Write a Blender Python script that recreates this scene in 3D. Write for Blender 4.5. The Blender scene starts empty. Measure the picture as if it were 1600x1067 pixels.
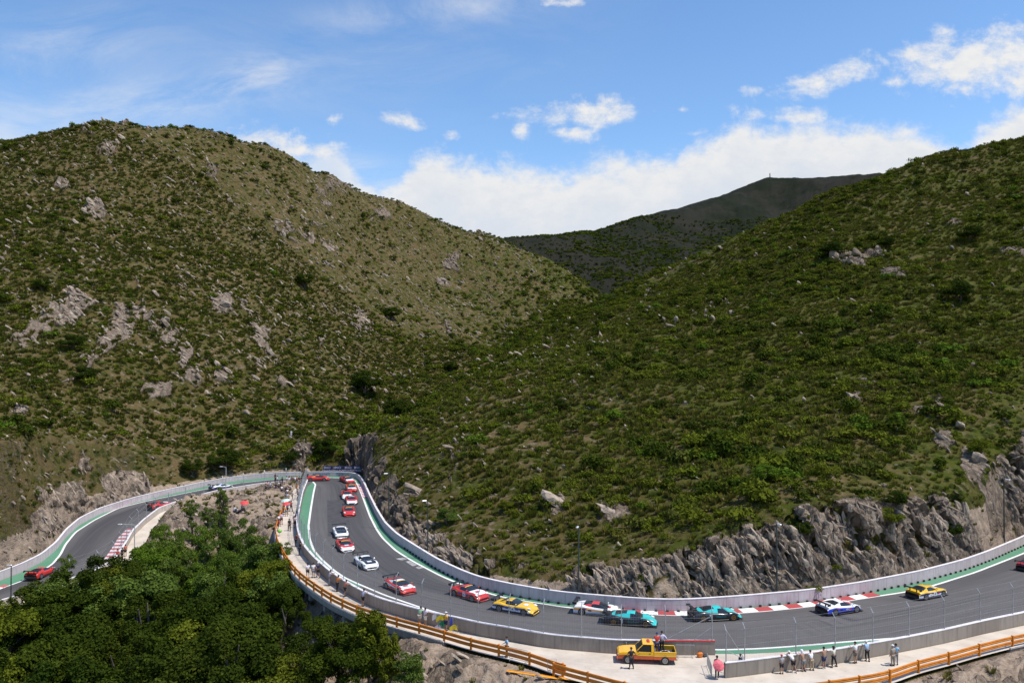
import bpy, bmesh, math, random
import numpy as np
from mathutils import Vector, Matrix
from mathutils.geometry import tessellate_polygon
rad = math.radians
random.seed(7)
rng = np.random.default_rng(11)
SC = bpy.context.scene
COL = SC.collection

# ------------------------------------------------------------------ camera
F = 1280.0            # focal length in pixels of the 1600 px wide photograph
HC = 26.4             # camera height above the track
PITCH = math.atan(15.5 / F)
cam_data = bpy.data.cameras.new('camera')
cam_data.lens = 36.0 * F / 1600.0
cam_data.sensor_width = 36.0
cam_data.clip_start = 0.5
cam_data.clip_end = 20000
cam = bpy.data.objects.new('camera', cam_data)
cam.location = (0, 0, HC)
cam.rotation_euler = (rad(90) + PITCH, 0, 0)
COL.objects.link(cam)
SC.camera = cam

# ------------------------------------------------------------------ light
SUN_EL, SUN_AZ = rad(65), rad(18)      # azimuth: angle from +X towards the camera side (-Y)
sdir = Vector((math.cos(SUN_EL) * math.cos(SUN_AZ), -math.cos(SUN_EL) * math.sin(SUN_AZ), math.sin(SUN_EL)))
sun_data = bpy.data.lights.new('sun', 'SUN')
sun_data.energy = 5.0
sun_data.angle = rad(0.5)
sun_data.color = (1.0, 0.955, 0.88)
sun = bpy.data.objects.new('sun', sun_data)
sun.rotation_euler = (-sdir).to_track_quat('-Z', 'Y').to_euler()
sun.location = (200, -50, 400)
COL.objects.link(sun)
SC.view_settings.view_transform = 'Standard'
SC.view_settings.look = 'None'
SC.view_settings.exposure = 0.0
SC.view_settings.gamma = 1.0

# ------------------------------------------------------------------ node helpers
class NT:
    def __init__(s, tree):
        s.t = tree; s.n = tree.nodes; s.l = tree.links
    def new(s, kind, **kw):
        nd = s.n.new(kind)
        for k, v in kw.items():
            setattr(nd, k, v)
        return nd
    def put(s, sock, v):
        if hasattr(v, 'is_output') or isinstance(v, bpy.types.NodeSocket):
            s.l.new(v, sock)
        elif isinstance(v, (tuple, list)) and len(v) == 3 and sock.type == 'RGBA':
            sock.default_value = (*v, 1)
        else:
            sock.default_value = v
    def math(s, op, a, b=None, c=None, clamp=False):
        nd = s.new('ShaderNodeMath', operation=op, use_clamp=clamp)
        s.put(nd.inputs[0], a)
        if b is not None: s.put(nd.inputs[1], b)
        if c is not None: s.put(nd.inputs[2], c)
        return nd.outputs[0]
    def vmath(s, op, a, b):
        nd = s.new('ShaderNodeVectorMath', operation=op)
        s.put(nd.inputs[0], a); s.put(nd.inputs[1], b)
        return nd.outputs[0]
    def mix(s, f, a, b, blend='MIX'):
        nd = s.new('ShaderNodeMix', data_type='RGBA', blend_type=blend)
        s.put(nd.inputs[0], f); s.put(nd.inputs[6], a); s.put(nd.inputs[7], b)
        return nd.outputs[2]
    def noise(s, vec, scale, detail=4, rough=0.6, dist=0.0):
        nd = s.new('ShaderNodeTexNoise')
        if vec is not None: s.l.new(vec, nd.inputs['Vector'])
        nd.inputs['Scale'].default_value = scale
        nd.inputs['Detail'].default_value = detail
        nd.inputs['Roughness'].default_value = rough
        nd.inputs['Distortion'].default_value = dist
        return nd.outputs['Fac']
    def smooth(s, v, a, b, lo=0.0, hi=1.0):
        nd = s.new('ShaderNodeMapRange', interpolation_type='SMOOTHSTEP')
        s.put(nd.inputs[0], v)
        for i, q in enumerate((a, b, lo, hi)): s.put(nd.inputs[i + 1], q)
        return nd.outputs[0]
    def lin(s, v, a, b, lo=0.0, hi=1.0):
        nd = s.new('ShaderNodeMapRange')
        s.put(nd.inputs[0], v)
        for i, q in enumerate((a, b, lo, hi)): s.put(nd.inputs[i + 1], q)
        return nd.outputs[0]
    def attr(s, name):
        return s.new('ShaderNodeAttribute', attribute_name=name)
    def mapping(s, vec, scale=(1, 1, 1), rot=(0, 0, 0)):
        nd = s.new('ShaderNodeMapping')
        s.l.new(vec, nd.inputs[0])
        nd.inputs['Scale'].default_value = scale
        nd.inputs['Rotation'].default_value = rot
        return nd.outputs[0]

# ------------------------------------------------------------------ sky with clouds
world = bpy.data.worlds.new('World')
SC.world = world
world.use_nodes = True
W = NT(world.node_tree)
W.n.clear()
sky = W.new('ShaderNodeTexSky', sky_type='NISHITA')
sky.sun_disc = False
sky.sun_elevation = SUN_EL
sky.sun_rotation = math.atan2(sdir.x, sdir.y)
sky.altitude = 900
sky.air_density = 1.0
sky.dust_density = 0.6
sky.ozone_density = 2.2
tc = W.new('ShaderNodeTexCoord')
sep = W.new('ShaderNodeSeparateXYZ')
W.l.new(tc.outputs['Generated'], sep.inputs[0])
yy = W.math('MAXIMUM', sep.outputs[1], 0.08)
cu = W.math('DIVIDE', sep.outputs[0], yy)          # direction east / north
cv = W.math('DIVIDE', sep.outputs[2], yy)          # direction up / north
comb = W.new('ShaderNodeCombineXYZ')
W.l.new(cu, comb.inputs[0]); W.l.new(cv, comb.inputs[1])
cuv = comb.outputs[0]
n1 = W.noise(cuv, 13.0, 9, 0.64, 0.3)
n2 = W.noise(W.mapping(cuv, (1.0, 1.7, 1.0)), 38.0, 7, 0.62)
n3 = W.noise(W.mapping(cuv, (0.55, 1.5, 1.0), (0, 0, rad(-14))), 7.0, 8, 0.68, 0.6)
bump = W.math('ADD', W.math('MULTIPLY', W.math('SUBTRACT', n1, 0.5), 1.0), W.math('MULTIPLY', W.math('SUBTRACT', n2, 0.5), 0.45))
def su(px): return (px - 800) / F
def sv(py): return (549 - py) / F
# long cumulus bank: upper edge as a curve over the direction
edge = [(-200, 470), (380, 215), (430, 205), (480, 228), (520, 225), (560, 268), (600, 285), (640, 262), (675, 238), (720, 255), (780, 258), (840, 268),
        (900, 262), (950, 258), (1000, 250), (1050, 238), (1080, 222), (1130, 205), (1170, 192), (1220, 190), (1270, 198), (1310, 190), (1345, 182),
        (1390, 196), (1430, 193), (1470, 208), (1500, 222), (1540, 195), (1600, 165), (1800, 120)]
fc = W.new('ShaderNodeFloatCurve')
crv = fc.mapping.curves[0]
UL, UH, VL, VH = su(-200), su(1800), 0.0, 0.4
pts = [((su(x) - UL) / (UH - UL), (sv(y - 9) - VL) / (VH - VL)) for x, y in edge]
crv.points[0].location = pts[0]; crv.points[1].location = pts[-1]
for q in pts[1:-1]: crv.points.new(*q)
fc.mapping.update()
W.l.new(W.lin(cu, UL, UH), fc.inputs['Value'])
vtop = W.lin(fc.outputs[0], 0, 1, VL, VH)
above = W.math('SUBTRACT', vtop, cv)               # > 0 inside the bank
bank = W.math('ADD', W.math('MULTIPLY', above, 18.0), W.math('MULTIPLY', bump, 1.7))
bank = W.smooth(bank, -0.12, 0.55)
# the left third of the bank is thin
bank = W.math('MULTIPLY', bank, W.smooth(cu, su(360), su(640), 0.35, 1.0))
# single cumulus puffs: centre, radii, tilt, strength
puffs = [(915, 176, 88, 20, 4, 1.0), (890, 207, 30, 11, 0, .9), (818, 203, 15, 13, 0, .9), (1298, 121, 75, 19, 16, 1.0), (1426, 82, 32, 15, 0, .9),
         (1535, 92, 105, 46, 8, 1.2), (1590, 125, 60, 22, 0, .9), (518, 186, 13, 11, 40, .8), (615, 184, 30, 9, -8, .6), (1068, 170, 13, 8, 0, .6),
         (1408, 125, 18, 10, 0, .5), (706, 209, 12, 7, 0, .6), (470, 232, 75, 22, -8, 1.0), (1075, 208, 26, 6, 0, .5), (1180, 141, 12, 6, 0, .5),
         (870, 2, 30, 6, 0, .6), (1225, 183, 70, 12, 0, .8)]
tot = None
for (x, y, rx, ry, tilt, st) in puffs:
    a = rad(tilt); du = W.math('SUBTRACT', cu, su(x)); dv = W.math('SUBTRACT', cv, sv(y))
    e1 = W.math('MULTIPLY', W.math('ADD', W.math('MULTIPLY', du, math.cos(a)), W.math('MULTIPLY', dv, math.sin(a))), F / (rx * 1.35))
    e2 = W.math('MULTIPLY', W.math('SUBTRACT', W.math('MULTIPLY', dv, math.cos(a)), W.math('MULTIPLY', du, math.sin(a))), F / (ry * 1.35))
    r = W.math('SQRT', W.math('ADD', W.math('MULTIPLY', e1, e1), W.math('MULTIPLY', e2, e2)))
    m = W.math('MULTIPLY', W.math('SUBTRACT', 1.0, r), st)
    tot = m if tot is None else W.math('MAXIMUM', tot, m)
puff = W.smooth(W.math('ADD', tot, W.math('MULTIPLY', bump, 3.2)), -0.05, 1.0)
puff = W.math('MULTIPLY', puff, W.smooth(tot, -0.9, -0.2))
# thin high cirrus
wisps = [(60, 95, 120, 45, 25, .55), (190, 165, 190, 40, 6, .6), (385, 120, 75, 28, 12, .6), (690, 10, 170, 26, 6, .55), (150, 60, 260, 50, 0, .2), (620, 90, 260, 90, 10, .18), (540, 268, 130, 26, -10, .7), (10, 220, 80, 30, 0, .45)]
tw = None
for (x, y, rx, ry, tilt, st) in wisps:
    a = rad(tilt); du = W.math('SUBTRACT', cu, su(x)); dv = W.math('SUBTRACT', cv, sv(y))
    e1 = W.math('MULTIPLY', W.math('ADD', W.math('MULTIPLY', du, math.cos(a)), W.math('MULTIPLY', dv, math.sin(a))), F / rx)
    e2 = W.math('MULTIPLY', W.math('SUBTRACT', W.math('MULTIPLY', dv, math.cos(a)), W.math('MULTIPLY', du, math.sin(a))), F / ry)
    r = W.math('ADD', W.math('MULTIPLY', e1, e1), W.math('MULTIPLY', e2, e2))
    m = W.math('MULTIPLY', W.math('EXPONENT', W.math('MULTIPLY', r, -1.0)), st)
    tw = m if tw is None else W.math('ADD', tw, m)
wisp = W.math('MULTIPLY', tw, W.smooth(n3, 0.34, 0.72))
front = W.smooth(sep.outputs[1], 0.1, 0.3)
dens = W.math('MULTIPLY', W.math('MAXIMUM', W.math('MAXIMUM', bank, puff), wisp), front, clamp=True)
depth = W.smooth(W.math('ADD', above, W.math('MULTIPLY', W.math('SUBTRACT', n1, 0.5), 0.16)), 0.0, 0.12)
ccol = W.mix(depth, (1.0, 1.0, 1.0), (0.80, 0.865, 0.97))
ccol = W.mix(W.smooth(n2, 0.35, 0.6, 0.25, 0.0), ccol, (0.72, 0.80, 0.92))
bg1 = W.new('ShaderNodeBackground'); bg2 = W.new('ShaderNodeBackground')
hsv = W.new('ShaderNodeHueSaturation'); hsv.inputs['Saturation'].default_value = 1.13; hsv.inputs['Value'].default_value = 1.40
W.l.new(sky.outputs[0], hsv.inputs['Color'])
W.l.new(hsv.outputs[0], bg1.inputs[0]); bg1.inputs[1].default_value = 0.14
W.l.new(ccol, bg2.inputs[0]); bg2.inputs[1].default_value = 0.86
mx = W.new('ShaderNodeMixShader')
W.l.new(dens, mx.inputs[0]); W.l.new(bg1.outputs[0], mx.inputs[1]); W.l.new(bg2.outputs[0], mx.inputs[2])
wo = W.new('ShaderNodeOutputWorld'); W.l.new(mx.outputs[0], wo.inputs[0])

# ------------------------------------------------------------------ geometry helpers
CP, SP = math.cos(PITCH), math.sin(PITCH)
def ray(px, py):
    x = (px - 800) / F; v = (533.5 - py) / F
    return np.array((x, CP - v * SP, SP + v * CP))
def ground(px, py, z=0.0):
    d = ray(px, py); t = (z - HC) / d[2]
    return np.array((d[0] * t, d[1] * t, z))
def at_depth(px, py, Y):
    d = ray(px, py); t = Y / d[1]
    return np.array((d[0] * t, Y, HC + d[2] * t))
def zarm(Y):      # the left arm of the circuit runs downhill away from the hairpin
    return np.interp(Y, [60, 90, 105, 130, 150, 172], [-8.5, -6.4, -5.1, -3.0, -1.4, 0.0])
def gl(px, py):
    z = 0.0
    for _ in range(40): z = 0.5 * z + 0.5 * float(zarm(ground(px, py, z)[1]))
    return ground(px, py, z)
def chain(pts, n, f=ground, sig=2.0):
    w = np.array([f(*p) for p in pts])
    return resample(w, n, sig)
def resample(w, n, sig=0.0):
    s = np.r_[0, np.cumsum(np.linalg.norm(np.diff(w[:, :2], axis=0), axis=1))]
    t = np.linspace(0, s[-1], n)
    out = np.stack([np.interp(t, s, w[:, k]) for k in range(3)], 1)
    if sig > 0:
        h = int(sig * 3) + 1; k = np.exp(-0.5 * (np.arange(-h, h + 1) / sig) ** 2); k /= k.sum()
        for c in range(3):
            e = np.r_[2 * out[0, c] - out[h:0:-1, c], out[:, c], 2 * out[-1, c] - out[-2:-h - 2:-1, c]]
            out[:, c] = np.convolve(e, k, 'valid')
    return out
def arclen(w): return np.r_[0, np.cumsum(np.linalg.norm(np.diff(w[:, :2], axis=0), axis=1))]
def sub(w, a, b):      # part of a polyline between the points nearest to world xy a and b
    i = np.argmin(np.hypot(w[:, 0] - a[0], w[:, 1] - a[1])); j = np.argmin(np.hypot(w[:, 0] - b[0], w[:, 1] - b[1]))
    return w[min(i, j):max(i, j) + 1]
def normals2(w):
    t = np.gradient(w[:, :2], axis=0); t /= np.linalg.norm(t, axis=1)[:, None] + 1e-9
    return np.stack([-t[:, 1], t[:, 0]], 1)
def offset(w, d, dz=0.0):
    o = w.copy(); o[:, :2] += normals2(w) * d; o[:, 2] += dz
    return o

def mesh_obj(name, verts, faces, mat=None, parent=None, smooth=False, uvs=None, mats=None, midx=None):
    me = bpy.data.meshes.new(name)
    me.from_pydata([tuple(map(float, v)) for v in verts], [], [tuple(map(int, f)) for f in faces])
    if mats:
        for m in mats: me.materials.append(m)
        if midx is not None: me.polygons.foreach_set('material_index', np.array(midx, dtype=np.int32))
    elif mat: me.materials.append(mat)
    if smooth: me.polygons.foreach_set('use_smooth', np.ones(len(me.polygons), dtype=bool))
    if uvs is not None:
        lay = me.uv_layers.new(name='UVMap')
        li = np.empty(len(me.loops), dtype=np.int32); me.loops.foreach_get('vertex_index', li)
        lay.data.foreach_set('uv', np.asarray(uvs, dtype=np.float32)[li].ravel())
    me.update()
    o = bpy.data.objects.new(name, me); COL.objects.link(o)
    if parent: o.parent = parent
    return o
def tag(o, label=None, cat=None, group=None, kind=None):
    if label: o['label'] = label
    if cat: o['category'] = cat
    if group: o['group'] = group
    if kind: o['kind'] = kind
    return o
def empty(name, loc=(0, 0, 0), rz=0.0, label=None, cat=None, group=None):
    o = bpy.data.objects.new(name, None); o.location = loc; o.rotation_euler = (0, 0, rz); o.empty_display_size = 0.3
    COL.objects.link(o); tag(o, label, cat, group)
    return o

class MB:      # collects primitive shapes and links them as one mesh object
    def __init__(s): s.v = []; s.f = []; s.m = []
    def add(s, v, f, mi=0):
        b = len(s.v); s.v += [tuple(map(float, q)) for q in v]; s.f += [tuple(int(i) + b for i in q) for q in f]; s.m += [mi] * len(f)
        return s
    def box(s, c, d, rz=0.0, mi=0, bev=0.0, rx=0.0, ry=0.0):
        x, y, z = d[0] / 2, d[1] / 2, d[2] / 2
        if bev <= 0:
            v = [(-x, -y, -z), (x, -y, -z), (x, y, -z), (-x, y, -z), (-x, -y, z), (x, -y, z), (x, y, z), (-x, y, z)]
            f = [(0, 3, 2, 1), (4, 5, 6, 7), (0, 1, 5, 4), (1, 2, 6, 5), (2, 3, 7, 6), (3, 0, 4, 7)]
        else:
            b = min(bev, x * .9, y * .9, z * .9); v = []; f = []
            for zz, k in ((-z, 1), (-z + b, 0), (z - b, 0), (z, 1)):
                xx, yy2 = (x - b, y - b) if k else (x, y); bb = 0.3 * b if k else b
                v += [(-xx + bb, -yy2, zz), (xx - bb, -yy2, zz), (xx, -yy2 + bb, zz), (xx, yy2 - bb, zz), (xx - bb, yy2, zz), (-xx + bb, yy2, zz), (-xx, yy2 - bb, zz), (-xx, -yy2 + bb, zz)]
            for r in range(3):
                for i in range(8):
                    j = (i + 1) % 8; f.append((r * 8 + i, r * 8 + j, r * 8 + 8 + j, r * 8 + 8 + i))
            f.append(tuple(range(7, -1, -1))); f.append(tuple(range(24, 32)))
        M = Matrix.Translation(c) @ Matrix.Rotation(rz, 4, 'Z') @ Matrix.Rotation(ry, 4, 'Y') @ Matrix.Rotation(rx, 4, 'X')
        return s.add([M @ Vector(q) for q in v], f, mi)
    def tube(s, pts, r, n=6, mi=0, caps=True):
        pts = [Vector(p) for p in pts]
        rr = r if isinstance(r, (list, tuple, np.ndarray)) else [r] * len(pts)
        v = []; up = None
        for i, p in enumerate(pts):
            d = (pts[min(i + 1, len(pts) - 1)] - pts[max(i - 1, 0)])
            if d.length < 1e-9: d = Vector((0, 0, 1))
            d.normalize()
            if up is None: up = Vector((0, 0, 1)) if abs(d.z) < 0.9 else Vector((1, 0, 0))
            a = d.cross(up); a = a.normalized() if a.length > 1e-6 else d.orthogonal().normalized()
            b = a.cross(d).normalized(); up = b
            for k in range(n):
                t = 2 * math.pi * k / n
                v.append(p + (a * math.cos(t) + b * math.sin(t)) * rr[i])
        f = []
        for i in range(len(pts) - 1):
            for k in range(n):
                j = (k + 1) % n; f.append((i * n + k, i * n + j, (i + 1) * n + j, (i + 1) * n + k))
        if caps: f.append(tuple(range(n - 1, -1, -1))); f.append(tuple(range((len(pts) - 1) * n, len(pts) * n)))
        return s.add(v, f, mi)
    def disc(s, c, axis, r0, r1, w, n=16, mi=0):      # a ring or drum of width w about axis
        ax = Vector(axis).normalized(); a = ax.orthogonal().normalized(); b = ax.cross(a); v = []
        for q, r in ((-w / 2, r1), (w / 2, r1), (w / 2, r0), (-w / 2, r0)):
            for k in range(n):
                t = 2 * math.pi * k / n; v.append(Vector(c) + ax * q + (a * math.cos(t) + b * math.sin(t)) * r)
        f = []
        for q in range(4):
            q2 = (q + 1) % 4
            for k in range(n):
                j = (k + 1) % n; f.append((q * n + k, q * n + j, q2 * n + j, q2 * n + k))
        return s.add(v, f, mi)
    def build(s, name, mat=None, parent=None, smooth=False, mats=None):
        return mesh_obj(name, s.v, s.f, mat, parent, smooth, mats=mats, midx=s.m if mats else None)

def sweep(w, prof, closed=True, caps=True):
    """sweep a profile of (sideways, up) points along polyline w; returns verts, faces, uv"""
    n = len(w); m = len(prof); nn = normals2(w); L = arclen(w)
    v = np.empty((n, m, 3)); uv = np.empty((n, m, 2))
    for k, (a, b) in enumerate(prof):
        v[:, k, :2] = w[:, :2] + nn * a; v[:, k, 2] = w[:, 2] + b
        uv[:, k, 0] = L; uv[:, k, 1] = b
    f = []
    for i in range(n - 1):
        for k in range(m if closed else m - 1):
            j = (k + 1) % m; f.append((i * m + k, (i + 1) * m + k, (i + 1) * m + j, i * m + j))
    if closed and caps:
        f.append(tuple(range(m))); f.append(tuple(range((n - 1) * m + m - 1, (n - 1) * m - 1, -1)))
    return v.reshape(-1, 3), f, uv.reshape(-1, 2)
def sweep_obj(name, w, prof, mat, parent=None, closed=True, smooth=False):
    v, f, uv = sweep(w, prof, closed)
    return mesh_obj(name, v, f, mat, parent, smooth, uv)
def ribbon(name, a, b, mat, dz=0.0, parent=None, across=1):
    n = len(a); la = (arclen(a) + arclen(b)) / 2; v = []; uv = []
    for k in range(across + 1):
        t = k / across
        q = a * (1 - t) + b * t; q[:, 2] += dz; v.append(q)
        uv.append(np.stack([la, np.full(n, t)], 1))
    v = np.concatenate(v); uv = np.concatenate(uv); f = []
    for k in range(across):
        for i in range(n - 1): f.append((k * n + i, k * n + i + 1, (k + 1) * n + i + 1, (k + 1) * n + i))
    # make every face look up
    p = v[list(f[0])]
    if np.cross(p[1] - p[0], p[2] - p[0])[2] < 0: f = [q[::-1] for q in f]
    return mesh_obj(name, v, f, mat, parent, False, uv)
def sheet(name, pts, mat, dz=0.0):
    v = [Vector((p[0], p[1], p[2] + dz)) for p in pts]
    tr = tessellate_polygon([v]); f = []
    for t in tr:
        a, b, c = (v[i] for i in t)
        f.append(t if (b - a).cross(c - a).z > 0 else t[::-1])
    return mesh_obj(name, v, f, mat)

# ------------------------------------------------------------------ materials
def pmat(name, color, rough=0.6, metal=0.0, var=0.0, vscale=3.0, spec=0.5, coat=0.0, bump=0.0, bscale=20.0):
    m = bpy.data.materials.new(name); m.use_nodes = True
    T = NT(m.node_tree); bs = m.node_tree.nodes['Principled BSDF']
    bs.inputs['Roughness'].default_value = rough; bs.inputs['Metallic'].default_value = metal
    bs.inputs['Specular IOR Level'].default_value = spec
    if coat: bs.inputs['Coat Weight'].default_value = coat; bs.inputs['Coat Roughness'].default_value = 0.08
    co = T.new('ShaderNodeTexCoord').outputs['Object']
    n = T.noise(co, vscale, 5, 0.6)
    lo = tuple(c * (1 - var) for c in color); hi = tuple(min(1, c * (1 + var)) for c in color)
    T.l.new(T.mix(T.smooth(n, 0.3, 0.7), lo, hi), bs.inputs['Base Color'])
    if bump:
        bn = T.new('ShaderNodeBump'); bn.inputs['Strength'].default_value = bump; bn.inputs['Distance'].default_value = 0.05
        T.l.new(T.noise(co, bscale, 4, 0.7), bn.inputs['Height']); T.l.new(bn.outputs[0], bs.inputs['Normal'])
    return m
MATS = {}
def M(name, *a, **k):
    if name not in MATS: MATS[name] = pmat(name, *a, **k)
    return MATS[name]

def asphalt_mat():
    m = bpy.data.materials.new('asphalt'); m.use_nodes = True
    T = NT(m.node_tree); bs = m.node_tree.nodes['Principled BSDF']
    uv = T.new('ShaderNodeUVMap', uv_map='UVMap').outputs[0]
    co = T.new('ShaderNodeTexCoord').outputs['Object']
    sp = T.new('ShaderNodeSeparateXYZ'); T.l.new(uv, sp.inputs[0])
    streak = T.noise(T.mapping(uv, (0.035, 26, 1)), 1.0, 5, 0.65)
    blot = T.noise(co, 0.16, 5, 0.6); fine = T.noise(co, 9.0, 3, 0.7)
    v = T.math('ADD', sp.outputs[1], T.math('MULTIPLY', T.math('SUBTRACT', T.noise(T.mapping(uv, (0.02, 0.4, 1)), 1.0, 3), 0.5), 0.35))
    line = T.math('MULTIPLY', T.smooth(v, 0.10, 0.24), T.smooth(v, 0.42, 0.66, 1, 0))
    c = T.mix(T.smooth(streak, 0.3, 0.7), (0.074, 0.067, 0.066), (0.112, 0.102, 0.098))
    c = T.mix(T.smooth(blot, 0.3, 0.7, 0, 0.5), c, (0.105, 0.098, 0.095))
    c = T.mix(T.math('MULTIPLY', line, T.smooth(streak, 0.25, 0.62, 1.0, 0.5)), c, (0.036, 0.034, 0.036))
    c = T.mix(T.smooth(fine, 0.35, 0.7, 0, 0.35), c, (0.05, 0.047, 0.046))
    # tyre marks
    tm = T.noise(T.mapping(uv, (0.012, 60, 1)), 1.0, 2, 0.5)
    c = T.mix(T.smooth(tm, 0.60, 0.70, 0, 0.6), c, (0.030, 0.028, 0.029))
    T.l.new(c, bs.inputs['Base Color']); bs.inputs['Roughness'].default_value = 0.82
    bn = T.new('ShaderNodeBump'); bn.inputs['Strength'].default_value = 0.25; bn.inputs['Distance'].default_value = 0.02
    T.l.new(T.noise(co, 30, 3, 0.7), bn.inputs['Height']); T.l.new(bn.outputs[0], bs.inputs['Normal'])
    return m
def paint_mat(name, col, worn, amount=0.5):
    m = bpy.data.materials.new(name); m.use_nodes = True
    T = NT(m.node_tree); bs = m.node_tree.nodes['Principled BSDF']
    uv = T.new('ShaderNodeUVMap', uv_map='UVMap').outputs[0]; co = T.new('ShaderNodeTexCoord').outputs['Object']
    a = T.noise(T.mapping(uv, (0.1, 7, 1)), 1.0, 5, 0.7); b = T.noise(co, 1.3, 5, 0.65)
    c = T.mix(T.smooth(T.math('ADD', a, T.math('MULTIPLY', b, 0.7)), 0.75, 1.05, 0, amount), col, worn)
    c = T.mix(T.smooth(T.noise(co, 0.25, 3), 0.35, 0.65, 0, 0.3), c, tuple(q * 0.7 for q in col))
    T.l.new(c, bs.inputs['Base Color']); bs.inputs['Roughness'].default_value = 0.7
    return m
def stripe_mat(name, c1, c2, length):
    m = bpy.data.materials.new(name); m.use_nodes = True
    T = NT(m.node_tree); bs = m.node_tree.nodes['Principled BSDF']
    uv = T.new('ShaderNodeUVMap', uv_map='UVMap').outputs[0]; co = T.new('ShaderNodeTexCoord').outputs['Object']
    sp = T.new('ShaderNodeSeparateXYZ'); T.l.new(uv, sp.inputs[0])
    k = T.math('GREATER_THAN', T.math('FRACT', T.math('DIVIDE', sp.outputs[0], 2 * length)), 0.5)
    c = T.mix(k, c1, c2)
    c = T.mix(T.smooth(T.noise(co, 2.5, 5, 0.7), 0.4, 0.75, 0, 0.45), c, (0.12, 0.11, 0.105))
    T.l.new(c, bs.inputs['Base Color']); bs.inputs['Roughness'].default_value = 0.65
    return m
def wall_mat(name, c1, c2, panel=4.0, dirt=(0.2, 0.17, 0.14), streaks=0.5):
    m = bpy.data.materials.new(name); m.use_nodes = True
    T = NT(m.node_tree); bs = m.node_tree.nodes['Principled BSDF']
    uv = T.new('ShaderNodeUVMap', uv_map='UVMap').outputs[0]; co = T.new('ShaderNodeTexCoord').outputs['Object']
    sp = T.new('ShaderNodeSeparateXYZ'); T.l.new(uv, sp.inputs[0])
    q = T.math('DIVIDE', sp.outputs[0], panel)
    wn = T.new('ShaderNodeTexWhiteNoise', noise_dimensions='1D'); T.l.new(T.math('FLOOR', q), wn.inputs['W'])
    c = T.mix(wn.outputs[0], c1, c2)
    st = T.noise(T.mapping(uv, (3.0, 0.35, 1)), 1.0, 5, 0.65)
    c = T.mix(T.smooth(st, 0.42, 0.72, 0, streaks), c, dirt)
    c = T.mix(T.smooth(T.noise(co, 0.6, 5, 0.6), 0.4, 0.7, 0, 0.3), c, tuple(x * 0.75 for x in c1))
    fr = T.math('FRACT', q); jt = T.math('LESS_THAN', T.math('ABSOLUTE', T.math('SUBTRACT', fr, 0.5)), 0.011)
    c = T.mix(T.math('MULTIPLY', jt, 0.6), c, dirt)
    base = T.smooth(sp.outputs[1], 0.0, 0.22, 0.5, 0.0)
    c = T.mix(T.math('MULTIPLY', base, T.smooth(st, 0.3, 0.6, 0.4, 1)), c, dirt)
    T.l.new(c, bs.inputs['Base Color']); bs.inputs['Roughness'].default_value = 0.85
    bn = T.new('ShaderNodeBump'); bn.inputs['Strength'].default_value = 0.2; bn.inputs['Distance'].default_value = 0.03
    T.l.new(T.noise(co, 8, 4, 0.7), bn.inputs['Height']); T.l.new(bn.outputs[0], bs.inputs['Normal'])
    return m
def concrete_mat(name, c1, c2, dirt, joint=3.0):
    m = bpy.data.materials.new(name); m.use_nodes = True
    T = NT(m.node_tree); bs = m.node_tree.nodes['Principled BSDF']
    co = T.new('ShaderNodeTexCoord').outputs['Object']
    c = T.mix(T.smooth(T.noise(co, 0.35, 6, 0.62), 0.3, 0.7), c1, c2)
    c = T.mix(T.smooth(T.noise(co, 1.1, 6, 0.7, 0.5), 0.56, 0.74, 0, 0.5), c, dirt)
    c = T.mix(T.smooth(T.noise(T.mapping(co, (0.2, 2.2, 1)), 1.0, 4, 0.6), 0.55, 0.75, 0, 0.25), c, dirt)
    sp = T.new('ShaderNodeSeparateXYZ'); T.l.new(T.mapping(co, (1, 1, 1), (0, 0, rad(25))), sp.inputs[0])
    fr = T.math('FRACT', T.math('DIVIDE', sp.outputs[1], joint)); j = T.math('LESS_THAN', fr, 0.012)
    c = T.mix(T.math('MULTIPLY', j, 0.45), c, dirt)
    T.l.new(c, bs.inputs['Base Color']); bs.inputs['Roughness'].default_value = 0.9
    bn = T.new('ShaderNodeBump'); bn.inputs['Strength'].default_value = 0.2; bn.inputs['Distance'].default_value = 0.03
    T.l.new(T.noise(co, 6, 5, 0.7), bn.inputs['Height']); T.l.new(bn.outputs[0], bs.inputs['Normal'])
    return m
# ------------------------------------------------------------------ track lines (traced, then laid on the ground)
R_A = [(1790, 770), (1720, 804), (1660, 836), (1600, 864), (1523.6, 894), (1461, 913.7), (1420, 923.8), (1378, 930), (1264, 947.5), (1200, 954), (1162, 957), (1065, 961.5), (1001, 959), (893, 949.6), (816, 938.6), (777, 930.8), (719, 912.4),
       (689, 899.6), (645.5, 876.8), (618.5, 860), (598, 840.6), (588, 826), (578, 806), (571, 787.5), (564.6, 770.6), (559.5, 758.8), (554.4, 750.5), (545, 747.4), (519, 746), (472, 746)]
R_B = [(1790, 752), (1720, 787), (1660, 821), (1600, 852), (1547, 875.6), (1507, 890.6), (1440, 909), (1350, 927), (1269, 939.6), (1194, 946.6), (1150, 950.5), (1069, 956), (1020, 955.3), (979, 952.5), (895, 945.4), (854.6, 940.5), (796.5, 930), (748, 919), (719, 907.5),
       (680, 888), (642, 863), (618.5, 847), (600, 828), (586.5, 804.3), (576.4, 782.4), (568, 762), (561, 750), (553, 745.6), (540, 744.4), (519, 743.9), (472, 744)]
R_C = [(1720, 948), (1600, 972), (1500, 987), (1420, 995), (1330, 1001.5), (1246, 1008.8), (1185, 1013), (1117, 1015), (1040, 1010), (940, 1003), (840, 990), (748, 973), (676, 955), (600, 929), (560, 912), (538, 902), (521, 890), (504, 875), (490.4, 860), (483.6, 841.4), (482, 821),
       (486, 792.5), (490, 769), (493, 756.5), (489, 752.5)]
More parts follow.
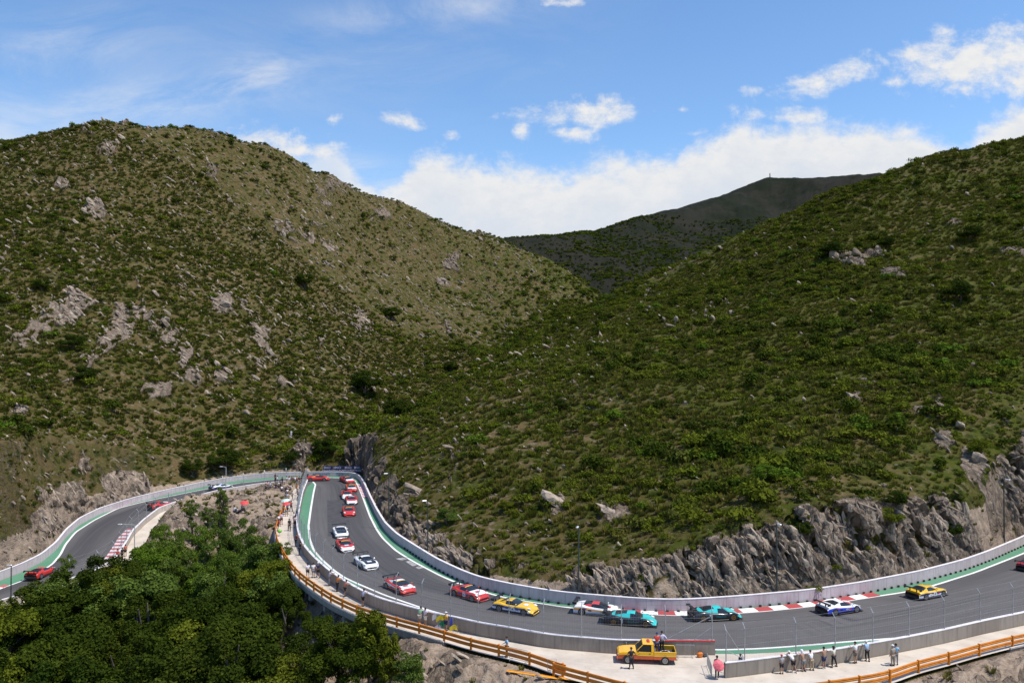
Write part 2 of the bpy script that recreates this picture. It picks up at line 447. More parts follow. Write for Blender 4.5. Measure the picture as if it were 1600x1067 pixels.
R_D1 = [(1117.5, 1023.5), (1040, 1023), (962, 1022), (900, 1016.5), (874, 1015), (835, 1009.4), (796.5, 1001.6), (748, 994), (713, 985), (676.6, 978), (651, 971), (591.5, 953.5), (561.7, 940), (536, 924.5), (510.6, 906), (489, 885.7), (474.5, 868), (466.5, 850), (463.5, 836), (463, 821.6), (466, 803), (471, 778), (479, 757)]
R_D2 = [(1720, 950), (1660, 963), (1600, 977), (1535, 991), (1477, 1005), (1419, 1016.8), (1350, 1029.5), (1283, 1041), (1218, 1049), (1150, 1057.8), (1133.5, 1059.4)]
R_E = [(455, 760), (449, 776), (442, 797), (434, 815.5), (428, 834), (431, 852), (440, 872), (454, 894), (468, 909), (490.4, 926), (517, 944), (557.4, 963.4), (620, 982.6), (655, 992), (694, 1003.6), (736, 1016.5), (779.3, 1026.5), (827.5, 1039), (871, 1056), (922, 1069), (980, 1086), (1100, 1104), (1250, 1092), (1343, 1078), (1390, 1069.5), (1435, 1052), (1482.6, 1040), (1530, 1026), (1582, 1012.5), (1640, 1000), (1720, 978)]
L_B = [(472, 744), (424, 745.8), (400, 748), (362, 752.5), (315, 761), (262.5, 773), (210, 786), (157.5, 803), (126, 819), (105, 837.5), (89, 858.5), (65.6, 878), (34, 894), (0, 907), (-80, 940)]
L_A = [(472, 746), (430, 748.5), (370, 755), (315, 765), (236, 781), (184, 794), (147, 812.5), (118, 831), (102, 850.6), (94.5, 866), (81, 882), (39, 905.7), (0, 919.5), (-80, 953)]
L_D = [(479, 757), (440, 759), (400, 763.5), (341, 773.5), (289, 787), (250, 801), (226, 820), (208, 838), (197, 858), (181, 882), (150, 902), (110, 915), (42, 938), (0, 950), (-80, 980)]
L_E = [(474, 760), (440, 763), (400, 771), (340, 784), (302, 795), (262, 810), (240, 822), (226, 850), (208, 880), (182, 908), (130, 930), (60, 950), (0, 966), (-80, 998)]
NA = 420
A = chain(R_A, NA); B = chain(R_B, NA); C = chain(R_C, NA); E = chain(R_E, 360, sig=2.5)
D1 = chain(R_D1, 300, sig=2.5); D2 = chain(R_D2, 160)
LA = chain(L_A, 260, gl, 2.5); LB = chain(L_B, 260, gl, 2.5); LD = chain(L_D, 260, gl, 2.5); LE = chain(L_E, 260, gl, 2.5)
for q in (LA, LB, LD, LE): q[:, 2] = zarm(q[:, 1])
DALL = resample(np.concatenate([D2, D1]), NA, 1.0)
WALL_H = 1.25

# ------------------------------------------------------------------ numpy noise
def _h(ix, iy, iz, seed):
    h = (ix.astype(np.int64) * 374761393 + iy.astype(np.int64) * 668265263 + iz.astype(np.int64) * 2147483647 + seed * 974634777) & 0xffffffff
    h = ((h ^ (h >> 13)) * 1274126177) & 0xffffffff
    h = ((h ^ (h >> 16)) * 2246822519) & 0xffffffff
    return ((h ^ (h >> 15)) & 0xffffff) / float(0xffffff)
def vn(x, y, z=None, seed=0):
    x0 = np.floor(x); y0 = np.floor(y); fx = x - x0; fy = y - y0
    fx = fx * fx * fx * (fx * (fx * 6 - 15) + 10); fy = fy * fy * fy * (fy * (fy * 6 - 15) + 10)
    x0 = x0.astype(np.int64); y0 = y0.astype(np.int64)
    if z is None:
        o = np.zeros_like(x0)
        a = _h(x0, y0, o, seed) * (1 - fx) + _h(x0 + 1, y0, o, seed) * fx
        b = _h(x0, y0 + 1, o, seed) * (1 - fx) + _h(x0 + 1, y0 + 1, o, seed) * fx
        return (a * (1 - fy) + b * fy) * 2 - 1
    z0 = np.floor(z); fz = z - z0; fz = fz * fz * (3 - 2 * fz); z0 = z0.astype(np.int64)
    r = 0
    for k, wz in ((0, 1 - fz), (1, fz)):
        a = _h(x0, y0, z0 + k, seed) * (1 - fx) + _h(x0 + 1, y0, z0 + k, seed) * fx
        b = _h(x0, y0 + 1, z0 + k, seed) * (1 - fx) + _h(x0 + 1, y0 + 1, z0 + k, seed) * fx
        r = r + (a * (1 - fy) + b * fy) * wz
    return r * 2 - 1
def fbm(x, y, octv, seed, gain=0.5, ridged=False, z=None):
    s = 0.0; a = 1.0; t = 0.0; f = 1.0
    for o in range(octv):
        n = vn(x * f + 17.3 * o, y * f - 9.1 * o, None if z is None else z * f + 3.7 * o, seed + o)
        if ridged: n = 1 - 2 * np.abs(n)
        s = s + n * a; t += a; a *= gain; f *= 2.03
    return s / t
def sstep(x, a, b):
    t = np.clip((x - a) / (b - a), 0, 1); return t * t * (3 - 2 * t)

# ------------------------------------------------------------------ terrain: control points
ctl = []
def P(px, py, Y): ctl.append(at_depth(px, py, Y))
def Wp(x, y, z): ctl.append(np.array((x, y, z), float))
# left hill, skyline and its far side
for px, py, Y in [(-420, 330, 280), (-250, 285, 300), (-120, 256, 320), (0, 236, 330), (60, 218, 333), (110, 202, 336), (170, 191, 340), (230, 203, 350), (300, 213, 360), (360, 222, 372), (430, 240, 390), (475, 264, 408), (520, 288, 428), (560, 302, 440), (600, 316, 452), (640, 332, 464), (680, 349, 480), (725, 366, 500), (765, 377, 520)]:
    P(px, py, Y); q = ctl[-1]; Wp(q[0] * 1.25, q[1] + 130, q[2] - 55)
for px, py, Y in [(805, 394, 512), (850, 414, 500), (900, 443, 490), (945, 473, 470)]:
    P(px, py, Y); q = ctl[-1]; Wp(q[0] * 1.12, q[1] + 60, q[2] - 42); Wp(q[0] * 1.2, q[1] + 110, q[2] - 40)
# left hill face
for px, py, Y in [(-250, 560, 165), (-100, 480, 205), (0, 450, 215), (0, 600, 158), (60, 330, 275), (150, 300, 292), (150, 430, 235), (150, 560, 190), (300, 330, 305), (300, 450, 255), (300, 570, 212), (450, 360, 345), (450, 470, 285), (450, 580, 235), (430, 680, 193), (300, 680, 183), (580, 420, 395), (580, 510, 315), (580, 580, 268), (700, 430, 440), (700, 510, 365), (780, 470, 430), (800, 520, 385)]: P(px, py, Y)
# creek line between the hills
for px, py, Y in [(905, 492, 425), (850, 520, 385), (800, 551, 345), (740, 596, 292), (690, 626, 258), (640, 652, 229), (590, 682, 203), (545, 708, 190)]: P(px, py, Y)
# left hill foot above the road
for px, py, Y in [(-120, 760, 104), (0, 705, 118), (30, 775, 109), (60, 722, 116), (120, 688, 124), (165, 712, 131), (205, 725, 140), (250, 742, 152), (330, 722, 170), (420, 712, 182), (480, 705, 188)]: P(px, py, Y)
# far range behind the saddle
for px, py, Y in [(700, 376, 900), (800, 372, 860), (870, 366, 880), (930, 363, 900), (965, 348, 960), (1000, 338, 1050), (1060, 324, 1150), (1100, 311, 1230), (1140, 300, 1350), (1200, 279, 1500), (1260, 279, 1520), (1300, 278, 1540), (1340, 276, 1560), (1390, 273, 1560), (1450, 262, 1500), (1540, 240, 1300), (1600, 216, 1150), (1700, 190, 1100), (1900, 160, 1050)]:
    P(px, py, Y); q = ctl[-1]; Wp(q[0] * 1.2, q[1] + 500, q[2] - 160)
for px, py, Y in [(860, 400, 760), (900, 410, 740), (960, 440, 690), (1000, 400, 820), (1060, 410, 800), (1100, 380, 950), (1200, 330, 1200), (1250, 345, 1100)]: P(px, py, Y)
# right hill: skyline and far side
for px, py, Y in [(985, 457, 400), (1040, 428, 372), (1090, 404, 356), (1140, 382, 345), (1200, 352, 338), (1250, 332, 334), (1300, 311, 332), (1350, 290, 330), (1400, 270, 328), (1440, 252, 326), (1475, 241, 325), (1530, 238, 330), (1600, 228, 340), (1700, 215, 350), (1900, 190, 360), (2100, 190, 360)]:
    P(px, py, Y); q = ctl[-1]; Wp(q[0] * 1.08, q[1] + 55, q[2] - 22); Wp(q[0] * 1.15, q[1] + 130, q[2] - 60)
# right hill: spur edge and face
for px, py, Y in [(610, 668, 166), (640, 652, 172), (700, 608, 205), (750, 583, 232), (800, 558, 256), (870, 515, 300), (930, 482, 350), (760, 680, 146), (760, 760, 121), (700, 720, 136), (880, 580, 198), (880, 700, 137), (880, 800, 107), (1000, 500, 278), (1000, 600, 176), (1000, 700, 130), (1000, 790, 106), (1120, 440, 300), (1120, 540, 205), (1120, 640, 147), (1120, 740, 113), (1250, 400, 270), (1250, 500, 205), (1250, 600, 155), (1250, 690, 119), (1400, 340, 285), (1400, 440, 225), (1400, 560, 165), (1400, 680, 121), (1550, 300, 290), (1550, 400, 235), (1550, 520, 175), (1550, 640, 130), (1750, 300, 250), (1750, 450, 180), (1750, 600, 130), (1950, 400, 190)]: P(px, py, Y)
# top of the rock cut along the outer wall
for px, py, Y in [(596, 715, 158), (606, 735, 146), (622, 762, 134), (655, 785, 123), (700, 815, 112), (760, 838, 103), (830, 858, 97.5), (900, 868, 94), (960, 862, 92), (1020, 850, 91), (1080, 828, 91), (1130, 806, 92.5), (1180, 786, 94), (1230, 768, 96), (1270, 760, 97.5), (1320, 758, 99.5), (1370, 766, 102), (1430, 768, 104), (1490, 752, 108), (1560, 725, 115), (1620, 700, 122), (1720, 650, 130)]: P(px, py, Y)
# hairpin: rock wall behind the banners
for px, py, Y in [(500, 690, 181), (540, 685, 178), (575, 684, 172)]: P(px, py, Y)
# plateau between the two arms and the gully below it
for px, py, Y in [(430, 775, 146), (380, 785, 141), (330, 800, 136), (400, 800, 131), (425, 812, 127)]: P(px, py, Y)
for x, y, z in [(-47, 122, -4.5), (-41, 118, -6), (-48, 112, -9), (-40, 105, -9), (-36, 108, -7.5), (-52, 100, -12), (-44, 92, -13), (-34, 95, -10), (-30, 86, -10), (-42, 80, -15), (-30, 72, -13), (-55, 82, -14), (-66, 86, -12), (-72, 78, -13), (-50, 66, -17), (-30, 58, -16), (-20, 72, -8.5), (-21, 79, -6),
                (-12, 66, -6), (-10, 60, -9), (-2, 62.5, -2.2), (2, 58, -5), (8, 55, -6), (0, 48, -13), (20, 52, -8), (35, 52, -8), (48, 56, -6), (58, 60, -5), (40, 60, -2.4), (52, 66, -2.0), (62, 70, -4), (-20, 45, -17), (-45, 45, -18), (-80, 60, -15), (-90, 80, -13), (30, 42, -12), (60, 45, -10), (-90, 95, -10),
                (0, 34, -5), (-25, 32, -8), (25, 34, -4), (60, 36, -4), (-60, 36, -8), (0, 16, 11), (-25, 16, 9), (25, 16, 11), (0, 5, 21.5), (-20, 4, 21), (20, 4, 22), (0, -10, 25), (-40, -10, 26), (40, -10, 26)]: Wp(x, y, z)
ctl = np.array(ctl)
def rbf_fit(p):
    n = len(p); d = np.hypot(p[:, None, 0] - p[None, :, 0], p[:, None, 1] - p[None, :, 1])
    K = np.sqrt(d * d + 64.0) + np.eye(n) * -2.0 * 0
    K[np.arange(n), np.arange(n)] -= 1.2
    Q = np.c_[np.ones(n), p[:, :2] / 100.0]
    Mx = np.block([[K, Q], [Q.T, np.zeros((3, 3))]])
    return np.linalg.solve(Mx, np.r_[p[:, 2], np.zeros(3)])
RW = rbf_fit(ctl)
def rbf(x, y):
    o = np.empty(x.shape)
    for i in range(0, len(x), 20000):
        xs = x[i:i + 20000]; ys = y[i:i + 20000]
        d = np.sqrt((xs[:, None] - ctl[None, :, 0]) ** 2 + (ys[:, None] - ctl[None, :, 1]) ** 2 + 64.0)
        o[i:i + 20000] = d @ RW[:-3] + RW[-3] + xs / 100 * RW[-2] + ys / 100 * RW[-1]
    return o

# corridor of the track, on a half-metre raster
GX0, GX1, GY0, GY1, GS = -170.0, 190.0, 30.0, 235.0, 0.5
gx = np.arange(GX0, GX1 + .01, GS); gy = np.arange(GY0, GY1 + .01, GS)
GXX, GYY = np.meshgrid(gx, gy); gpx, gpy = GXX.ravel(), GYY.ravel()
def poly_dist(w):
    best = np.full(len(gpx), 1e9); bz = np.zeros(len(gpx))
    a = w[:-1]; b = w[1:]
    for i in range(len(a)):
        dx, dy = b[i, 0] - a[i, 0], b[i, 1] - a[i, 1]; L = dx * dx + dy * dy + 1e-12
        x0, x1 = min(a[i, 0], b[i, 0]) - 45, max(a[i, 0], b[i, 0]) + 45; y0, y1 = min(a[i, 1], b[i, 1]) - 45, max(a[i, 1], b[i, 1]) + 45
        i0, i1 = np.searchsorted(gx, [x0, x1]); j0, j1 = np.searchsorted(gy, [y0, y1])
        if i1 <= i0 or j1 <= j0: continue
        sl = (slice(j0, j1), slice(i0, i1)); X = GXX[sl]; Y = GYY[sl]
        t = np.clip(((X - a[i, 0]) * dx + (Y - a[i, 1]) * dy) / L, 0, 1)
        d = np.hypot(X - a[i, 0] - t * dx, Y - a[i, 1] - t * dy)
        bb = best.reshape(GXX.shape)[sl]; zz = bz.reshape(GXX.shape)[sl]; m = d < bb
        bb[m] = d[m]; zz[m] = (a[i, 2] + t * (b[i, 2] - a[i, 2]))[m]
    return best.reshape(GXX.shape), bz.reshape(GXX.shape)
def inside(w):
    r = np.zeros(GXX.shape, bool); n = len(w)
    for i in range(n):
        x1, y1 = w[i, :2]; x2, y2 = w[(i + 1) % n, :2]
        if y1 == y2: continue
        j0, j1 = np.searchsorted(gy, [min(y1, y2), max(y1, y2)])
        if j1 <= j0: continue
        Y = GYY[j0:j1]; xi = x1 + (Y - y1) / (y2 - y1) * (x2 - x1)
        r[j0:j1] ^= (GXX[j0:j1] < xi)
    return r
step = slice(None, None, 3)
pin = [(470, 757), (455, 775), (446, 795), (447, 815), (455, 832), (462, 848), (473, 868), (490, 888), (512, 908), (562, 941), (620, 963), (672, 984), (697, 1004.6)]
PIN = np.concatenate([chain(pin, 90, sig=2), E[np.argmin(np.hypot(E[:, 0] + 6.3, E[:, 1] - 74.4)):]])
bd = offset(B, 0)[step]
dO1, z1 = poly_dist(B[step]); dO2, z2 = poly_dist(LB[step])
dI1, z3 = poly_dist(PIN); dI2, z4 = poly_dist(LE[step])
in1 = inside(np.concatenate([B[step], PIN])); in2 = inside(np.concatenate([LB[step], LE[step][::-1]]))
INS = in1 | in2
dO = np.minimum(dO1, dO2); dI = np.minimum(dI1, dI2)
zL = zarm(GYY); dL = np.minimum(dO2, dI2); dM = np.minimum(dO1, dI1)
ZR = zL * np.where(in2 & ~in1, 1.0, np.where(in1, 0.0, sstep(dM - dL, -5, 8)))
def gridsample(G, x, y):
    fx = np.clip((x - GX0) / GS, 0, len(gx) - 1.001); fy = np.clip((y - GY0) / GS, 0, len(gy) - 1.001)
    i = fx.astype(int); j = fy.astype(int); u = fx - i; v = fy - j
    return (G[j, i] * (1 - u) + G[j, i + 1] * u) * (1 - v) + (G[j + 1, i] * (1 - u) + G[j + 1, i + 1] * u) * v
SDO = np.where(INS, -1.0, dO); SDI = np.where(INS, -1.0, dI)
SD = np.where(INS, -np.minimum(dO, dI), np.minimum(dO, dI))

# ------------------------------------------------------------------ terrain mesh
NU = 1040
U = np.linspace(-0.98, 0.98, NU)
YR = np.r_[np.linspace(1, 56, 70), np.linspace(56, 125, 330)[1:], np.linspace(125, 205, 250)[1:], np.geomspace(205, 560, 300)[1:], np.geomspace(560, 3200, 120)[1:]]
NR = len(YR)
XX = (U[None, :] * YR[:, None]).ravel(); YY = np.repeat(YR, NU)
near = (XX > GX0) & (XX < GX1) & (YY > GY0) & (YY < GY1)
T0 = rbf(XX, YY)
dist = np.hypot(XX, YY)
# hill relief: gullies and bumps that fade in away from the track
sd = np.full(len(XX), 60.0); sd[near] = gridsample(SD, XX[near], YY[near])
far_w = sstep(sd, 4, 45)
big = fbm(XX / 60, YY / 60, 5, 3, 0.52, True)
T = T0 + far_w * (big * (1.9 + dist / 165.0)) * sstep(dist, 60, 200) + fbm(XX / 9, YY / 9, 4, 21) * 0.55 * sstep(sd, 1, 12)
mtn = sstep(YY, 620, 1000)
T += mtn * (fbm(XX / 150, YY / 150, 6, 61, 0.6, True) * 14 + 14 * sstep(YY, 900, 1300))
# the far range is a long flat-topped massif: its crest line
crest = np.interp(XX / YY, [(q - 800) / F for q in (700, 765, 870, 930, 965, 1000, 1060, 1100, 1140, 1170, 1200, 1260, 1300, 1340, 1375, 1395, 1440)], [(549 - q) / F for q in (376, 373, 367, 362, 349, 338, 325, 313, 301, 288, 278, 279, 277, 274, 271, 275, 262)])
lim = HC + crest * YY + fbm(XX / 40, YY / 40, 4, 67) * 4.0
T = np.where((YY > 640) & (T > lim - 3), lim - 3 + 3 * np.tanh((T - lim + 3) / 12), T)
# rock: dipping strata, seen as streaks that run down to the right on the slopes
dip = rad(40)
sa = XX * math.cos(dip) - T * math.sin(dip) + YY * 0.25; sb = XX * math.sin(dip) + T * math.cos(dip) - YY * 0.12
st = fbm(sa / 15, sb / 3.0, 5, 31, 0.6)
cl = fbm(XX / 55, YY / 40, 3, 41)
st2 = fbm(sa / 4.5, sb / 1.1, 3, 37, 0.6)
rock = sstep(st * .85 + cl * 0.42 + st2 * .32, 0.45, 0.60)
rock *= np.where(XX / YY < 0.05 + 0.1 * (YY > 330), 1.0, 0.35 + 0.3 * sstep(cl, 0, .4))
rock *= sstep(YY, 100, 150) * 0.62
# named outcrops seen in the photograph: pixel centre, radii, depth is found on the slope itself
VX = 800 + XX / YY * F
dzz = (T - HC)
tt = YY * CP + dzz * SP
VY = 533.5 - F * (dzz * CP - YY * SP) / tt
VX = 800 + F * XX / tt
outs = [(128, 735, 30, 45, .9), (195, 765, 34, 26, .9), (118, 790, 40, 22, .8), (245, 610, 34, 24, .9), (300, 590, 20, 26, .6), (118, 470, 26, 30, .9), (80, 490, 40, 26, .6), (150, 330, 22, 26, .9), (100, 290, 22, 10, .9), (170, 235, 26, 22, .6), (350, 480, 26, 22, .7), (285, 440, 20, 12, .5), (430, 350, 28, 8, .6), (330, 270, 18, 18, .5), (600, 335, 26, 18, .6), (700, 415, 28, 18, .9), (570, 500, 18, 28, .6), (690, 440, 14, 10, .7), (345, 590, 14, 14, .7), (440, 600, 18, 16, .7), (520, 290, 40, 22, .5), (470, 690, 26, 22, .6),
        (870, 785, 36, 22, .7), (960, 800, 40, 24, .8), (985, 770, 14, 16, .5), (650, 770, 26, 18, .7), (1360, 600, 24, 12, .7), (1335, 625, 16, 14, .6), (1465, 640, 34, 30, .55), (1475, 690, 20, 20, .7), (1340, 405, 70, 18, .9), (1400, 425, 30, 16, .8), (1440, 640, 18, 12, .6), (1520, 730, 30, 40, .7), (1560, 760, 40, 40, .6), (900, 600, 14, 10, .5), (1590, 400, 60, 14, .6), (1490, 350, 26, 8, .6), (1010, 455, 30, 8, .5)]
ob = np.zeros(len(XX))
wob = fbm(sa / 9, sb / 2.6, 5, 71, .62) * 0.9
for (ox, oy, rx, ry, s_) in outs:
    r = np.hypot((VX - ox) / rx, (VY - oy) / ry)
    ob = np.maximum(ob, s_ * sstep(1.1 - r + wob, 0.15, 0.75))
rock = np.maximum(rock, ob * sstep(sd, 0.2, 1.5))
rock *= (YY < 620) + (YY >= 620) * 0.35
ledge = fbm(sa / 7, sb / 1.6, 4, 51, 0.55, True)
ledge2 = fbm(sa / 16, sb / 5, 3, 57, 0.5, True)
T += rock * (0.4 + 0.9 * ledge + 1.3 * ledge2) * np.clip(dist / 150, 0.5, 2.2)
# cut and fill along the track
Z = T.copy()
idx = np.where(near)[0]
so = gridsample(SDO, XX[idx], YY[idx]); si = gridsample(SDI, XX[idx], YY[idx]); zr = gridsample(ZR, XX[idx], YY[idx]); s_ = sd[idx]
outer = so <= si
uu = XX[idx] / YY[idx]; gap = sstep(uu, -.250, -.238) * (1 - sstep(uu, -.182, -.172)) * (YY[idx] > 168)
s_ = np.where((s_ > 0) & outer, np.maximum(s_ - 3.2 * gap, np.minimum(s_, .32)), s_)
crag = fbm(XX[idx] / 3.2, YY[idx] / 3.2, 3, 81, .5)
leftside = XX[idx] < -36 - 0 * s_
wo_ = np.where(leftside, 7.0, 3.4) + 0.9 * crag
wi_ = 5.0 + 1.2 * crag
tO = np.clip((s_ - 0.5) / wo_, 0, 1); tI = np.clip((s_ - 0.25) / wi_, 0, 1)
prof = np.where(outer, np.where(leftside, tO ** 0.9, 1 - (1 - tO) ** 1.7), tI ** 0.85)
plateau = (~outer) & (XX[idx] < -30) & (YY[idx] > 118)
base = zr - 0.12 + np.where(outer, 0.22 * np.clip(s_, 0, 1), 0)
Zc = base + (T[idx] - base) * prof
blend = sstep(s_, 12, 26)
Zc = Zc * (1 - blend) + T[idx] * blend
Zc = np.where(s_ <= 0.3, zr - 0.30, Zc)
Z[idx] = Zc
cutz = np.zeros(len(XX)); cutz[idx] = np.where(outer & (s_ > 0.5), np.clip((T[idx] - zr) / 2.2, 0, 1) * (1 - sstep(s_ - wo_, -0.6, 1.8)) * np.where(leftside, np.clip(ob[idx] * 1.3, 0, 1), sstep(fbm(XX[idx] / 9, YY[idx] / 9, 3, 83) + np.interp(VX[idx], [480, 600, 680, 900, 1000, 1300, 1420, 1600], [.5, .35, -.05, .1, .5, .5, .12, .2]), -0.1, 0.12)), 0)
inn = np.zeros(len(XX)); inn[idx] = np.where(~outer & (s_ > 0.2), 1 - sstep(s_, 7, 13), 0)
Zg = Z.reshape(NR, NU)
def slope_normals(Xg, Yg, Zg):
    P3 = np.stack([Xg, Yg, Zg], -1)
    du = np.gradient(P3, axis=1); dv = np.gradient(P3, axis=0)
    n = np.cross(du, dv); n /= np.linalg.norm(n, axis=-1, keepdims=True) + 1e-12
    return n
Xg, Yg = XX.reshape(NR, NU), YY.reshape(NR, NU)
N3 = slope_normals(Xg, Yg, Zg).reshape(-1, 3)
steep = sstep(1 - N3[:, 2], 0.22, 0.42)
# craggy rock: push the cut faces in and out along their normals
cm = np.where(cutz > 0.02)[0]
x, y, z = XX[cm], YY[cm], Z[cm]
a1 = x * 0.80 + z * 0.60; b1 = -x * 0.60 + z * 0.80
def worley(x, y, z, seed):
    ix, iy, iz = (np.floor(q).astype(np.int64) for q in (x, y, z)); f1 = np.full(len(x), 9.0); f2 = f1.copy(); val = np.zeros(len(x))
    for a in (-1, 0, 1):
        for b in (-1, 0, 1):
            for c in (-1, 0, 1):
                jx, jy, jz = ix + a, iy + b, iz + c
                d = (jx + _h(jx, jy, jz, seed) - x) ** 2 + (jy + _h(jx, jy, jz, seed + 1) - y) ** 2 + (jz + _h(jx, jy, jz, seed + 2) - z) ** 2
                m = d < f1; f2 = np.where(m, f1, np.minimum(f2, d)); val = np.where(m, _h(jx, jy, jz, seed + 3), val); f1 = np.minimum(f1, d)
    return np.sqrt(f1), np.sqrt(f2), val
wx = x + 0.5 * vn(x, z, None, 5); wz = z + 0.5 * vn(x + 9, z, None, 6)
a1 = wx * 0.87 + wz * 0.50; b1 = -wx * 0.50 + wz * 0.87
f1, f2, v1 = worley(a1 / 1.5, y / 2.2, b1 / 5.0, 7)
g1, g2, v2 = worley(a1 / .6, y / .9, b1 / 1.6, 19)
chunk = fbm(x / 4.5, y / 4.5, 3, 95, .5, False, z=z / 4.5)
crack = -np.clip(0.16 - (f2 - f1), 0, 1) * 3.0
disp = np.zeros(len(XX)); disp[cm] = cutz[cm] * (1.9 * (v1 - .45) + 0.7 * (v2 - .5) + 0.8 * chunk + crack) * np.clip((sd[cm] - 0.5) / 1.2, 0, 1)
tone = np.zeros(len(XX)); tone[cm] = (v1 * .6 + v2 * .4) - 0.5
XD, YD, ZD = XX + N3[:, 0] * disp, YY + N3[:, 1] * disp, Z + N3[:, 2] * disp
rough_in = inn * (fbm(XX / 1.6, YY / 1.6, 4, 99, .55, True) * 0.4 + fbm((XX + YY) / 5, (XX - YY) / 1.8, 4, 101, .55, True) * .55) * sstep(sd, 0.5, 2.5)
ZD = ZD + rough_in
tt2 = YY * CP + (ZD - HC) * SP; VX2 = 800 + F * XX / tt2; VY2 = 533.5 - F * ((ZD - HC) * CP - YY * SP) / tt2
ob2 = np.zeros(len(XX)); w2 = fbm(XX / 3.5 + ZD / 5, ZD / 2.4, 4, 73, .6) * .9
for (ox, oy, rx, ry, s_) in [(132, 722, 26, 34, 1), (110, 770, 34, 30, 1), (190, 752, 30, 22, 1), (165, 785, 30, 18, .9), (215, 770, 22, 16, .9), (72, 815, 20, 18, .8), (60, 770, 14, 14, .6), (30, 640, 16, 9, .8), (110, 480, 24, 26, .9)]:
    ob2 = np.maximum(ob2, s_ * sstep(1.15 - np.hypot((VX2 - ox) / rx, (VY2 - oy) / ry) + w2, .1, .6))
ob2 *= (sd > .8)
cl2 = np.where(ob2 > .03)[0]; q1, q2, qv = worley((XX[cl2] + ZD[cl2] * .5) / 1.8, YY[cl2] / 2.6, (ZD[cl2] - XX[cl2] * .4) / 3.5, 29)
ad = ob2[cl2] * (1.6 * (qv - .3) - np.clip(.15 - (q2 - q1), 0, 1) * 3); XD[cl2] += N3[cl2, 0] * ad; YD[cl2] += N3[cl2, 1] * ad; ZD[cl2] += N3[cl2, 2] * ad
tone[cl2] = np.clip(qv * .8 - .05, -.4, .5) * ob2[cl2]; rock = np.maximum(rock, ob2)
rock_all = np.clip(np.maximum(rock, np.maximum(cutz * sstep(disp + cutz + 0.3 * fbm(XX / 2.5, YY / 2.5, 3, 111), 0.15, .6), steep * (sd < 16) * (sd > .3) * np.where(XX < -36, .45, 1.0) * (0.15 + 0.75 * sstep(fbm(XX / 6, YY / 6, 4, 113), -.05, .25)))), 0, 1)
rock_all = np.maximum(rock_all, inn * .95 * sstep(fbm((XX + YY) / 7, (XX - YY) / 3.0, 4, 105, .6), .02, .22))
tone = np.where((VX2 < 640) & (VX2 > 470) & (YY > 120) & (sd < 14), -.42, tone)  # shade on the rock around the hairpin, put into its tone
veg_cut = fbm(XX / 4.5, YY / 4.5, 3, 103)
dirt = np.clip(inn * 1.0 + ((sd > 0) & (sd < 2.2)) * 0.8 * (1 - cutz), 0, 1)
tv = np.stack([XD, YD, ZD], 1).astype(np.float32)
ii = np.arange(NR * NU).reshape(NR, NU)
quads = np.stack([ii[:-1, :-1], ii[:-1, 1:], ii[1:, 1:], ii[1:, :-1]], -1).reshape(-1, 4)
def np_mesh(name, v, q):
    me = bpy.data.meshes.new(name); k = q.shape[1]
    me.vertices.add(len(v)); me.vertices.foreach_set('co', np.ascontiguousarray(v, dtype=np.float32).ravel())
    me.loops.add(q.size); me.loops.foreach_set('vertex_index', np.ascontiguousarray(q, dtype=np.int32).ravel())
    me.polygons.add(len(q)); me.polygons.foreach_set('loop_start', np.arange(0, q.size, k, dtype=np.int32))
    me.polygons.foreach_set('loop_total', np.full(len(q), k, dtype=np.int32))
    me.update(calc_edges=True)
    return me
def put_attr(me, name, vals):
    a = me.attributes.new(name, 'FLOAT', 'POINT'); a.data.foreach_set('value', np.ascontiguousarray(vals, dtype=np.float32))
me = np_mesh('hillside', tv, quads)
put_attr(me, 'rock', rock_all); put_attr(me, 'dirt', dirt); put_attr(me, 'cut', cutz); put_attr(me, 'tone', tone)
me.polygons.foreach_set('use_smooth', np.ascontiguousarray((cutz[quads].max(1) < 0.15) & (rock[quads].max(1) < 0.5)))
terrain = bpy.data.objects.new('hillside', me); COL.objects.link(terrain); tag(terrain, kind='structure')
terrain['label'] = 'scrub covered rocky hills and gullies around the mountain circuit'

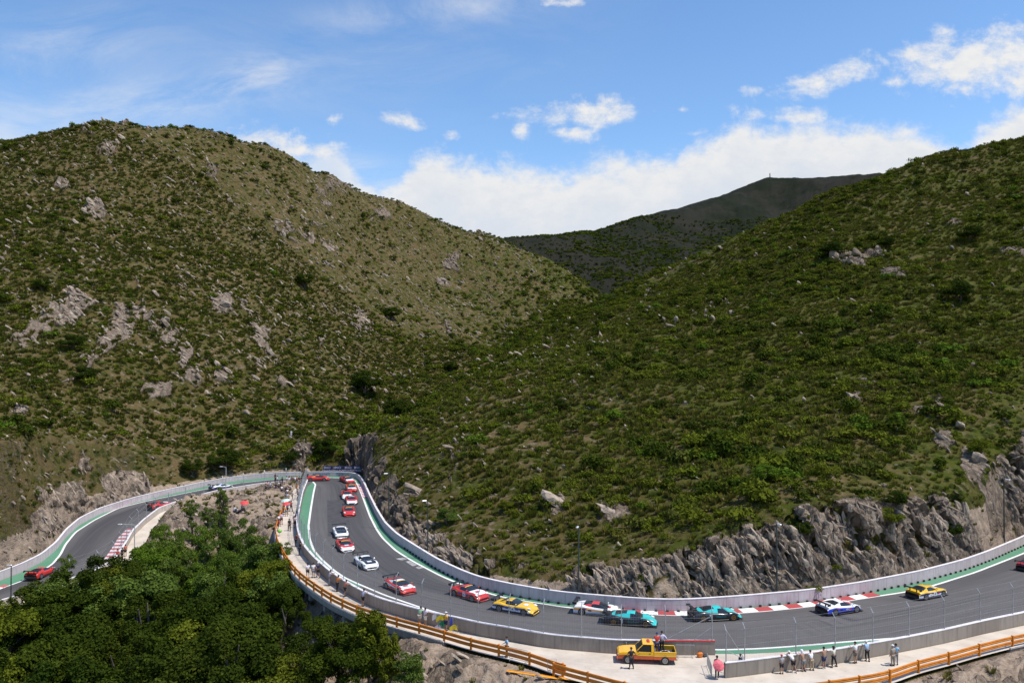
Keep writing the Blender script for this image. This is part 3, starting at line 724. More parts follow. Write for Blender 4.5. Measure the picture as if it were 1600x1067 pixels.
def terrain_mat():
    m = bpy.data.materials.new('hillside'); m.use_nodes = True
    T_ = NT(m.node_tree); bs = m.node_tree.nodes['Principled BSDF']
    geo = T_.new('ShaderNodeNewGeometry'); pos = geo.outputs['Position']
    rk = T_.attr('rock').outputs['Fac']; dt = T_.attr('dirt').outputs['Fac']; ct = T_.attr('cut').outputs['Fac']
    sp = T_.new('ShaderNodeSeparateXYZ'); T_.l.new(pos, sp.inputs[0])
    nb = T_.noise(pos, 0.035, 5, 0.6); nm = T_.noise(pos, 0.22, 6, 0.65); nf = T_.noise(pos, 1.6, 5, 0.7); nff = T_.noise(pos, 5.0, 4, 0.7)
    # dry grass, green grass, earth
    g = T_.mix(T_.smooth(nb, 0.36, 0.64), (0.086, 0.064, 0.022), (0.128, 0.090, 0.042))
    g = T_.mix(T_.math('MULTIPLY', T_.smooth(nm, 0.40, 0.62), T_.smooth(sp.outputs[0], -70, 10, 0.55, 1.0)), g, (0.052, 0.062, 0.009))
    g = T_.mix(T_.smooth(nf, 0.52, 0.72, 0, 0.7), g, (0.185, 0.140, 0.090))
    g = T_.mix(T_.smooth(nff, 0.55, 0.72, 0, 0.55), g, (0.028, 0.038, 0.010))
    # the right hand hill is greener
    gr = T_.smooth(sp.outputs[0], -10, 60, 0, 0.6)
    g = T_.mix(T_.math('MULTIPLY', gr, T_.smooth(nb, 0.40, 0.60, 1.0, 0.2)), g, (0.070, 0.084, 0.012))
    lf = T_.smooth(sp.outputs[0], -20, 40, 1.0, 0.45)
    g = T_.mix(T_.math('MULTIPLY', lf, T_.smooth(T_.noise(T_.mapping(pos, (1, .7, 1.4), (0, rad(35), 0)), 0.62, 6, 0.78), 0.545, 0.64, 0, 0.85)), g, (0.215, 0.170, 0.130))
    g = T_.mix(T_.smooth(T_.noise(T_.mapping(pos, (1, 1, 1), (1.1, 0, 2.0)), 0.42, 6, 0.78), 0.54, 0.64, 0, 0.8), g, (0.030, 0.036, 0.008))
    # clumps of low scrub too small to be plants of their own
    vor = T_.new('ShaderNodeTexVoronoi'); T_.l.new(pos, vor.inputs['Vector']); vor.inputs['Scale'].default_value = 0.55
    clump = T_.smooth(T_.math('ADD', vor.outputs['Distance'], T_.math('MULTIPLY', nf, 0.5)), 0.45, 0.78, 1, 0)
    g = T_.mix(T_.math('MULTIPLY', clump, T_.smooth(nm, 0.35, 0.6, 0.4, 0.95)), g, (0.026, 0.036, 0.008))
    earth = T_.mix(T_.smooth(nf, 0.3, 0.7), (0.24, 0.175, 0.125), (0.40, 0.31, 0.235))
    earth = T_.mix(T_.smooth(nm, 0.5, 0.75, 0, 0.6), earth, (0.14, 0.115, 0.075))
    earth = T_.mix(T_.smooth(nff, 0.6, 0.72, 0, 0.5), earth, (0.09, 0.09, 0.04))
    g = T_.mix(T_.smooth(T_.math('ADD', dt, T_.math('MULTIPLY', T_.math('SUBTRACT', nm, 0.5), 0.9)), 0.35, 0.62), g, earth)
    # rock with tilted strata, cracks and lichen
    stv = T_.mapping(pos, (0.9, 0.5, 0.22), (0, rad(-32), 0))
    s1 = T_.noise(stv, 1.0, 7, 0.68, 0.4); s2 = T_.noise(T_.mapping(pos, (3.2, 1.6, 0.6), (0, rad(-32), 0)), 1.0, 5, 0.7)
    v2 = T_.new('ShaderNodeTexVoronoi', feature='DISTANCE_TO_EDGE'); T_.l.new(T_.mapping(pos, (0.75, 0.6, 0.30), (0, rad(-32), 0)), v2.inputs['Vector']); v2.inputs['Scale'].default_value = 1.0
    r = T_.mix(T_.smooth(s1, 0.32, 0.68), (0.21, 0.150, 0.106), (0.52, 0.405, 0.305))
    r = T_.mix(T_.smooth(s2, 0.35, 0.68, 0.0, 0.75), r, (0.135, 0.105, 0.082))
    r = T_.mix(T_.smooth(nm, 0.5, 0.72, 0, 0.45), r, (0.34, 0.245, 0.175))
    r = T_.mix(T_.smooth(v2.outputs['Distance'], 0.0, 0.045, 0.75, 0), r, (0.045, 0.038, 0.032))
    s3 = T_.noise(T_.mapping(pos, (0.42, 0.3, 0.12), (0, rad(-40), 0)), 1.0, 6, 0.72, 0.6)
    r = T_.mix(T_.smooth(s3, 0.36, 0.50, 0.8, 0), r, (0.070, 0.060, 0.045))
    r = T_.mix(T_.smooth(nff, 0.5, 0.68, 0, 0.45), r, (0.07, 0.07, 0.045))
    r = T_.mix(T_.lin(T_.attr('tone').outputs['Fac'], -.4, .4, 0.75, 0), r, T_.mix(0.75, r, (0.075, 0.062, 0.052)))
    f = T_.smooth(T_.math('ADD', rk, T_.math('MULTIPLY', T_.math('SUBTRACT', nf, 0.5), 0.55)), 0.36, 0.56)
    c = T_.mix(f, g, r)
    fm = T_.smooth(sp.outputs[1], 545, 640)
    mt = T_.mix(T_.smooth(T_.noise(pos, 0.012, 6, 0.65), 0.35, 0.65), (0.012, 0.016, 0.010), (0.026, 0.024, 0.020))  # far range: cloud shadow put into its base colour
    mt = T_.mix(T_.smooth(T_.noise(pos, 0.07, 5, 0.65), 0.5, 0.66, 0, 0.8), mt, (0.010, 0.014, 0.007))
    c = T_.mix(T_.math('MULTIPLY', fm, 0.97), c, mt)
    T_.l.new(c, bs.inputs['Base Color']); bs.inputs['Roughness'].default_value = 0.95; bs.inputs['Specular IOR Level'].default_value = 0.03
    bn = T_.new('ShaderNodeBump'); bn.inputs['Strength'].default_value = 0.9; bn.inputs['Distance'].default_value = 0.5
    h = T_.math('ADD', T_.math('MULTIPLY', T_.math('ADD', s1, T_.math('MULTIPLY', s2, 0.4)), T_.math('ADD', T_.math('MULTIPLY', f, 1.1), 0.1)), T_.math('MULTIPLY', T_.math('ADD', nf, nff), 0.45))
    h = T_.math('ADD', h, T_.math('MULTIPLY', clump, 0.5))
    T_.l.new(h, bn.inputs['Height']); T_.l.new(bn.outputs[0], bs.inputs['Normal'])
    return m
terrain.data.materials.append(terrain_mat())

# height look-up on the finished sheet
ZF = ZD.reshape(NR, NU); NZ = N3[:, 2].reshape(NR, NU); RK = rock_all.reshape(NR, NU); CUTG = cutz.reshape(NR, NU); SDG = sd.reshape(NR, NU)
def tsample(G, x, y):
    x = np.atleast_1d(np.asarray(x, float)); y = np.atleast_1d(np.asarray(y, float))
    j = np.clip(np.searchsorted(YR, y) - 1, 0, NR - 2); v = np.clip((y - YR[j]) / (YR[j + 1] - YR[j]), 0, 1)
    u = np.clip((x / y + 0.98) / 1.96 * (NU - 1), 0, NU - 1.001); i = u.astype(int); u = u - i
    return (G[j, i] * (1 - u) + G[j, i + 1] * u) * (1 - v) + (G[j + 1, i] * (1 - u) + G[j + 1, i + 1] * u) * v
def tz(x, y): return float(tsample(ZF, x, y)[0])
def hit(px, py, y0=60.0, y1=2500.0):
    d = ray(px, py); ys = np.geomspace(y0, y1, 3000); t = ys / d[1]
    h = tsample(ZF, d[0] * t, ys); zz = HC + d[2] * t
    k = np.where(zz <= h)[0]
    if not len(k): return None
    k = k[0]; return np.array((d[0] * t[k], ys[k], h[k]))

# ------------------------------------------------------------------ track surfaces
ASPH = asphalt_mat()
GREEN = paint_mat('green_paint', (0.075, 0.225, 0.125), (0.16, 0.22, 0.15), 0.55)
WHITE = paint_mat('white_paint', (0.78, 0.77, 0.72), (0.40, 0.38, 0.34), 0.45)
BEIGE = concrete_mat('pale_concrete', (0.44, 0.375, 0.305), (0.58, 0.505, 0.42), (0.27, 0.225, 0.18))
def structure(o, label=None): return tag(o, label, kind='structure')
DR = resample(np.concatenate([offset(D2, 0), D1]), NA, 1.0)
structure(ribbon('road', B, DR, ASPH, 0.0, across=6))
structure(ribbon('road', LB, LD, ASPH, 0.0, across=6))
def pair(a, b, n): return resample(a, n), resample(b, n)
structure(ribbon('painted_runoff', A, B, GREEN, 0.004))
structure(ribbon('painted_runoff', LA, LB, GREEN, 0.004))
# white edge lines
def line(w, wd, name='edge_line', dz=0.008):
    return structure(ribbon(name, offset(w, wd / 2), offset(w, -wd / 2), WHITE, dz))
line(A, 0.30); line(LA, 0.30)
CN = C[: -1]
line(C, 0.30)
# inner painted run-off between the line and the inner wall
Cs = sub(C, C[-1], ground(566, 914)); Ds = sub(D1, ground(476, 764), ground(540, 926.5))
if Ds[0, 1] < Ds[-1, 1]: Ds = Ds[::-1]
if Cs[0, 1] < Cs[-1, 1]: Cs = Cs[::-1]
a_, b_ = pair(Cs, Ds, 160)
b_ = b_ + (a_ - b_) * 0.16
structure(ribbon('painted_runoff', a_, b_, GREEN, 0.004))
Cr = sub(C, ground(1117, 1015), ground(1600, 972))
gi = chain([(1117, 1020.5), (1150, 1021.5), (1185, 1020), (1246, 1017), (1330, 1009), (1420, 1001), (1500, 991), (1600, 974)][::-1], 160)
if Cr[0, 0] < Cr[-1, 0]: Cr = Cr[::-1]
a_, b_ = pair(Cr, gi, 160)
structure(ribbon('painted_runoff', a_, b_, GREEN, 0.0045))
strip_in = chain([(1112, 1024.2), (1133.4, 1060), (1150, 1058.2), (1218, 1049.5), (1283, 1041.5), (1350, 1030), (1419, 1017.3), (1477, 1005.5), (1535, 991.5)][::-1], 160, sig=1)
gi2 = chain([(1112, 1021), (1133, 1021), (1150, 1021.7), (1185, 1020.2), (1246, 1017.2), (1330, 1009.2), (1420, 1001.2), (1477, 994.6), (1535, 986)][::-1], 160, sig=1)
structure(ribbon('concrete_strip', gi2, strip_in, BEIGE, 0.0042))
# walkway and service apron
apron = list(D1[::-1]) + [ground(1133.5, 1059.4)] + list(D2[::-1]) + list(E[::-1])
structure(sheet('walkway', apron, BEIGE, 0.014))
structure(ribbon('walkway', LD, LE, BEIGE, 0.010))
# kerbs
KERB = stripe_mat('kerb_paint', (0.40, 0.045, 0.045), (0.74, 0.72, 0.69), 1.75)
KERBS = stripe_mat('kerb_paint_short', (0.45, 0.10, 0.10), (0.74, 0.70, 0.70), 0.85)
def kerb(w, wd, mat):
    v, f, uv = sweep(w, [(0.0, 0.0), (0.0, 0.02), (wd * .35, 0.05), (wd, 0.07), (wd, 0.0)], True)
    o = mesh_obj('kerb', v, f, mat, None, False, uv); structure(o); return o
ka = sub(A, ground(962, 956), ground(1378, 930)); ka = offset(ka, 0.0, 0.006)
side = 1.0 if np.dot(normals2(A)[NA // 2], (B[NA // 2] - A[NA // 2])[:2]) > 0 else -1.0
kerb(ka, 1.1 * side, KERB)
kh = offset(sub(A, ground(558, 757), ground(567, 778)), 0, 0.006); kerb(kh, 1.3 * side, KERBS)
kl = sub(offset(LD, -0.9 if np.dot(normals2(LD)[150], (LB[150] - LD[150])[:2]) < 0 else 0.9), gl(196, 826), gl(168, 876)); kl = kl.copy(); kl[:, 2] += 0.006
sl_ = 1.0 if np.dot(normals2(LD)[150], (LB[150] - LD[150])[:2]) > 0 else -1.0
kerb(kl, 1.2 * sl_, KERBS)
kq = offset(sub(LA, gl(14, 914), gl(-60, 944)), 0, 0.006); kerb(kq, 0.9 * (1.0 if np.dot(normals2(LA)[150], (LB[150] - LA[150])[:2]) > 0 else -1.0), KERBS)
# repaired patch of darker asphalt and chalked repair marks
PATCH = M('patch_asphalt', (0.052, 0.049, 0.050), 0.85, var=0.25, vscale=1.0, bump=0.2)
structure(sheet('road_patch', [ground(511, 781.5), ground(542, 780), ground(549, 836), ground(512, 838)], PATCH, 0.004))
for q in ([(618, 872.5), (629, 870.5), (636, 873), (628, 875)], [(634, 877), (640, 875.5), (652, 882), (645, 884.5)], [(655, 884.2), (662, 886.5), (655, 888.5), (649, 886.2)]):
    structure(sheet('chalk_mark', [ground(*p) for p in q], M('chalk', (0.30, 0.29, 0.28), 0.9, var=0.5, vscale=2.5), 0.004))
# ------------------------------------------------------------------ walls, fences, rails, bridge
def project(p):
    d = np.asarray(p, float) - np.array((0, 0, HC))
    dep = d[1] * CP + d[2] * SP; up = d[2] * CP - d[1] * SP
    return 800 + F * d[0] / dep, 533.5 - F * up / dep
def side_to(w, target):
    m = len(w) // 2; k = np.argmin(np.hypot(target[:, 0] - w[m, 0], target[:, 1] - w[m, 1]))
    return 1.0 if np.dot(normals2(w)[m], (target[k] - w[m])[:2]) > 0 else -1.0
def arc_at_px(w, px):      # arc position where the polyline crosses an image column
    q = np.array([project(p)[0] for p in w]); L = arclen(w); out = []
    for i in range(len(w) - 1):
        if (q[i] - px) * (q[i + 1] - px) <= 0 and q[i] != q[i + 1]: out.append(L[i] + (px - q[i]) / (q[i + 1] - q[i]) * (L[i + 1] - L[i]))
    return out
def at_arc(w, s):
    L = arclen(w); return np.array([np.interp(s, L, w[:, k]) for k in range(3)])
PINK = wall_mat('pink_wall_paint', (0.52, 0.43, 0.44), (0.58, 0.50, 0.50), 4.2, (0.34, 0.26, 0.25), 0.65)
CONC = wall_mat('weathered_concrete', (0.23, 0.195, 0.16), (0.32, 0.28, 0.235), 4.0, (0.15, 0.125, 0.10), 0.55)
COPE = M('white_coping', (0.66, 0.62, 0.62), 0.7, var=0.12, vscale=2.0)
GALV = M('galvanised_steel', (0.34, 0.35, 0.36), 0.5, metal=0.35, var=0.2)
DARKM = M('dark_steel', (0.055, 0.065, 0.06), 0.6, metal=0.2, var=0.3)
def hwall(p): return float(np.interp(p[1], [60, 95, 150, 178], [1.25, 1.3, 1.12, 0.95]))
def wall_thing(name, w, side, label, mat, hf=hwall):
    root = empty(name, tuple(w[0]), 0, label, 'wall'); g = w - w[0]
    n = len(w); nn = normals2(w) * side; L = arclen(w); h = np.array([hf(p) for p in w])
    def strip(pr, nm, m_):
        v = []; uv = []; f = []; k = len(pr)
        for i in range(n):
            for (a, lo, z) in pr:
                zz = z if lo else h[i] + z
                v.append((g[i, 0] + nn[i, 0] * a, g[i, 1] + nn[i, 1] * a, g[i, 2] + zz)); uv.append((L[i], zz))
        for i in range(n - 1):
            for q in range(k):
                r = (q + 1) % k; f.append((i * k + q, (i + 1) * k + q, (i + 1) * k + r, i * k + r))
        f.append(tuple(range(k))); f.append(tuple(range((n - 1) * k + k - 1, (n - 1) * k - 1, -1)))
        mesh_obj(nm, v, f, m_, root, False, uv)
    strip([(0, True, -0.35), (0, False, -0.06), (0.28, False, -0.06), (0.28, True, -0.35)], 'wall_face', mat)
    strip([(-0.02, False, -0.06), (-0.02, False, 0.0), (0.30, False, 0.0), (0.30, False, -0.06)], 'coping', COPE)
    return root
OUT = resample(np.concatenate([B, LB[1:]]), 620)
so_ = -side_to(B, A)
wo_thing = wall_thing('barrier_wall', OUT, so_, 'long pink barrier wall with white top along the outer edge of the track', PINK)
drain = MB().box((0, 0, 0), (0.26, 0.16, 0.22), bev=0.03)
dme = None
for s in (arc_at_px(B, 1606) or [3])[0] + np.arange(0, 96) * 1.12:
    p = at_arc(B, s); q = at_arc(B, s + .3); t = (q - p)
    if dme is None: o = drain.build('drain_outlet', M('black_rubber', (0.02, 0.02, 0.02), 0.8), wo_thing); dme = o.data
    else: o = bpy.data.objects.new('drain_outlet', dme); COL.objects.link(o); o.parent = wo_thing
    nn = np.array((-t[1], t[0])) / np.hypot(t[0], t[1]) * -so_
    o.location = (p[0] - OUT[0, 0] + nn[0] * 0.14, p[1] - OUT[0, 1] + nn[1] * 0.14, p[2] + 0.12); o.rotation_euler = (0, 0, math.atan2(t[1], t[0]))
s1 = side_to(D1, A); s2 = side_to(D2, A); sL = side_to(LD, LA)
w1 = wall_thing('concrete_wall', D1, s1, 'grey concrete wall between the footbridge walkway and the track straight', CONC)
w2 = wall_thing('concrete_wall', D2, s2, 'grey concrete wall with leaning spectators at the right of the gap', CONC)
wL = wall_thing('concrete_wall', LD, sL, 'pale low wall on the inner side of the left arm of the track', wall_mat('pale_wall', (0.42, 0.37, 0.32), (0.5, 0.45, 0.4), 4.0), lambda p: 1.0)
# red painted stretch on top of the near wall, and a pale notice
rs = sub(D1, ground(1036, 1023), ground(1117.5, 1023.5)); rs = resample(rs, 20)
if side_to(rs, A) != s1: rs = rs[::-1]
pr = [(-0.035, 1.175), (-0.035, 1.275), (0.20, 1.275), (0.20, 1.175)]
v, f, uv = sweep(rs, [(a * s1, b) for a, b in pr]); v = v - D1[0]
mesh_obj('red_rail', v, f, M('red_rail_paint', (0.42, 0.06, 0.05), 0.5, var=0.2), w1)
# lettering on the far wall of the hairpin
def text_mesh(txt, size, depth=0.01):
    cu_ = bpy.data.curves.new('lettering', 'FONT'); cu_.body = txt; cu_.size = size; cu_.extrude = depth; cu_.align_x = 'CENTER'; cu_.align_y = 'CENTER'; cu_.resolution_u = 2
    o = bpy.data.objects.new('lettering', cu_); COL.objects.link(o); dg = bpy.context.evaluated_depsgraph_get()
    me_ = bpy.data.meshes.new_from_object(o.evaluated_get(dg)); bpy.data.objects.remove(o); bpy.data.curves.remove(cu_)
    me_.name = 'lettering'; return me_
def put_text(txt, size, loc, rot, mat, parent):
    me_ = text_mesh(txt, size); me_.materials.clear(); me_.materials.append(mat)
    o = bpy.data.objects.new('lettering', me_); COL.objects.link(o); o.location = loc; o.rotation_euler = rot; o.parent = parent
    return o
BLUE = M('blue_lettering', (0.05, 0.06, 0.22), 0.6)
for txt, px in (('ATEGUSTATUTI', 505), ('ATESTATUTI', 534)):
    a_ = arc_at_px(OUT, px)
    a_ = [q for q in a_ if at_arc(OUT, q)[1] > 165]
    if a_:
        p = at_arc(OUT, a_[0]); q = at_arc(OUT, a_[0] + .6); ang = math.atan2(q[1] - p[1], q[0] - p[0])
        if math.cos(ang) < 0: ang += math.pi
        put_text(txt, 0.62, (p[0] - OUT[0, 0], p[1] - OUT[0, 1] - 0.03, p[2] - OUT[0, 2] + 0.46), (rad(90), 0, ang), BLUE, wo_thing)

# catch fences standing on the inner walls
def fence_thing(w, side, arcs, label, top=2.95, net=True, span=None):
    base = offset(w, 0.14 * side)
    Hh = np.array([hwall(p) for p in w]) if w is not LD else np.full(len(w), 1.0)
    L = arclen(w); root = empty('catch_fence', tuple(base[0] + np.array((0, 0, Hh[0]))), 0, label, 'fence'); o0 = np.array(root.location)
    nn = normals2(w) * side
    def pt(s, z, out=0.0):
        p = at_arc(base, s); i = min(np.searchsorted(L, s), len(L) - 1)
        return np.array((p[0] + nn[i, 0] * out, p[1] + nn[i, 1] * out, p[2] + np.interp(s, L, Hh) + z)) - o0
    for s in arcs:
        MB().tube([pt(s, -0.25), pt(s, top - .4), pt(s, top, .32)], [0.045, 0.045, 0.04], 6).build('post', GALV, root)
    lo, hi = (min(arcs), max(arcs)) if span is None else span
    ss = np.arange(lo, hi + .01, 1.2)
    for z, out in ((top - .02, .31), (top - .42, 0), (1.9, 0), (1.25, 0), (.6, 0)):
        MB().tube([pt(s, z, out) for s in ss], 0.013, 3).build('wire', GALV, root)
    if net:
        mb = MB()
        for s in np.arange(lo, hi, 0.22): mb.tube([pt(s, 0.05), pt(s, top - .42)], 0.0032, 3, caps=False)
        for z in np.arange(0.2, top - .45, 0.22): mb.tube([pt(s, z) for s in np.arange(lo, hi + .01, 2.4)], 0.0032, 3, caps=False)
        mb.build('wire_netting', GALV, root)
    return root, pt
def arcs_px(w, pxs, f=None):
    out = []
    for px in pxs:
        a = arc_at_px(w, px)
        if a: out.append(min(a) if f is None else f(a))
    return out
a1_ = arcs_px(offset(D1, .14 * s1), [1112.8, 1039.7, 971, 908.7, 849, 795.4, 747, 704, 659, 619, 585.5])
a1_ += list(np.arange(a1_[-1] + 3.7, arclen(D1)[-1] - 1, 3.7))
f1_, pt1 = fence_thing(D1, s1, a1_, 'tall wire catch fence on the wall beside the footbridge walkway')
for (px0, z0, px1, z1) in ((1041, 0.05, 1112, 2.1), (1085, 0.05, 1112.8, 1.15)):
    aa = arcs_px(offset(D1, .14 * s1), [px0, px1]); MB().tube([pt1(aa[0], z0), pt1(aa[1], z1)], 0.03, 6).build('brace', GALV, f1_)
a2_ = arcs_px(offset(D2, .14 * s2), [1134.5, 1163.7, 1243.7, 1305, 1364, 1420.6, 1475.7, 1531.7, 1582.6, 1632, 1682])
f2_, pt2 = fence_thing(D2, s2, a2_, 'tall wire catch fence on the near right wall')
for (k0, z0, k1, z1) in ((0, 2.6, 1, 0.06), (0, 0.95, 1, 0.06)):
    MB().tube([pt2(a2_[k0], z0), pt2(a2_[k1], z1)], 0.03, 6).build('brace', GALV, f2_)
aL_ = list(np.arange(4, arclen(LD)[-1] - 12, 4.2))
fence_thing(LD, sL, aL_, 'wire catch fence along the left arm of the track', 2.5)
ob_ = sub(OUT, ground(472, 744), gl(320, 760)); ob_ = resample(ob_, 40)
rr_ = empty('rail_fence', tuple(ob_[0]), 0, 'thin wire fence on top of the far pink wall left of the hairpin', 'fence')
for s in np.arange(1, arclen(ob_)[-1], 4.5):
    p = at_arc(ob_, s) - ob_[0]; MB().tube([p + (0, 0.2, .9), p + (0, 0.2, 2.5)], 0.035, 5).build('post', DARKM, rr_)
for z in (1.5, 2.4): MB().tube([at_arc(ob_, s) - ob_[0] + (0, .2, z) for s in np.arange(1, arclen(ob_)[-1], 2)], .012, 3).build('wire', DARKM, rr_)

# orange guard rails
ORAN = M('orange_rail_paint', (0.60, 0.190, 0.010), 0.55, var=0.18, vscale=1.5)
sE = side_to(E, D1)
ER = offset(E, 0.16 * sE)
def rail_thing(s0, s1_, posts, label, inset=0.0):
    w = resample(np.stack([at_arc(ER, s) for s in np.linspace(s0, s1_, max(8, int(abs(s1_ - s0) / 0.9)))]), max(8, int(abs(s1_ - s0) / 0.7)))
    if inset: w = offset(w, inset * side_to(w, D1))
    root = empty('guard_rail', tuple(w[0]), 0, label, 'guard rail'); g = w - w[0]
    for lo, hi in ((0.70, 1.00), (0.27, 0.56)):
        m_ = (lo + hi) / 2; sw = side_to(w, D1)
        pr = [(-.05, lo), (-.05, m_ - .07), (-.01, m_), (-.05, m_ + .07), (-.05, hi), (.02, hi), (.045, m_ + .07), (.02, m_), (.045, m_ - .07), (.02, lo)]
        sweep_obj('rail_beam', g, [(a * sw * -1, b) for a, b in pr], ORAN, root)
    for s in posts:
        p = at_arc(ER, s)
        if inset: i = np.argmin(np.hypot(w[:, 0] - p[0], w[:, 1] - p[1])); p = w[i]
        t = at_arc(ER, s + .2) - at_arc(ER, s)
        MB().box(tuple(p - w[0] + np.array((0, 0, .53))), (0.14, 0.20, 1.10), math.atan2(t[1], t[0]), bev=.015).build('rail_post', ORAN, root)
    return root
rpx = [432, 437.5, 443.6, 448.5, 454, 461, 468, 478.7, 490.4, 503, 517, 535, 557.4, 588, 620, 655, 694, 736, 779.3, 827.5]
amin = arcs_px(ER, [434])[-1:] ; aE = arclen(ER)
low = [q for q in arcs_px(ER, rpx, max)]
low = sorted(low); st0 = arcs_px(ER, [442], min)[0]
endp = arcs_px(ER, [884], max)[0]
rail_thing(st0, endp, [st0 + .2, st0 + 3.2, st0 + 6.2, st0 + 9.0] + [q for q in low if q > st0 + 11] + [endp - .3], 'orange guard rail on the outer edge of the curved footbridge')
b0 = arcs_px(ER, [869], max)[0]; b1 = arcs_px(ER, [1060], max)[0]
rail_thing(b0, b1, arcs_px(ER, [871, 921.6, 974, 1030], max), 'orange guard rail overlapping the footbridge rail at bottom centre', -0.35)
c0 = arcs_px(ER, [1262], max)[0]; c1 = arcs_px(ER, [1705], max)[0]
rail_thing(c0, c1, arcs_px(ER, [1296, 1343, 1390.5, 1435, 1482.6, 1530, 1582, 1636, 1690], max), 'bright orange guard rail on the edge of the right hand apron')

# footbridge decks
DECK = wall_mat('deck_concrete', (0.36, 0.33, 0.29), (0.44, 0.41, 0.36), 5.0, (0.2, 0.18, 0.15), 0.6)
def deck(a, b, label, depth, step_):
    w = resample(np.stack([at_arc(E, s) for s in np.linspace(a, b, 120)]), 120); root = empty('footbridge', tuple(w[0]), 0, label, 'footbridge'); g = w - w[0]
    sd_ = side_to(w, D1)
    sweep_obj('deck_slab', g, [(0.0, 0.004), (-0.04 * sd_, -.10), (0.0, -.62), (0.5 * sd_, -.80), (depth * sd_, -.85), (depth * sd_, 0.004)], DECK, root)
    sweep_obj('deck_edge', g, [(-0.10 * sd_, 0.0), (-0.10 * sd_, 0.13), (0.05 * sd_, 0.13), (0.05 * sd_, 0.018), (-0.045 * sd_, -.02)], M('pale_edge', (0.55, 0.51, 0.45), 0.85, var=.15), root)
    L = arclen(w)
    for s in np.arange(2.0, L[-1] - 1, step_):
        p = at_arc(g, s); t = at_arc(g, min(s + .3, L[-1])) - p; n_ = np.array((-t[1], t[0], 0)); n_ /= np.linalg.norm(n_); n_ *= sd_
        mb = MB(); c = p + n_ * 0.75
        mb.box((c[0], c[1], c[2] - 1.05), (0.5, 1.3, 0.55), math.atan2(t[1], t[0]), bev=.03); c2 = p + n_ * 1.3
        mb.box((c2[0], c2[1], c2[2] - 2.6), (0.45, 0.5, 3.0), math.atan2(t[1], t[0]), bev=.03)
        mb.build('bridge_support', DECK, root)
    return root
e0 = arcs_px(E, [442], min)[0]; e1 = arcs_px(E, [694], max)[0]
deck(e0, e1, 'curved concrete footbridge cantilevered over the wooded gully', 3.0, 4.6)
e2 = arcs_px(E, [1578], max)[0]; e3 = arcs_px(E, [1712], max)[0]
deck(e2, e3, 'short concrete footbridge at the right edge beyond the earth bank', 3.0, 5.0)

# lamps and poles
LAMPGLASS = M('lamp_glass', (0.75, 0.76, 0.76), 0.2)
def street_lamp(p, h, arm, ang, label, mat, r=0.07, group=None):
    root = empty('street_lamp', tuple(p), ang, label, 'street lamp', group)
    MB().tube([(0, 0, -0.6), (0, 0, .6), (0, 0, h)], [r * 1.25, r * 1.15, r * .8], 8).build('pole', mat, root)
    MB().box((0, 0, .06), (.34, .34, .12), bev=.02).build('base_plate', mat, root)
    if arm > 0:
        MB().tube([(0, 0, h - .05), (arm * .25, 0, h + .02), (arm, 0, h + .08)], r * .55, 6).build('arm', mat, root)
    hd = MB().box((arm + .22, 0, h + .06), (.62, .24, .13), bev=.05).build('lamp_head', M('lamp_housing', (0.55, .56, .56), .4, metal=.3), root)
    MB().box((arm + .24, 0, h - .02), (.44, .18, .05), bev=.02).build('lamp_lens', LAMPGLASS, hd)
    return root
LIGHTG = M('pale_grey_steel', (0.45, 0.45, 0.43), 0.5, metal=.2, var=.1)
p = gl(210, 878); p[2] = max(p[2], tz(p[0], p[1])); street_lamp(p, 5.4, 1.9, math.pi, 'grey street lamp with long arm over the left walkway', LIGHTG)
p = gl(353, 774); p[2] = max(p[2], tz(p[0], p[1])); street_lamp(p, 5.4, 0.9, rad(160), 'grey street lamp with short arm near the hairpin crowd', LIGHTG)
p = gl(17, 958); p[2] = max(p[2] - .2, tz(p[0], p[1])); street_lamp(p, 6.0, 0.0, rad(180), 'dark post at the left edge beside the lower track', DARKM, .075)
for k, (px, py, h, lab) in enumerate([(612, 826, 8.2, 'dark lamp post nearest the hairpin on the right rock cut'), (672.5, 874, 7.4, 'dark lamp post behind the pink wall at the end of the straight'), (906, 941, 8.0, 'dark lamp post with pale head above the low rocks at centre'), (1212, 940, 7.6, 'dark lamp post against the tall cracked rock face'), (1568, 860, 8.4, 'dark lamp post above the wall at far right')]):
    g0 = ground(px, py); i = np.argmin(np.hypot(B[:, 0] - g0[0], B[:, 1] - g0[1])); nn = normals2(B)[i] * so_
    q = B[i] + np.array((nn[0], nn[1], 0)) * 0.75
    street_lamp((q[0], q[1], max(0, tz(q[0], q[1]) - .3)), h, .25, math.atan2(-nn[1], -nn[0]), lab, DARKM, .085, 'lamp posts along the outer wall')

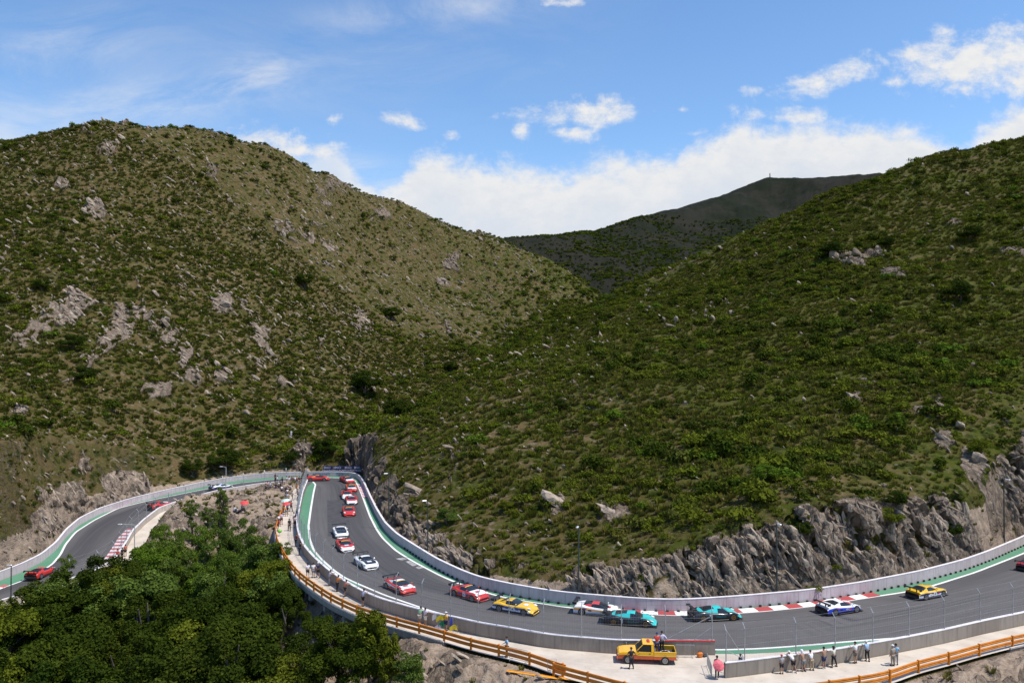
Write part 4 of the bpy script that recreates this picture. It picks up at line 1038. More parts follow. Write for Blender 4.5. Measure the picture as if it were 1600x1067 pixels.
# banners behind the hairpin
NAVY = M('navy_banner', (0.012, 0.016, 0.075), 0.6, var=.2); WLET = M('white_lettering', (0.62, 0.62, 0.68), 0.6)
for k, (x0, x1, t1, t2) in enumerate([(504.5, 520.5, 'BNCI', 'PEGUNA'), (521, 537, 'BNCI', 'PEGUNA'), (537.5, 553, 'BNCI', 'PEGUNA'), (553.5, 565.5, 'BNC', 'PEGU')]):
    a_ = at_depth(x0, 738, 175.2); b_ = at_depth(x1, 738, 175.2); tp = at_depth(x0, 727.5, 175.2)[2]; wd = b_[0] - a_[0]; zb = a_[2]; h = tp - zb
    cx = (a_[0] + b_[0]) / 2
    zg = min(tz(cx, 175.2), zb)
    root = empty('banner', (cx, 175.2, zb), 0, ['navy banner with white lettering at the left end of the hairpin row', 'navy banner with white lettering second from left behind the hairpin wall', 'navy banner with white lettering third from left behind the hairpin wall', 'narrow navy banner with cropped lettering at the right end of the row'][k], 'banner', 'banners behind the hairpin')
    MB().box((0, 0, h / 2), (wd - .04, 0.04, h)).build('panel', NAVY, root)
    for sx in (-1, 1): MB().tube([(sx * (wd / 2 - .06), .07, zg - zb - .4), (sx * (wd / 2 - .06), .07, h)], .04, 6).build('post', DARKM, root)
    put_text(t1, 0.62, (-.2, -.035, h * .72), (rad(90), 0, 0), WLET, root); put_text(t2, 0.58, (-.05, -.035, h * .28), (rad(90), 0, 0), WLET, root)
# mast on the far summit
h_ = hit(1203, 283, 700); 
if h_ is not None:
    root = empty('radio_mast', tuple(h_), 0, 'tiny lattice mast on the far dark summit', 'mast')
    for sx, sy in ((-1, -1), (1, -1), (1, 1), (-1, 1)): MB().tube([(sx * .9, sy * .9, -2), (sx * .25, sy * .25, 12)], .22, 4).build('mast_leg', DARKM, root)
    mb = MB()
    for z in range(0, 11, 2): mb.box((0, 0, z + .5), (1.7 - z * .1, 1.7 - z * .1, .25))
    mb.build('mast_bracing', DARKM, root)
# ------------------------------------------------------------------ vegetation
def leaf_mat(name, c1, c2, c3):
    m = bpy.data.materials.new(name); m.use_nodes = True
    T_ = NT(m.node_tree); bs = m.node_tree.nodes['Principled BSDF']
    oi = T_.new('ShaderNodeObjectInfo').outputs['Random']; geo = T_.new('ShaderNodeNewGeometry')
    pi = geo.outputs['Random Per Island']; pos = geo.outputs['Position']
    c = T_.mix(oi, c1, c2)
    c = T_.mix(T_.smooth(T_.noise(pos, 0.05, 3), 0.4, 0.62, 0, 0.5), c, c3)
    c = T_.mix(T_.math('MULTIPLY', pi, 0.45), c, tuple(q * 0.5 for q in c1))
    c = T_.mix(T_.smooth(pi, 0.86, 0.9, 0, .6), c, tuple(min(1, q * 1.9) for q in c3))
    T_.l.new(c, bs.inputs['Base Color']); bs.inputs['Roughness'].default_value = 0.9; bs.inputs['Specular IOR Level'].default_value = 0.04
    tr = T_.new('ShaderNodeBsdfTranslucent'); T_.l.new(c, tr.inputs[0])
    ms = T_.new('ShaderNodeMixShader'); ms.inputs[0].default_value = 0.24
    T_.l.new(bs.outputs[0], ms.inputs[1]); T_.l.new(tr.outputs[0], ms.inputs[2])
    T_.l.new(ms.outputs[0], m.node_tree.nodes['Material Output'].inputs[0])
    return m
LEAF_D = leaf_mat('leaf_dark', (0.036, 0.058, 0.0055), (0.056, 0.078, 0.0077), (0.050, 0.060, 0.0077))
LEAF_M = leaf_mat('leaf_mid', (0.088, 0.116, 0.0088), (0.126, 0.145, 0.0132), (0.115, 0.118, 0.0143))
LEAF_O = leaf_mat('leaf_olive', (0.072, 0.087, 0.0132), (0.097, 0.107, 0.0187), (0.090, 0.089, 0.0187))
LEAF_Y = leaf_mat('leaf_bright', (0.081, 0.143, 0.0119), (0.104, 0.163, 0.0149), (0.097, 0.136, 0.0149))
LEAF_B = leaf_mat('leaf_dry', (0.108, 0.102, 0.0193), (0.140, 0.126, 0.0275), (0.126, 0.109, 0.0248))
BARK = M('bark', (0.10, 0.080, 0.062), 0.9, var=0.35, vscale=6, bump=.5)

def leaf_cloud(r, lobes, n, size, flat=0.0, droop=0.0, taper=None):
    """small leaf quads around the shells of several lobes: (n*4,3) verts"""
    c = []; nn = []
    vol = np.array([l[3] * l[4] * l[5] for l in lobes]) ** 0.67; k = r.choice(len(lobes), n, p=vol / vol.sum())
    L = np.array(lobes)[k]
    d = r.normal(size=(n, 3)); d /= np.linalg.norm(d, axis=1)[:, None]
    d[:, 2] = np.where(d[:, 2] < -0.35, -d[:, 2] * .6, d[:, 2])
    rad_ = 1 - np.abs(r.normal(size=n)) * 0.20
    c = L[:, :3] + d * L[:, 3:6] * rad_[:, None]
    c += r.normal(size=(n, 3)) * size * 0.5
    nrm = d * 0.8 + r.normal(size=(n, 3)) * 0.55; nrm[:, 2] += 0.25; nrm /= np.linalg.norm(nrm, axis=1)[:, None]
    a = np.cross(nrm, r.normal(size=(n, 3))); a /= np.linalg.norm(a, axis=1)[:, None] + 1e-9
    if droop: a = a * (1 - droop) + np.array((0, 0, -1.0)) * droop; a /= np.linalg.norm(a, axis=1)[:, None]
    b = np.cross(nrm, a)
    s = size * r.uniform(0.55, 1.35, n)[:, None]
    el = (1.5 if droop else 1.0)
    v = np.stack([c - a * s * el, c - b * s * .55 - nrm * s * .1, c + a * s * el, c + b * s * .55 - nrm * s * .1], 1)
    return v.reshape(-1, 3)
def cloud_mesh(name, v, mat):
    q = np.arange(len(v)).reshape(-1, 4); me_ = np_mesh(name, v, q); me_.materials.append(mat); return me_
def bush_mesh(name, seed, mat, n=230, size=0.11, spread=0.55, hgt=0.62):
    r = np.random.default_rng(seed); lobes = []
    for i in range(r.integers(4, 8)):
        a = r.uniform(0, 6.28); q = spread * math.sqrt(r.uniform(0, 1)); s_ = r.uniform(.28, .5)
        lobes.append((q * math.cos(a), q * math.sin(a), s_ * .75 * hgt / .62 + r.uniform(0, .15), s_, s_, s_ * hgt / .62 * .9))
    v = leaf_cloud(r, lobes, n, size)
    v[:, 2] = np.maximum(v[:, 2], -0.12)
    return cloud_mesh(name, v, mat)
bushes = []
for i, (m_, n_, sp_, h_) in enumerate([(LEAF_M, 240, .6, .55), (LEAF_D, 260, .55, .65), (LEAF_M, 220, .7, .45), (LEAF_D, 260, .5, .75), (LEAF_O, 200, .6, .6), (LEAF_M, 200, .65, .5), (LEAF_B, 160, .6, .4), (LEAF_Y, 230, .6, .5)]):
    bushes.append(bush_mesh('shrub_leaves', 100 + i, m_, n_, .115, sp_, h_))

# scatter the scrub over the slopes
NC = 330000
sy = np.sqrt(rng.uniform(58 ** 2, 1000 ** 2, NC)); sux = rng.uniform(-.78, .78, NC); sx_ = sux * sy
szz = tsample(ZF, sx_, sy); srk = tsample(RK, sx_, sy); ssd = tsample(SDG, sx_, sy); sdt = tsample(dirt.reshape(NR, NU), sx_, sy); scut = tsample(CUTG, sx_, sy)
pn = fbm(sx_ / 26, sy / 26, 4, 201); pn2 = fbm(sx_ / 7, sy / 7, 3, 211)
right = sstep(sx_ / sy, -.1, .25)
creek = np.exp(-((sx_ / sy - np.interp(sy, [180, 260, 345, 425, 480], [-.2, -.09, 0, .08, .12])) / .07) ** 2) * (sy > 150)
dens = (0.22 + 0.05 * right + .35 * creek + 0.85 * pn + 0.38 * pn2) * (1 - srk * .88) * (1 - .9 * sdt) * (ssd > 1.6)
dens = np.where(scut > .3, np.where(sx_ / sy > .42, .34, .22) * (pn2 > 0.0), dens)
dens = np.where((scut <= .3) & (srk < .5) & (sdt < .5) & (ssd > 1.6), np.maximum(dens, .11 + .09 * (sx_ / sy < 0)), dens)
dens *= np.interp(sy, [60, 330, 560, 700, 1000], [1, .95, .75, .45, .25])
keep = rng.uniform(0, 1, NC) < np.clip(dens, 0.0, 1)
sx_, sy, szz, right, creek, scut, sdt2 = sx_[keep], sy[keep], szz[keep], right[keep], creek[keep], scut[keep], ssd[keep]
ns_ = len(sx_)
size = np.exp(rng.normal(-0.05, 0.42, ns_)) * (0.82 + 0.42 * right + .3 * creek) * np.interp(sy, [60, 130, 300, 380, 560, 1000], [1.0, 1.12, 1.12, 1.2, 1.25, 1.7])
bigm = rng.uniform(0, 1, ns_) < (0.010 + .02 * creek); size[bigm] *= rng.uniform(1.8, 2.6, bigm.sum())
size = np.where(scut > .3, size * .7, size)
size = np.where((sy < 175) & (sdt2 < 10), size * .75, size)
kind = rng.choice(8, ns_, p=[.21, .15, .18, .11, .11, .12, .07, .05])
kind = np.where(bigm, rng.choice([1, 3], ns_), kind)
kind = np.where(sy > 545, rng.choice([1, 3, 1, 2], ns_), kind); size = np.where(sy > 545, size * .8, size)  # darker shrubs carry the far range's cloud shadow in their leaf colour
size = np.minimum(size, np.where(sy > 200, 2.6, 3.0)); rotz = rng.uniform(0, 6.283, ns_)
app = size / sy; app[sx_ / sy < -.64] = 0; app[sx_ / sy > .64] = 0
order = np.argsort(-app); solo = order[:200]; mass = order[200:]

def stuff_points(name, xyz, scale, rot, idx, coll, label, tilt=None):
    me_ = bpy.data.meshes.new(name); me_.vertices.add(len(xyz)); me_.vertices.foreach_set('co', np.ascontiguousarray(xyz, dtype=np.float32).ravel())
    put_attr(me_, 'size', scale); put_attr(me_, 'turn', rot)
    if tilt is not None: put_attr(me_, 'tilt', tilt)
    a = me_.attributes.new('pick', 'INT', 'POINT'); a.data.foreach_set('value', np.ascontiguousarray(idx, dtype=np.int32))
    me_.update()
    o = bpy.data.objects.new(name, me_); COL.objects.link(o); tag(o, label, None, None, 'stuff')
    ng = bpy.data.node_groups.new(name, 'GeometryNodeTree')
    ng.interface.new_socket('Geometry', in_out='INPUT', socket_type='NodeSocketGeometry'); ng.interface.new_socket('Geometry', in_out='OUTPUT', socket_type='NodeSocketGeometry')
    nd, lk = ng.nodes, ng.links
    gi_, go_ = nd.new('NodeGroupInput'), nd.new('NodeGroupOutput'); ip = nd.new('GeometryNodeInstanceOnPoints'); ci = nd.new('GeometryNodeCollectionInfo')
    ci.inputs['Collection'].default_value = coll; ci.inputs['Separate Children'].default_value = True; ci.inputs['Reset Children'].default_value = True
    def na(nm, ty='FLOAT'):
        q = nd.new('GeometryNodeInputNamedAttribute'); q.data_type = ty; q.inputs['Name'].default_value = nm; return q.outputs['Attribute']
    cx = nd.new('ShaderNodeCombineXYZ'); lk.new(na('turn'), cx.inputs[2])
    if tilt is not None: lk.new(na('tilt'), cx.inputs[1])
    e2r = nd.new('FunctionNodeEulerToRotation'); lk.new(cx.outputs[0], e2r.inputs[0])
    lk.new(gi_.outputs[0], ip.inputs['Points']); lk.new(ci.outputs[0], ip.inputs['Instance']); ip.inputs['Pick Instance'].default_value = True
    lk.new(na('pick', 'INT'), ip.inputs['Instance Index']); lk.new(e2r.outputs[0], ip.inputs['Rotation']); lk.new(na('size'), ip.inputs['Scale'])
    lk.new(ip.outputs[0], go_.inputs[0])
    md = o.modifiers.new('scatter', 'NODES'); md.node_group = ng
    return o
def source(name, meshes):
    c = bpy.data.collections.new(name)
    for i, m_ in enumerate(meshes): c.objects.link(bpy.data.objects.new('%s_%02d' % (name, i), m_))
    return c
src = source('scrub_source', bushes)
stuff_points('scrub', np.stack([sx_, sy, szz - .05], 1)[mass], size[mass], rotz[mass], kind[mass], src, 'low green shrubs covering the mountain slopes')
# grass tussocks between the shrubs on the nearer slopes
def tuft_mesh(seed, mat):
    r = np.random.default_rng(seed); v = []
    for i in range(34):
        a = r.uniform(0, 6.28); q = .3 * math.sqrt(r.uniform()); b = np.array((q * math.cos(a), q * math.sin(a), -.05)); l = r.uniform(.3, .6); d = np.array((math.cos(a) * .5, math.sin(a) * .5, 1)) * l
        w = np.array((-math.sin(a), math.cos(a), 0)) * .06
        v += [b - w, b + w, b + d + w * .3, b + d - w * .3]
    return cloud_mesh('tussock_leaves', np.array(v), mat)
tufts = [tuft_mesh(1, LEAF_B), tuft_mesh(2, LEAF_M), tuft_mesh(3, LEAF_O)]
ng_ = 110000
gy_ = np.sqrt(rng.uniform(60 ** 2, 330 ** 2, ng_)); gxx = rng.uniform(-.72, .72, ng_) * gy_
gk = (tsample(SDG, gxx, gy_) > .9) & (tsample(RK, gxx, gy_) < .6) & (rng.uniform(0, 1, ng_) < 0.55 - .35 * tsample(dirt.reshape(NR, NU), gxx, gy_))
gxx, gy_ = gxx[gk], gy_[gk]
stuff_points('grass', np.stack([gxx, gy_, tsample(ZF, gxx, gy_)], 1), rng.uniform(.6, 1.7, len(gxx)) * np.where(tsample(SDG, gxx, gy_) < 12, .6, 1.0), rng.uniform(0, 6.28, len(gxx)), rng.choice(3, len(gxx), p=[.42, .3, .28]), source('tussock_source', tufts), 'dry grass tussocks on the slopes')
# loose rocks and ledges
RK_ANG = 1
ROCKM = bpy.data.materials.new('loose_rock'); ROCKM.use_nodes = True
_T = NT(ROCKM.node_tree); _p = _T.new('ShaderNodeNewGeometry').outputs['Position']; _oi = _T.new('ShaderNodeObjectInfo').outputs['Random']
_c = _T.mix(_oi, (0.20, 0.146, 0.104), (0.43, 0.338, 0.255)); _c = _T.mix(_T.smooth(_T.noise(_p, 2.2, 6, .7), .42, .66, 0, .8), _c, (0.11, .095, .08))
_T.l.new(_c, _T.n['Principled BSDF'].inputs['Base Color']); _T.n['Principled BSDF'].inputs['Roughness'].default_value = .95
def rock_mesh(seed, sx=1.0, sy_=.8, sz=.6):
    r = np.random.default_rng(seed); bm = bmesh.new(); bmesh.ops.create_icosphere(bm, subdivisions=2, radius=.5)
    pl = [(r.normal(size=3), r.uniform(.16, .36)) for _ in range(11)]
    for v_ in bm.verts:
        p = np.array(v_.co)
        for n_, d_ in pl:
            n_ = n_ / np.linalg.norm(n_); k_ = p @ n_ - d_
            if k_ > 0: p = p - n_ * k_
        p += r.normal(size=3) * .012
        v_.co = (p[0] * sx * 2, p[1] * sy_ * 2, p[2] * sz * 2)
    me_ = bpy.data.meshes.new('rock_stone'); bm.to_mesh(me_); bm.free(); me_.materials.append(ROCKM); return me_
rocks = [rock_mesh(1, 1.3, .7, .6), rock_mesh(2, 2.0, .6, .5), rock_mesh(3, 1.5, .9, .8), rock_mesh(4, 2.6, .6, .5), rock_mesh(5, 1.1, .8, .8)]
nr_ = 170000
ry = np.sqrt(rng.uniform(58 ** 2, 600 ** 2, nr_)); rx_ = rng.uniform(-.75, .75, nr_) * ry
rrk = tsample(RK, rx_, ry); rsd = tsample(SDG, rx_, ry); rct = tsample(CUTG, rx_, ry); rn = fbm(rx_ / 14, ry / 14, 4, 231)
lft = 1 - sstep(rx_ / ry, -.05, .2)
pr_ = (0.03 + .24 * lft + .42 * rrk * (rct < .2) + .22 * sstep(rn, .18, .45) * (.35 + .65 * lft)) * (rsd > .8)
pr_ = np.where((rsd > .7) & (rsd < 9) & (rx_ < 60) & (rct < .2), np.maximum(pr_, .10), pr_)
kp = rng.uniform(0, 1, nr_) < pr_; rx_, ry, rrk, rsd = rx_[kp], ry[kp], rrk[kp], rsd[kp]
rs_ = np.exp(rng.normal(-1.3, .5, len(rx_))) * np.where(ry > 200, 1.35, .8) * (1 + .9 * rrk)
rs_ = np.where(rsd < 9, np.minimum(rs_, .55), rs_)
stuff_points('loose_rocks', np.stack([rx_, ry, tsample(ZF, rx_, ry) + rs_ * .1], 1), rs_, rng.normal(.25, .3, len(rx_)), rng.choice(5, len(rx_)), source('stone_source', rocks), 'weathered pale stones and ledges scattered on the slopes', rng.normal(.65, .2, len(rx_)))

# slanting slabs and blocks that make up the cut faces
slabs = [rock_mesh(21, 1.1, .34, .62), rock_mesh(22, 1.5, .30, .55), rock_mesh(23, .8, .36, .7), rock_mesh(24, 1.9, .30, .45)]
ck = np.where((cutz > .45) & (rock_all > .5) & (VX2 > 640) & (VX2 < 1720) & (sd < 2.9) & (sd > .9))[0]; ck = rng.choice(ck, min(len(ck), 2600), False)
c2 = np.where(ob2 > .6)[0]; c2 = rng.choice(c2, min(len(c2), 420), False); ck = np.r_[ck, c2]
stuff_points('cut_rock_slabs', np.stack([XD, YD, ZD], 1)[ck] - N3[ck] * .16, np.minimum(np.exp(rng.normal(-.6, .4, len(ck))), .92), rng.normal(.10, .22, len(ck)), rng.choice(4, len(ck)), source('slab_source', slabs), 'slanting angular slabs of the blasted rock faces', rng.normal(1.0, .25, len(ck)))

# the largest shrubs are things of their own
zone = lambda x, y: ('on the lower right hillside' if y < 150 else 'high on the right hillside') if x / y > .02 else ('on the left hillside above the hairpin' if y > 150 else 'beside the lower track and gully')
KN = ['spreading mid green shrub', 'dense dark green shrub', 'low flat green shrub', 'tall dark rounded shrub', 'grey olive shrub', 'loose green shrub', 'dry straw coloured shrub', 'bright yellow green shrub']
for i in solo:
    o = bpy.data.objects.new('shrub', bushes[kind[i]]); COL.objects.link(o)
    o.location = (sx_[i], sy[i], szz[i] - .05); o.scale = (size[i],) * 3; o.rotation_euler = (0, 0, rotz[i])
    lb = KN[kind[i]] + ' among the scrub ' + zone(sx_[i], sy[i]); tag(o, lb, 'shrub', lb + 's' if False else 'shrubs: ' + lb)

# ------------------------------------------------------------------ trees
def tree_meshes(seed, style):
    r = np.random.default_rng(seed); H = 8.0; lobes = []
    if style == 'pine':
        for k in range(13):
            z = 1.3 + k * .53; w = 2.1 * (1 - k / 14.5) + .2
            for q in range(4):
                a = r.uniform(0, 6.28); lobes.append((math.cos(a) * w * .55, math.sin(a) * w * .55, z + r.normal() * .15, w * .5, w * .5, .42))
        v = leaf_cloud(r, lobes, 3600, .17); top = 7.8
    elif style == 'willow':
        for k in range(26):
            a = r.uniform(0, 6.28); q = 2.7 * math.sqrt(r.uniform()); z = r.uniform(2.4, 7.2) - q * .45
            lobes.append((math.cos(a) * q, math.sin(a) * q, z, r.uniform(.5, .95), r.uniform(.5, .95), r.uniform(.6, 1.3)))
        v = leaf_cloud(r, lobes, 10000, .11, droop=.5)
    elif style == 'thin':
        for k in range(16):
            a = r.uniform(0, 6.28); q = 1.2 * math.sqrt(r.uniform()); z = r.uniform(2.2, 7.7)
            lobes.append((math.cos(a) * q, math.sin(a) * q, z, r.uniform(.35, .7), r.uniform(.35, .7), r.uniform(.4, .9)))
        v = leaf_cloud(r, lobes, 5400, .10)
    elif style == 'upright':
        for k in range(22):
            a = r.uniform(0, 6.28); z = r.uniform(1.6, 7.6); q = (1.5 - .13 * z) * math.sqrt(r.uniform(.1, 1)) * 1.2
            lobes.append((math.cos(a) * q, math.sin(a) * q, z, r.uniform(.4, .75), r.uniform(.4, .75), r.uniform(.5, 1.0)))
        v = leaf_cloud(r, lobes, 5200, .13, droop=.25)
    else:
        for k in range(24):
            a = r.uniform(0, 6.28); e = r.uniform(-.15, 1.0); q = 2.5 * math.sqrt(r.uniform(.15, 1)) * math.sqrt(max(.1, 1 - .75 * max(0, e) ** 2))
            lobes.append((math.cos(a) * q, math.sin(a) * q, 4.3 + e * 2.5, r.uniform(.7, 1.3), r.uniform(.7, 1.3), r.uniform(.6, 1.0)))
        v = leaf_cloud(r, lobes, 7500, .145)
    mb = MB()
    th = 7.4 if style in ('pine', 'thin') else 4.6
    pts = [(0, 0, -.8), (0, 0, 0)] + [(r.normal() * .12 * k, r.normal() * .12 * k, th * k / 4) for k in range(1, 5)]
    mb.tube(pts, [.30, .24, .19, .15, .11, .05], 7)
    for k in range(9):
        L_ = lobes[int(r.integers(len(lobes)))]; z0 = min(L_[2] * .6, th * .8); j = min(int(z0 / th * 4), 3)
        b0_ = np.array(pts[1 + j]) * (1 - (z0 / th * 4 - j)) + np.array(pts[2 + j]) * (z0 / th * 4 - j)
        mid = (b0_ + np.array(L_[:3])) / 2 + (0, 0, .15)
        mb.tube([b0_, mid, L_[:3]], [.10, .065, .03], 5)
    tm = mb.build('trunk', BARK); td = tm.data; bpy.data.objects.remove(tm)
    return td, v
STY = {}
def style(nm, seed, st, mat):
    td, v = tree_meshes(seed, st); STY[nm] = (td, cloud_mesh('crown_leaves', v, mat))
LEAF_T = leaf_mat('leaf_tree_dark', (0.023, 0.042, 0.0044), (0.040, 0.060, 0.0060), (0.036, 0.049, 0.0060))
LEAF_W = leaf_mat('leaf_willow', (0.110, 0.170, 0.0198), (0.130, 0.194, 0.0228), (0.117, 0.163, 0.0248))
LEAF_G = leaf_mat('leaf_greygreen', (0.081, 0.128, 0.0208), (0.107, 0.151, 0.0257), (0.097, 0.128, 0.0257))
style('dark', 301, 'round', LEAF_T); style('dark2', 302, 'round', LEAF_D); style('round', 303, 'round', LEAF_M); style('olive', 304, 'round', LEAF_G)
style('willow', 305, 'willow', LEAF_W); style('grey', 306, 'willow', LEAF_G); style('thin', 307, 'thin', LEAF_G); style('upright', 308, 'upright', LEAF_M); style('bright', 309, 'round', LEAF_Y); style('thind', 310, 'thin', LEAF_D)
def tree(x, y, h, st, label, group=None, wide=1.0, z=None):
    td, cd = STY[st]; s_ = h / 8.0
    root = empty('tree', (x, y, tz(x, y) if z is None else z), random.uniform(0, 6.28), label, 'tree', group)
    for nm, d_ in (('trunk', td), ('crown', cd)):
        o = bpy.data.objects.new(nm, d_); COL.objects.link(o); o.parent = root; o.scale = (s_ * wide, s_ * wide, s_)
    return root
def place_crown(px, py, h, frac=0.62):
    d = ray(px, py); ys = np.linspace(52, 240, 2400); t = ys / d[1]; zz = HC + d[2] * t; g = tsample(ZF, d[0] * t, ys)
    k = np.where((zz - g <= h * frac))[0]
    if not len(k): return None
    k = k[0]; return d[0] * t[k], ys[k]
tl = [(348, 786, 6.5, 'thin', 'thin feathery tree standing tallest on the rocky slope above the gully', .9), (300, 805, 6.0, 'thin', 'slim feathery tree beside the left walkway edge', 1.0), (322, 815, 6.0, 'thin', 'thin tree between the two feathery gully tops', 1.0), (262, 842, 7.0, 'willow', 'bright weeping willow in front of the left walkway', .95), (305, 850, 7.5, 'willow', 'yellow green willow right of the weeping one', 1.0), (352, 858, 8.0, 'grey', 'grey green willow in the middle of the gully', 1.1), (402, 856, 6.5, 'olive', 'olive tree close under the footbridge rail', .9), (380, 900, 8.0, 'grey', 'broad grey green tree below the footbridge bend', 1.1), (332, 925, 8.0, 'olive', 'olive crowned tree in the gully centre', 1.05), (162, 893, 7.0, 'dark', 'round dark tree hiding the lower track bend', 1.1), (188, 906, 6.0, 'dark', 'dark tree right of the round dark one', 1.0), (104, 893, 5.5, 'thin', 'pale thin tree in front of the red car on the lower track', 1.0), (82, 930, 7.0, 'olive', 'olive tree below the lower track wall', 1.0), (125, 935, 7.0, 'olive', 'leafy olive tree below the round dark tree', 1.0), (440, 862, 4.5, 'olive', 'small tree against the footbridge fascia', .9), (219, 1054, 7.0, 'bright', 'bright green tree at the bottom of the gully', .9), (312, 925, 6.5, 'bright', 'fresh green tree in mid gully', .9),
      (590, 1003, 7.0, 'upright', 'tall upright tree rising beside the footbridge deck', .95), (575, 1005, 8.0, 'upright', 'bushy upright tree in front of the tall one', 1.05), (530, 1012, 7.5, 'dark2', 'dark tree left of the tall upright tree under the bridge', 1.0), (556, 1040, 6.5, 'dark2', 'round dark tree at the foot of the upright trees', 1.0), (610, 1030, 6.0, 'upright', 'small upright tree by the pale earth mound', .9), (440, 980, 7.0, 'thind', 'slender dark tree under the footbridge', 1.0), (478, 965, 5.0, 'thind', 'thin sapling on the shaded slope under the footbridge', 1.0), (445, 940, 6.5, 'dark2', 'dark tree hugging the slope under the walkway', .9)]
for (px, py, h, st, lab, wd) in tl:
    q = place_crown(px, py, h)
    if q: tree(q[0], q[1], h, st, lab, None, wd)
tl2 = random.Random(9)
for k, (px, py, st) in enumerate([(245, 868, 'willow'), (275, 862, 'olive'), (285, 885, 'willow'), (320, 880, 'grey'), (355, 888, 'willow'), (240, 895, 'olive'), (268, 905, 'grey'), (300, 905, 'willow'), (395, 880, 'grey'), (415, 878, 'olive'), (412, 905, 'grey'), (430, 900, 'round'), (345, 830, 'thin'), (375, 835, 'grey'), (232, 880, 'bright'), (215, 905, 'olive'), (150, 915, 'olive'), (60, 945, 'olive'), (20, 975, 'dark2'), (395, 925, 'round'), (425, 925, 'olive'), (360, 940, 'grey')]):
    h = tl2.uniform(6.2, 8.2); q = place_crown(px, py, h)
    if q: tree(q[0], q[1], h, st, {'willow': 'bright drooping tree in the upper gully', 'olive': 'olive green tree in the upper gully', 'grey': 'soft grey green tree in the upper gully', 'round': 'green round tree in the upper gully', 'thin': 'thin feathery tree in the upper gully', 'bright': 'fresh bright tree in the upper gully', 'dark2': 'deep green tree at the left edge of the gully'}[st], 'upper gully trees: ' + st, 1.05)
for (px, py, h, st, lab) in [(498, 985, 5.0, 'dark2', 'small dark tree in the shade under the footbridge'), (470, 1020, 6.0, 'dark', 'dark tree beside the tan rocks below the footbridge'), (500, 1055, 6.5, 'dark2', 'deep green tree at the bottom edge left of the pale mound'), (428, 955, 6.0, 'dark', 'dark tree at the right side of the gully below the deck'), (455, 1062, 6.5, 'round', 'round green tree at the bottom edge under the footbridge'), (640, 1045, 4.5, 'olive', 'low olive tree at the foot of the pale mound'), (425, 900, 5.5, 'dark2', 'dark tree tucked below the footbridge bend')]:
    q = place_crown(px, py, h)
    if q: tree(q[0], q[1], h, st, lab, None, 1.0)
placed = []
names_ = {'dark': 'dark dense crowned tree in the shaded gully', 'dark2': 'deep green broad tree in the gully', 'round': 'mid green round tree in the gully', 'olive': 'olive green tree in the gully', 'grey': 'grey green drooping tree in the gully', 'thind': 'narrow dark tree in the gully'}
tr_ = random.Random(5)
for py in range(905, 1120, 22):
    for px in range(-40, 450, 34):
        x_ = px + tr_.uniform(-14, 14); y_ = py + tr_.uniform(-9, 9)
        if y_ < 960 and x_ < 60: continue
        if x_ > 395 + (1010 - y_) * .25 and y_ < 1010: continue
        if x_ > 430: continue
        if y_ < 905 + max(0, 150 - x_) * .45: continue
        if y_ < 930 and x_ > 250: continue
        h = tr_.uniform(7.0, 10.5); st = tr_.choice(['dark', 'dark', 'dark2', 'dark2', 'round', 'olive', 'dark', 'grey', 'thind'] if py < 960 else ['dark', 'dark', 'dark', 'dark2', 'dark2', 'thind', 'dark', 'round'])  # lower rows darker: dark species, with gully shade put into leaf colour
        q = place_crown(x_, y_, h)
        if q is None or q[1] > 125: continue
        if any(math.hypot(q[0] - a, q[1] - b) < 2.2 for a, b in placed): continue
        placed.append(q); tree(q[0], q[1], h, st, names_[st], 'gully trees: ' + names_[st], tr_.uniform(.95, 1.2))
# single big dark shrubs and trees on the hillsides
for k, (px, py, w_, lab) in enumerate([(475, 438, 30, 'dark rounded tree alone high on the left hillside'), (612, 490, 26, 'dark rounded tree on the left hillside above the valley'), (572, 597, 50, 'large dark spreading tree in the valley above the hairpin'), (622, 640, 44, 'dark spreading tree at the tip of the right spur'), (705, 572, 22, 'dark tree down in the creek line'), (112, 535, 34, 'dark tree on the left hillside in mid slope'), (130, 585, 34, 'dark tree below another on the far left slope'), (65, 445, 26, 'dark tree beside pale crags at far left'), (875, 632, 24, 'dark bush tree on the right hillside centre'), (1300, 390, 34, 'dark tree beside the dark ledge on the right hill'), (1500, 455, 44, 'broad dark tree high on the right hill'), (1515, 365, 34, 'dark tree near the top of the right hill'), (1385, 380, 26, 'second dark tree beside the upper ledge'), (350, 718, 46, 'broad dark tree above the left arm of the track'), (300, 730, 34, 'dark tree at the foot of the left hill'), (1388, 812, 44, 'dark bushy tree in the cleft of the rock cut'), (1400, 780, 36, 'dark bush tree above the cleft in the rock cut'), (700, 805, 34, 'grey green bushy tree above the right rock cut'), (790, 790, 26, 'dark green bushy tree on the lower right slope'), (1255, 830, 30, 'bush growing on the face of the rock cut'), (1490, 830, 30, 'bush on the rock cut near the right'), (505, 700, 36, 'dark bush tree beside the hairpin rock'), (455, 715, 26, 'dark tree left of the hairpin rock'), (1290, 740, 44, 'bushy tree on the lip of the rock cut'), (1195, 740, 40, 'bright bushy tree on the lip of the rock cut'), (1530, 700, 40, 'dark bushy tree above the far right boulders')]):
    p = hit(px, py + w_ * .4)
    if p is None: continue
    wm = w_ * p[1] / F; st = 'bright' if 'bright' in lab else ('olive' if 'grey' in lab else ('round' if 'bushy' in lab else 'dark'))
    h = wm * 1.15; wd = 1.15
    td, cd = STY[st]; root = empty('tree', tuple(p - np.array((0, 0, h * .25))), random.uniform(0, 6), lab, 'tree')
    for nm, d_ in (('trunk', td), ('crown', cd)):
        o = bpy.data.objects.new(nm, d_); COL.objects.link(o); o.parent = root; o.scale = (h / 8 * wd * 1.1, h / 8 * wd * 1.1, h / 8)
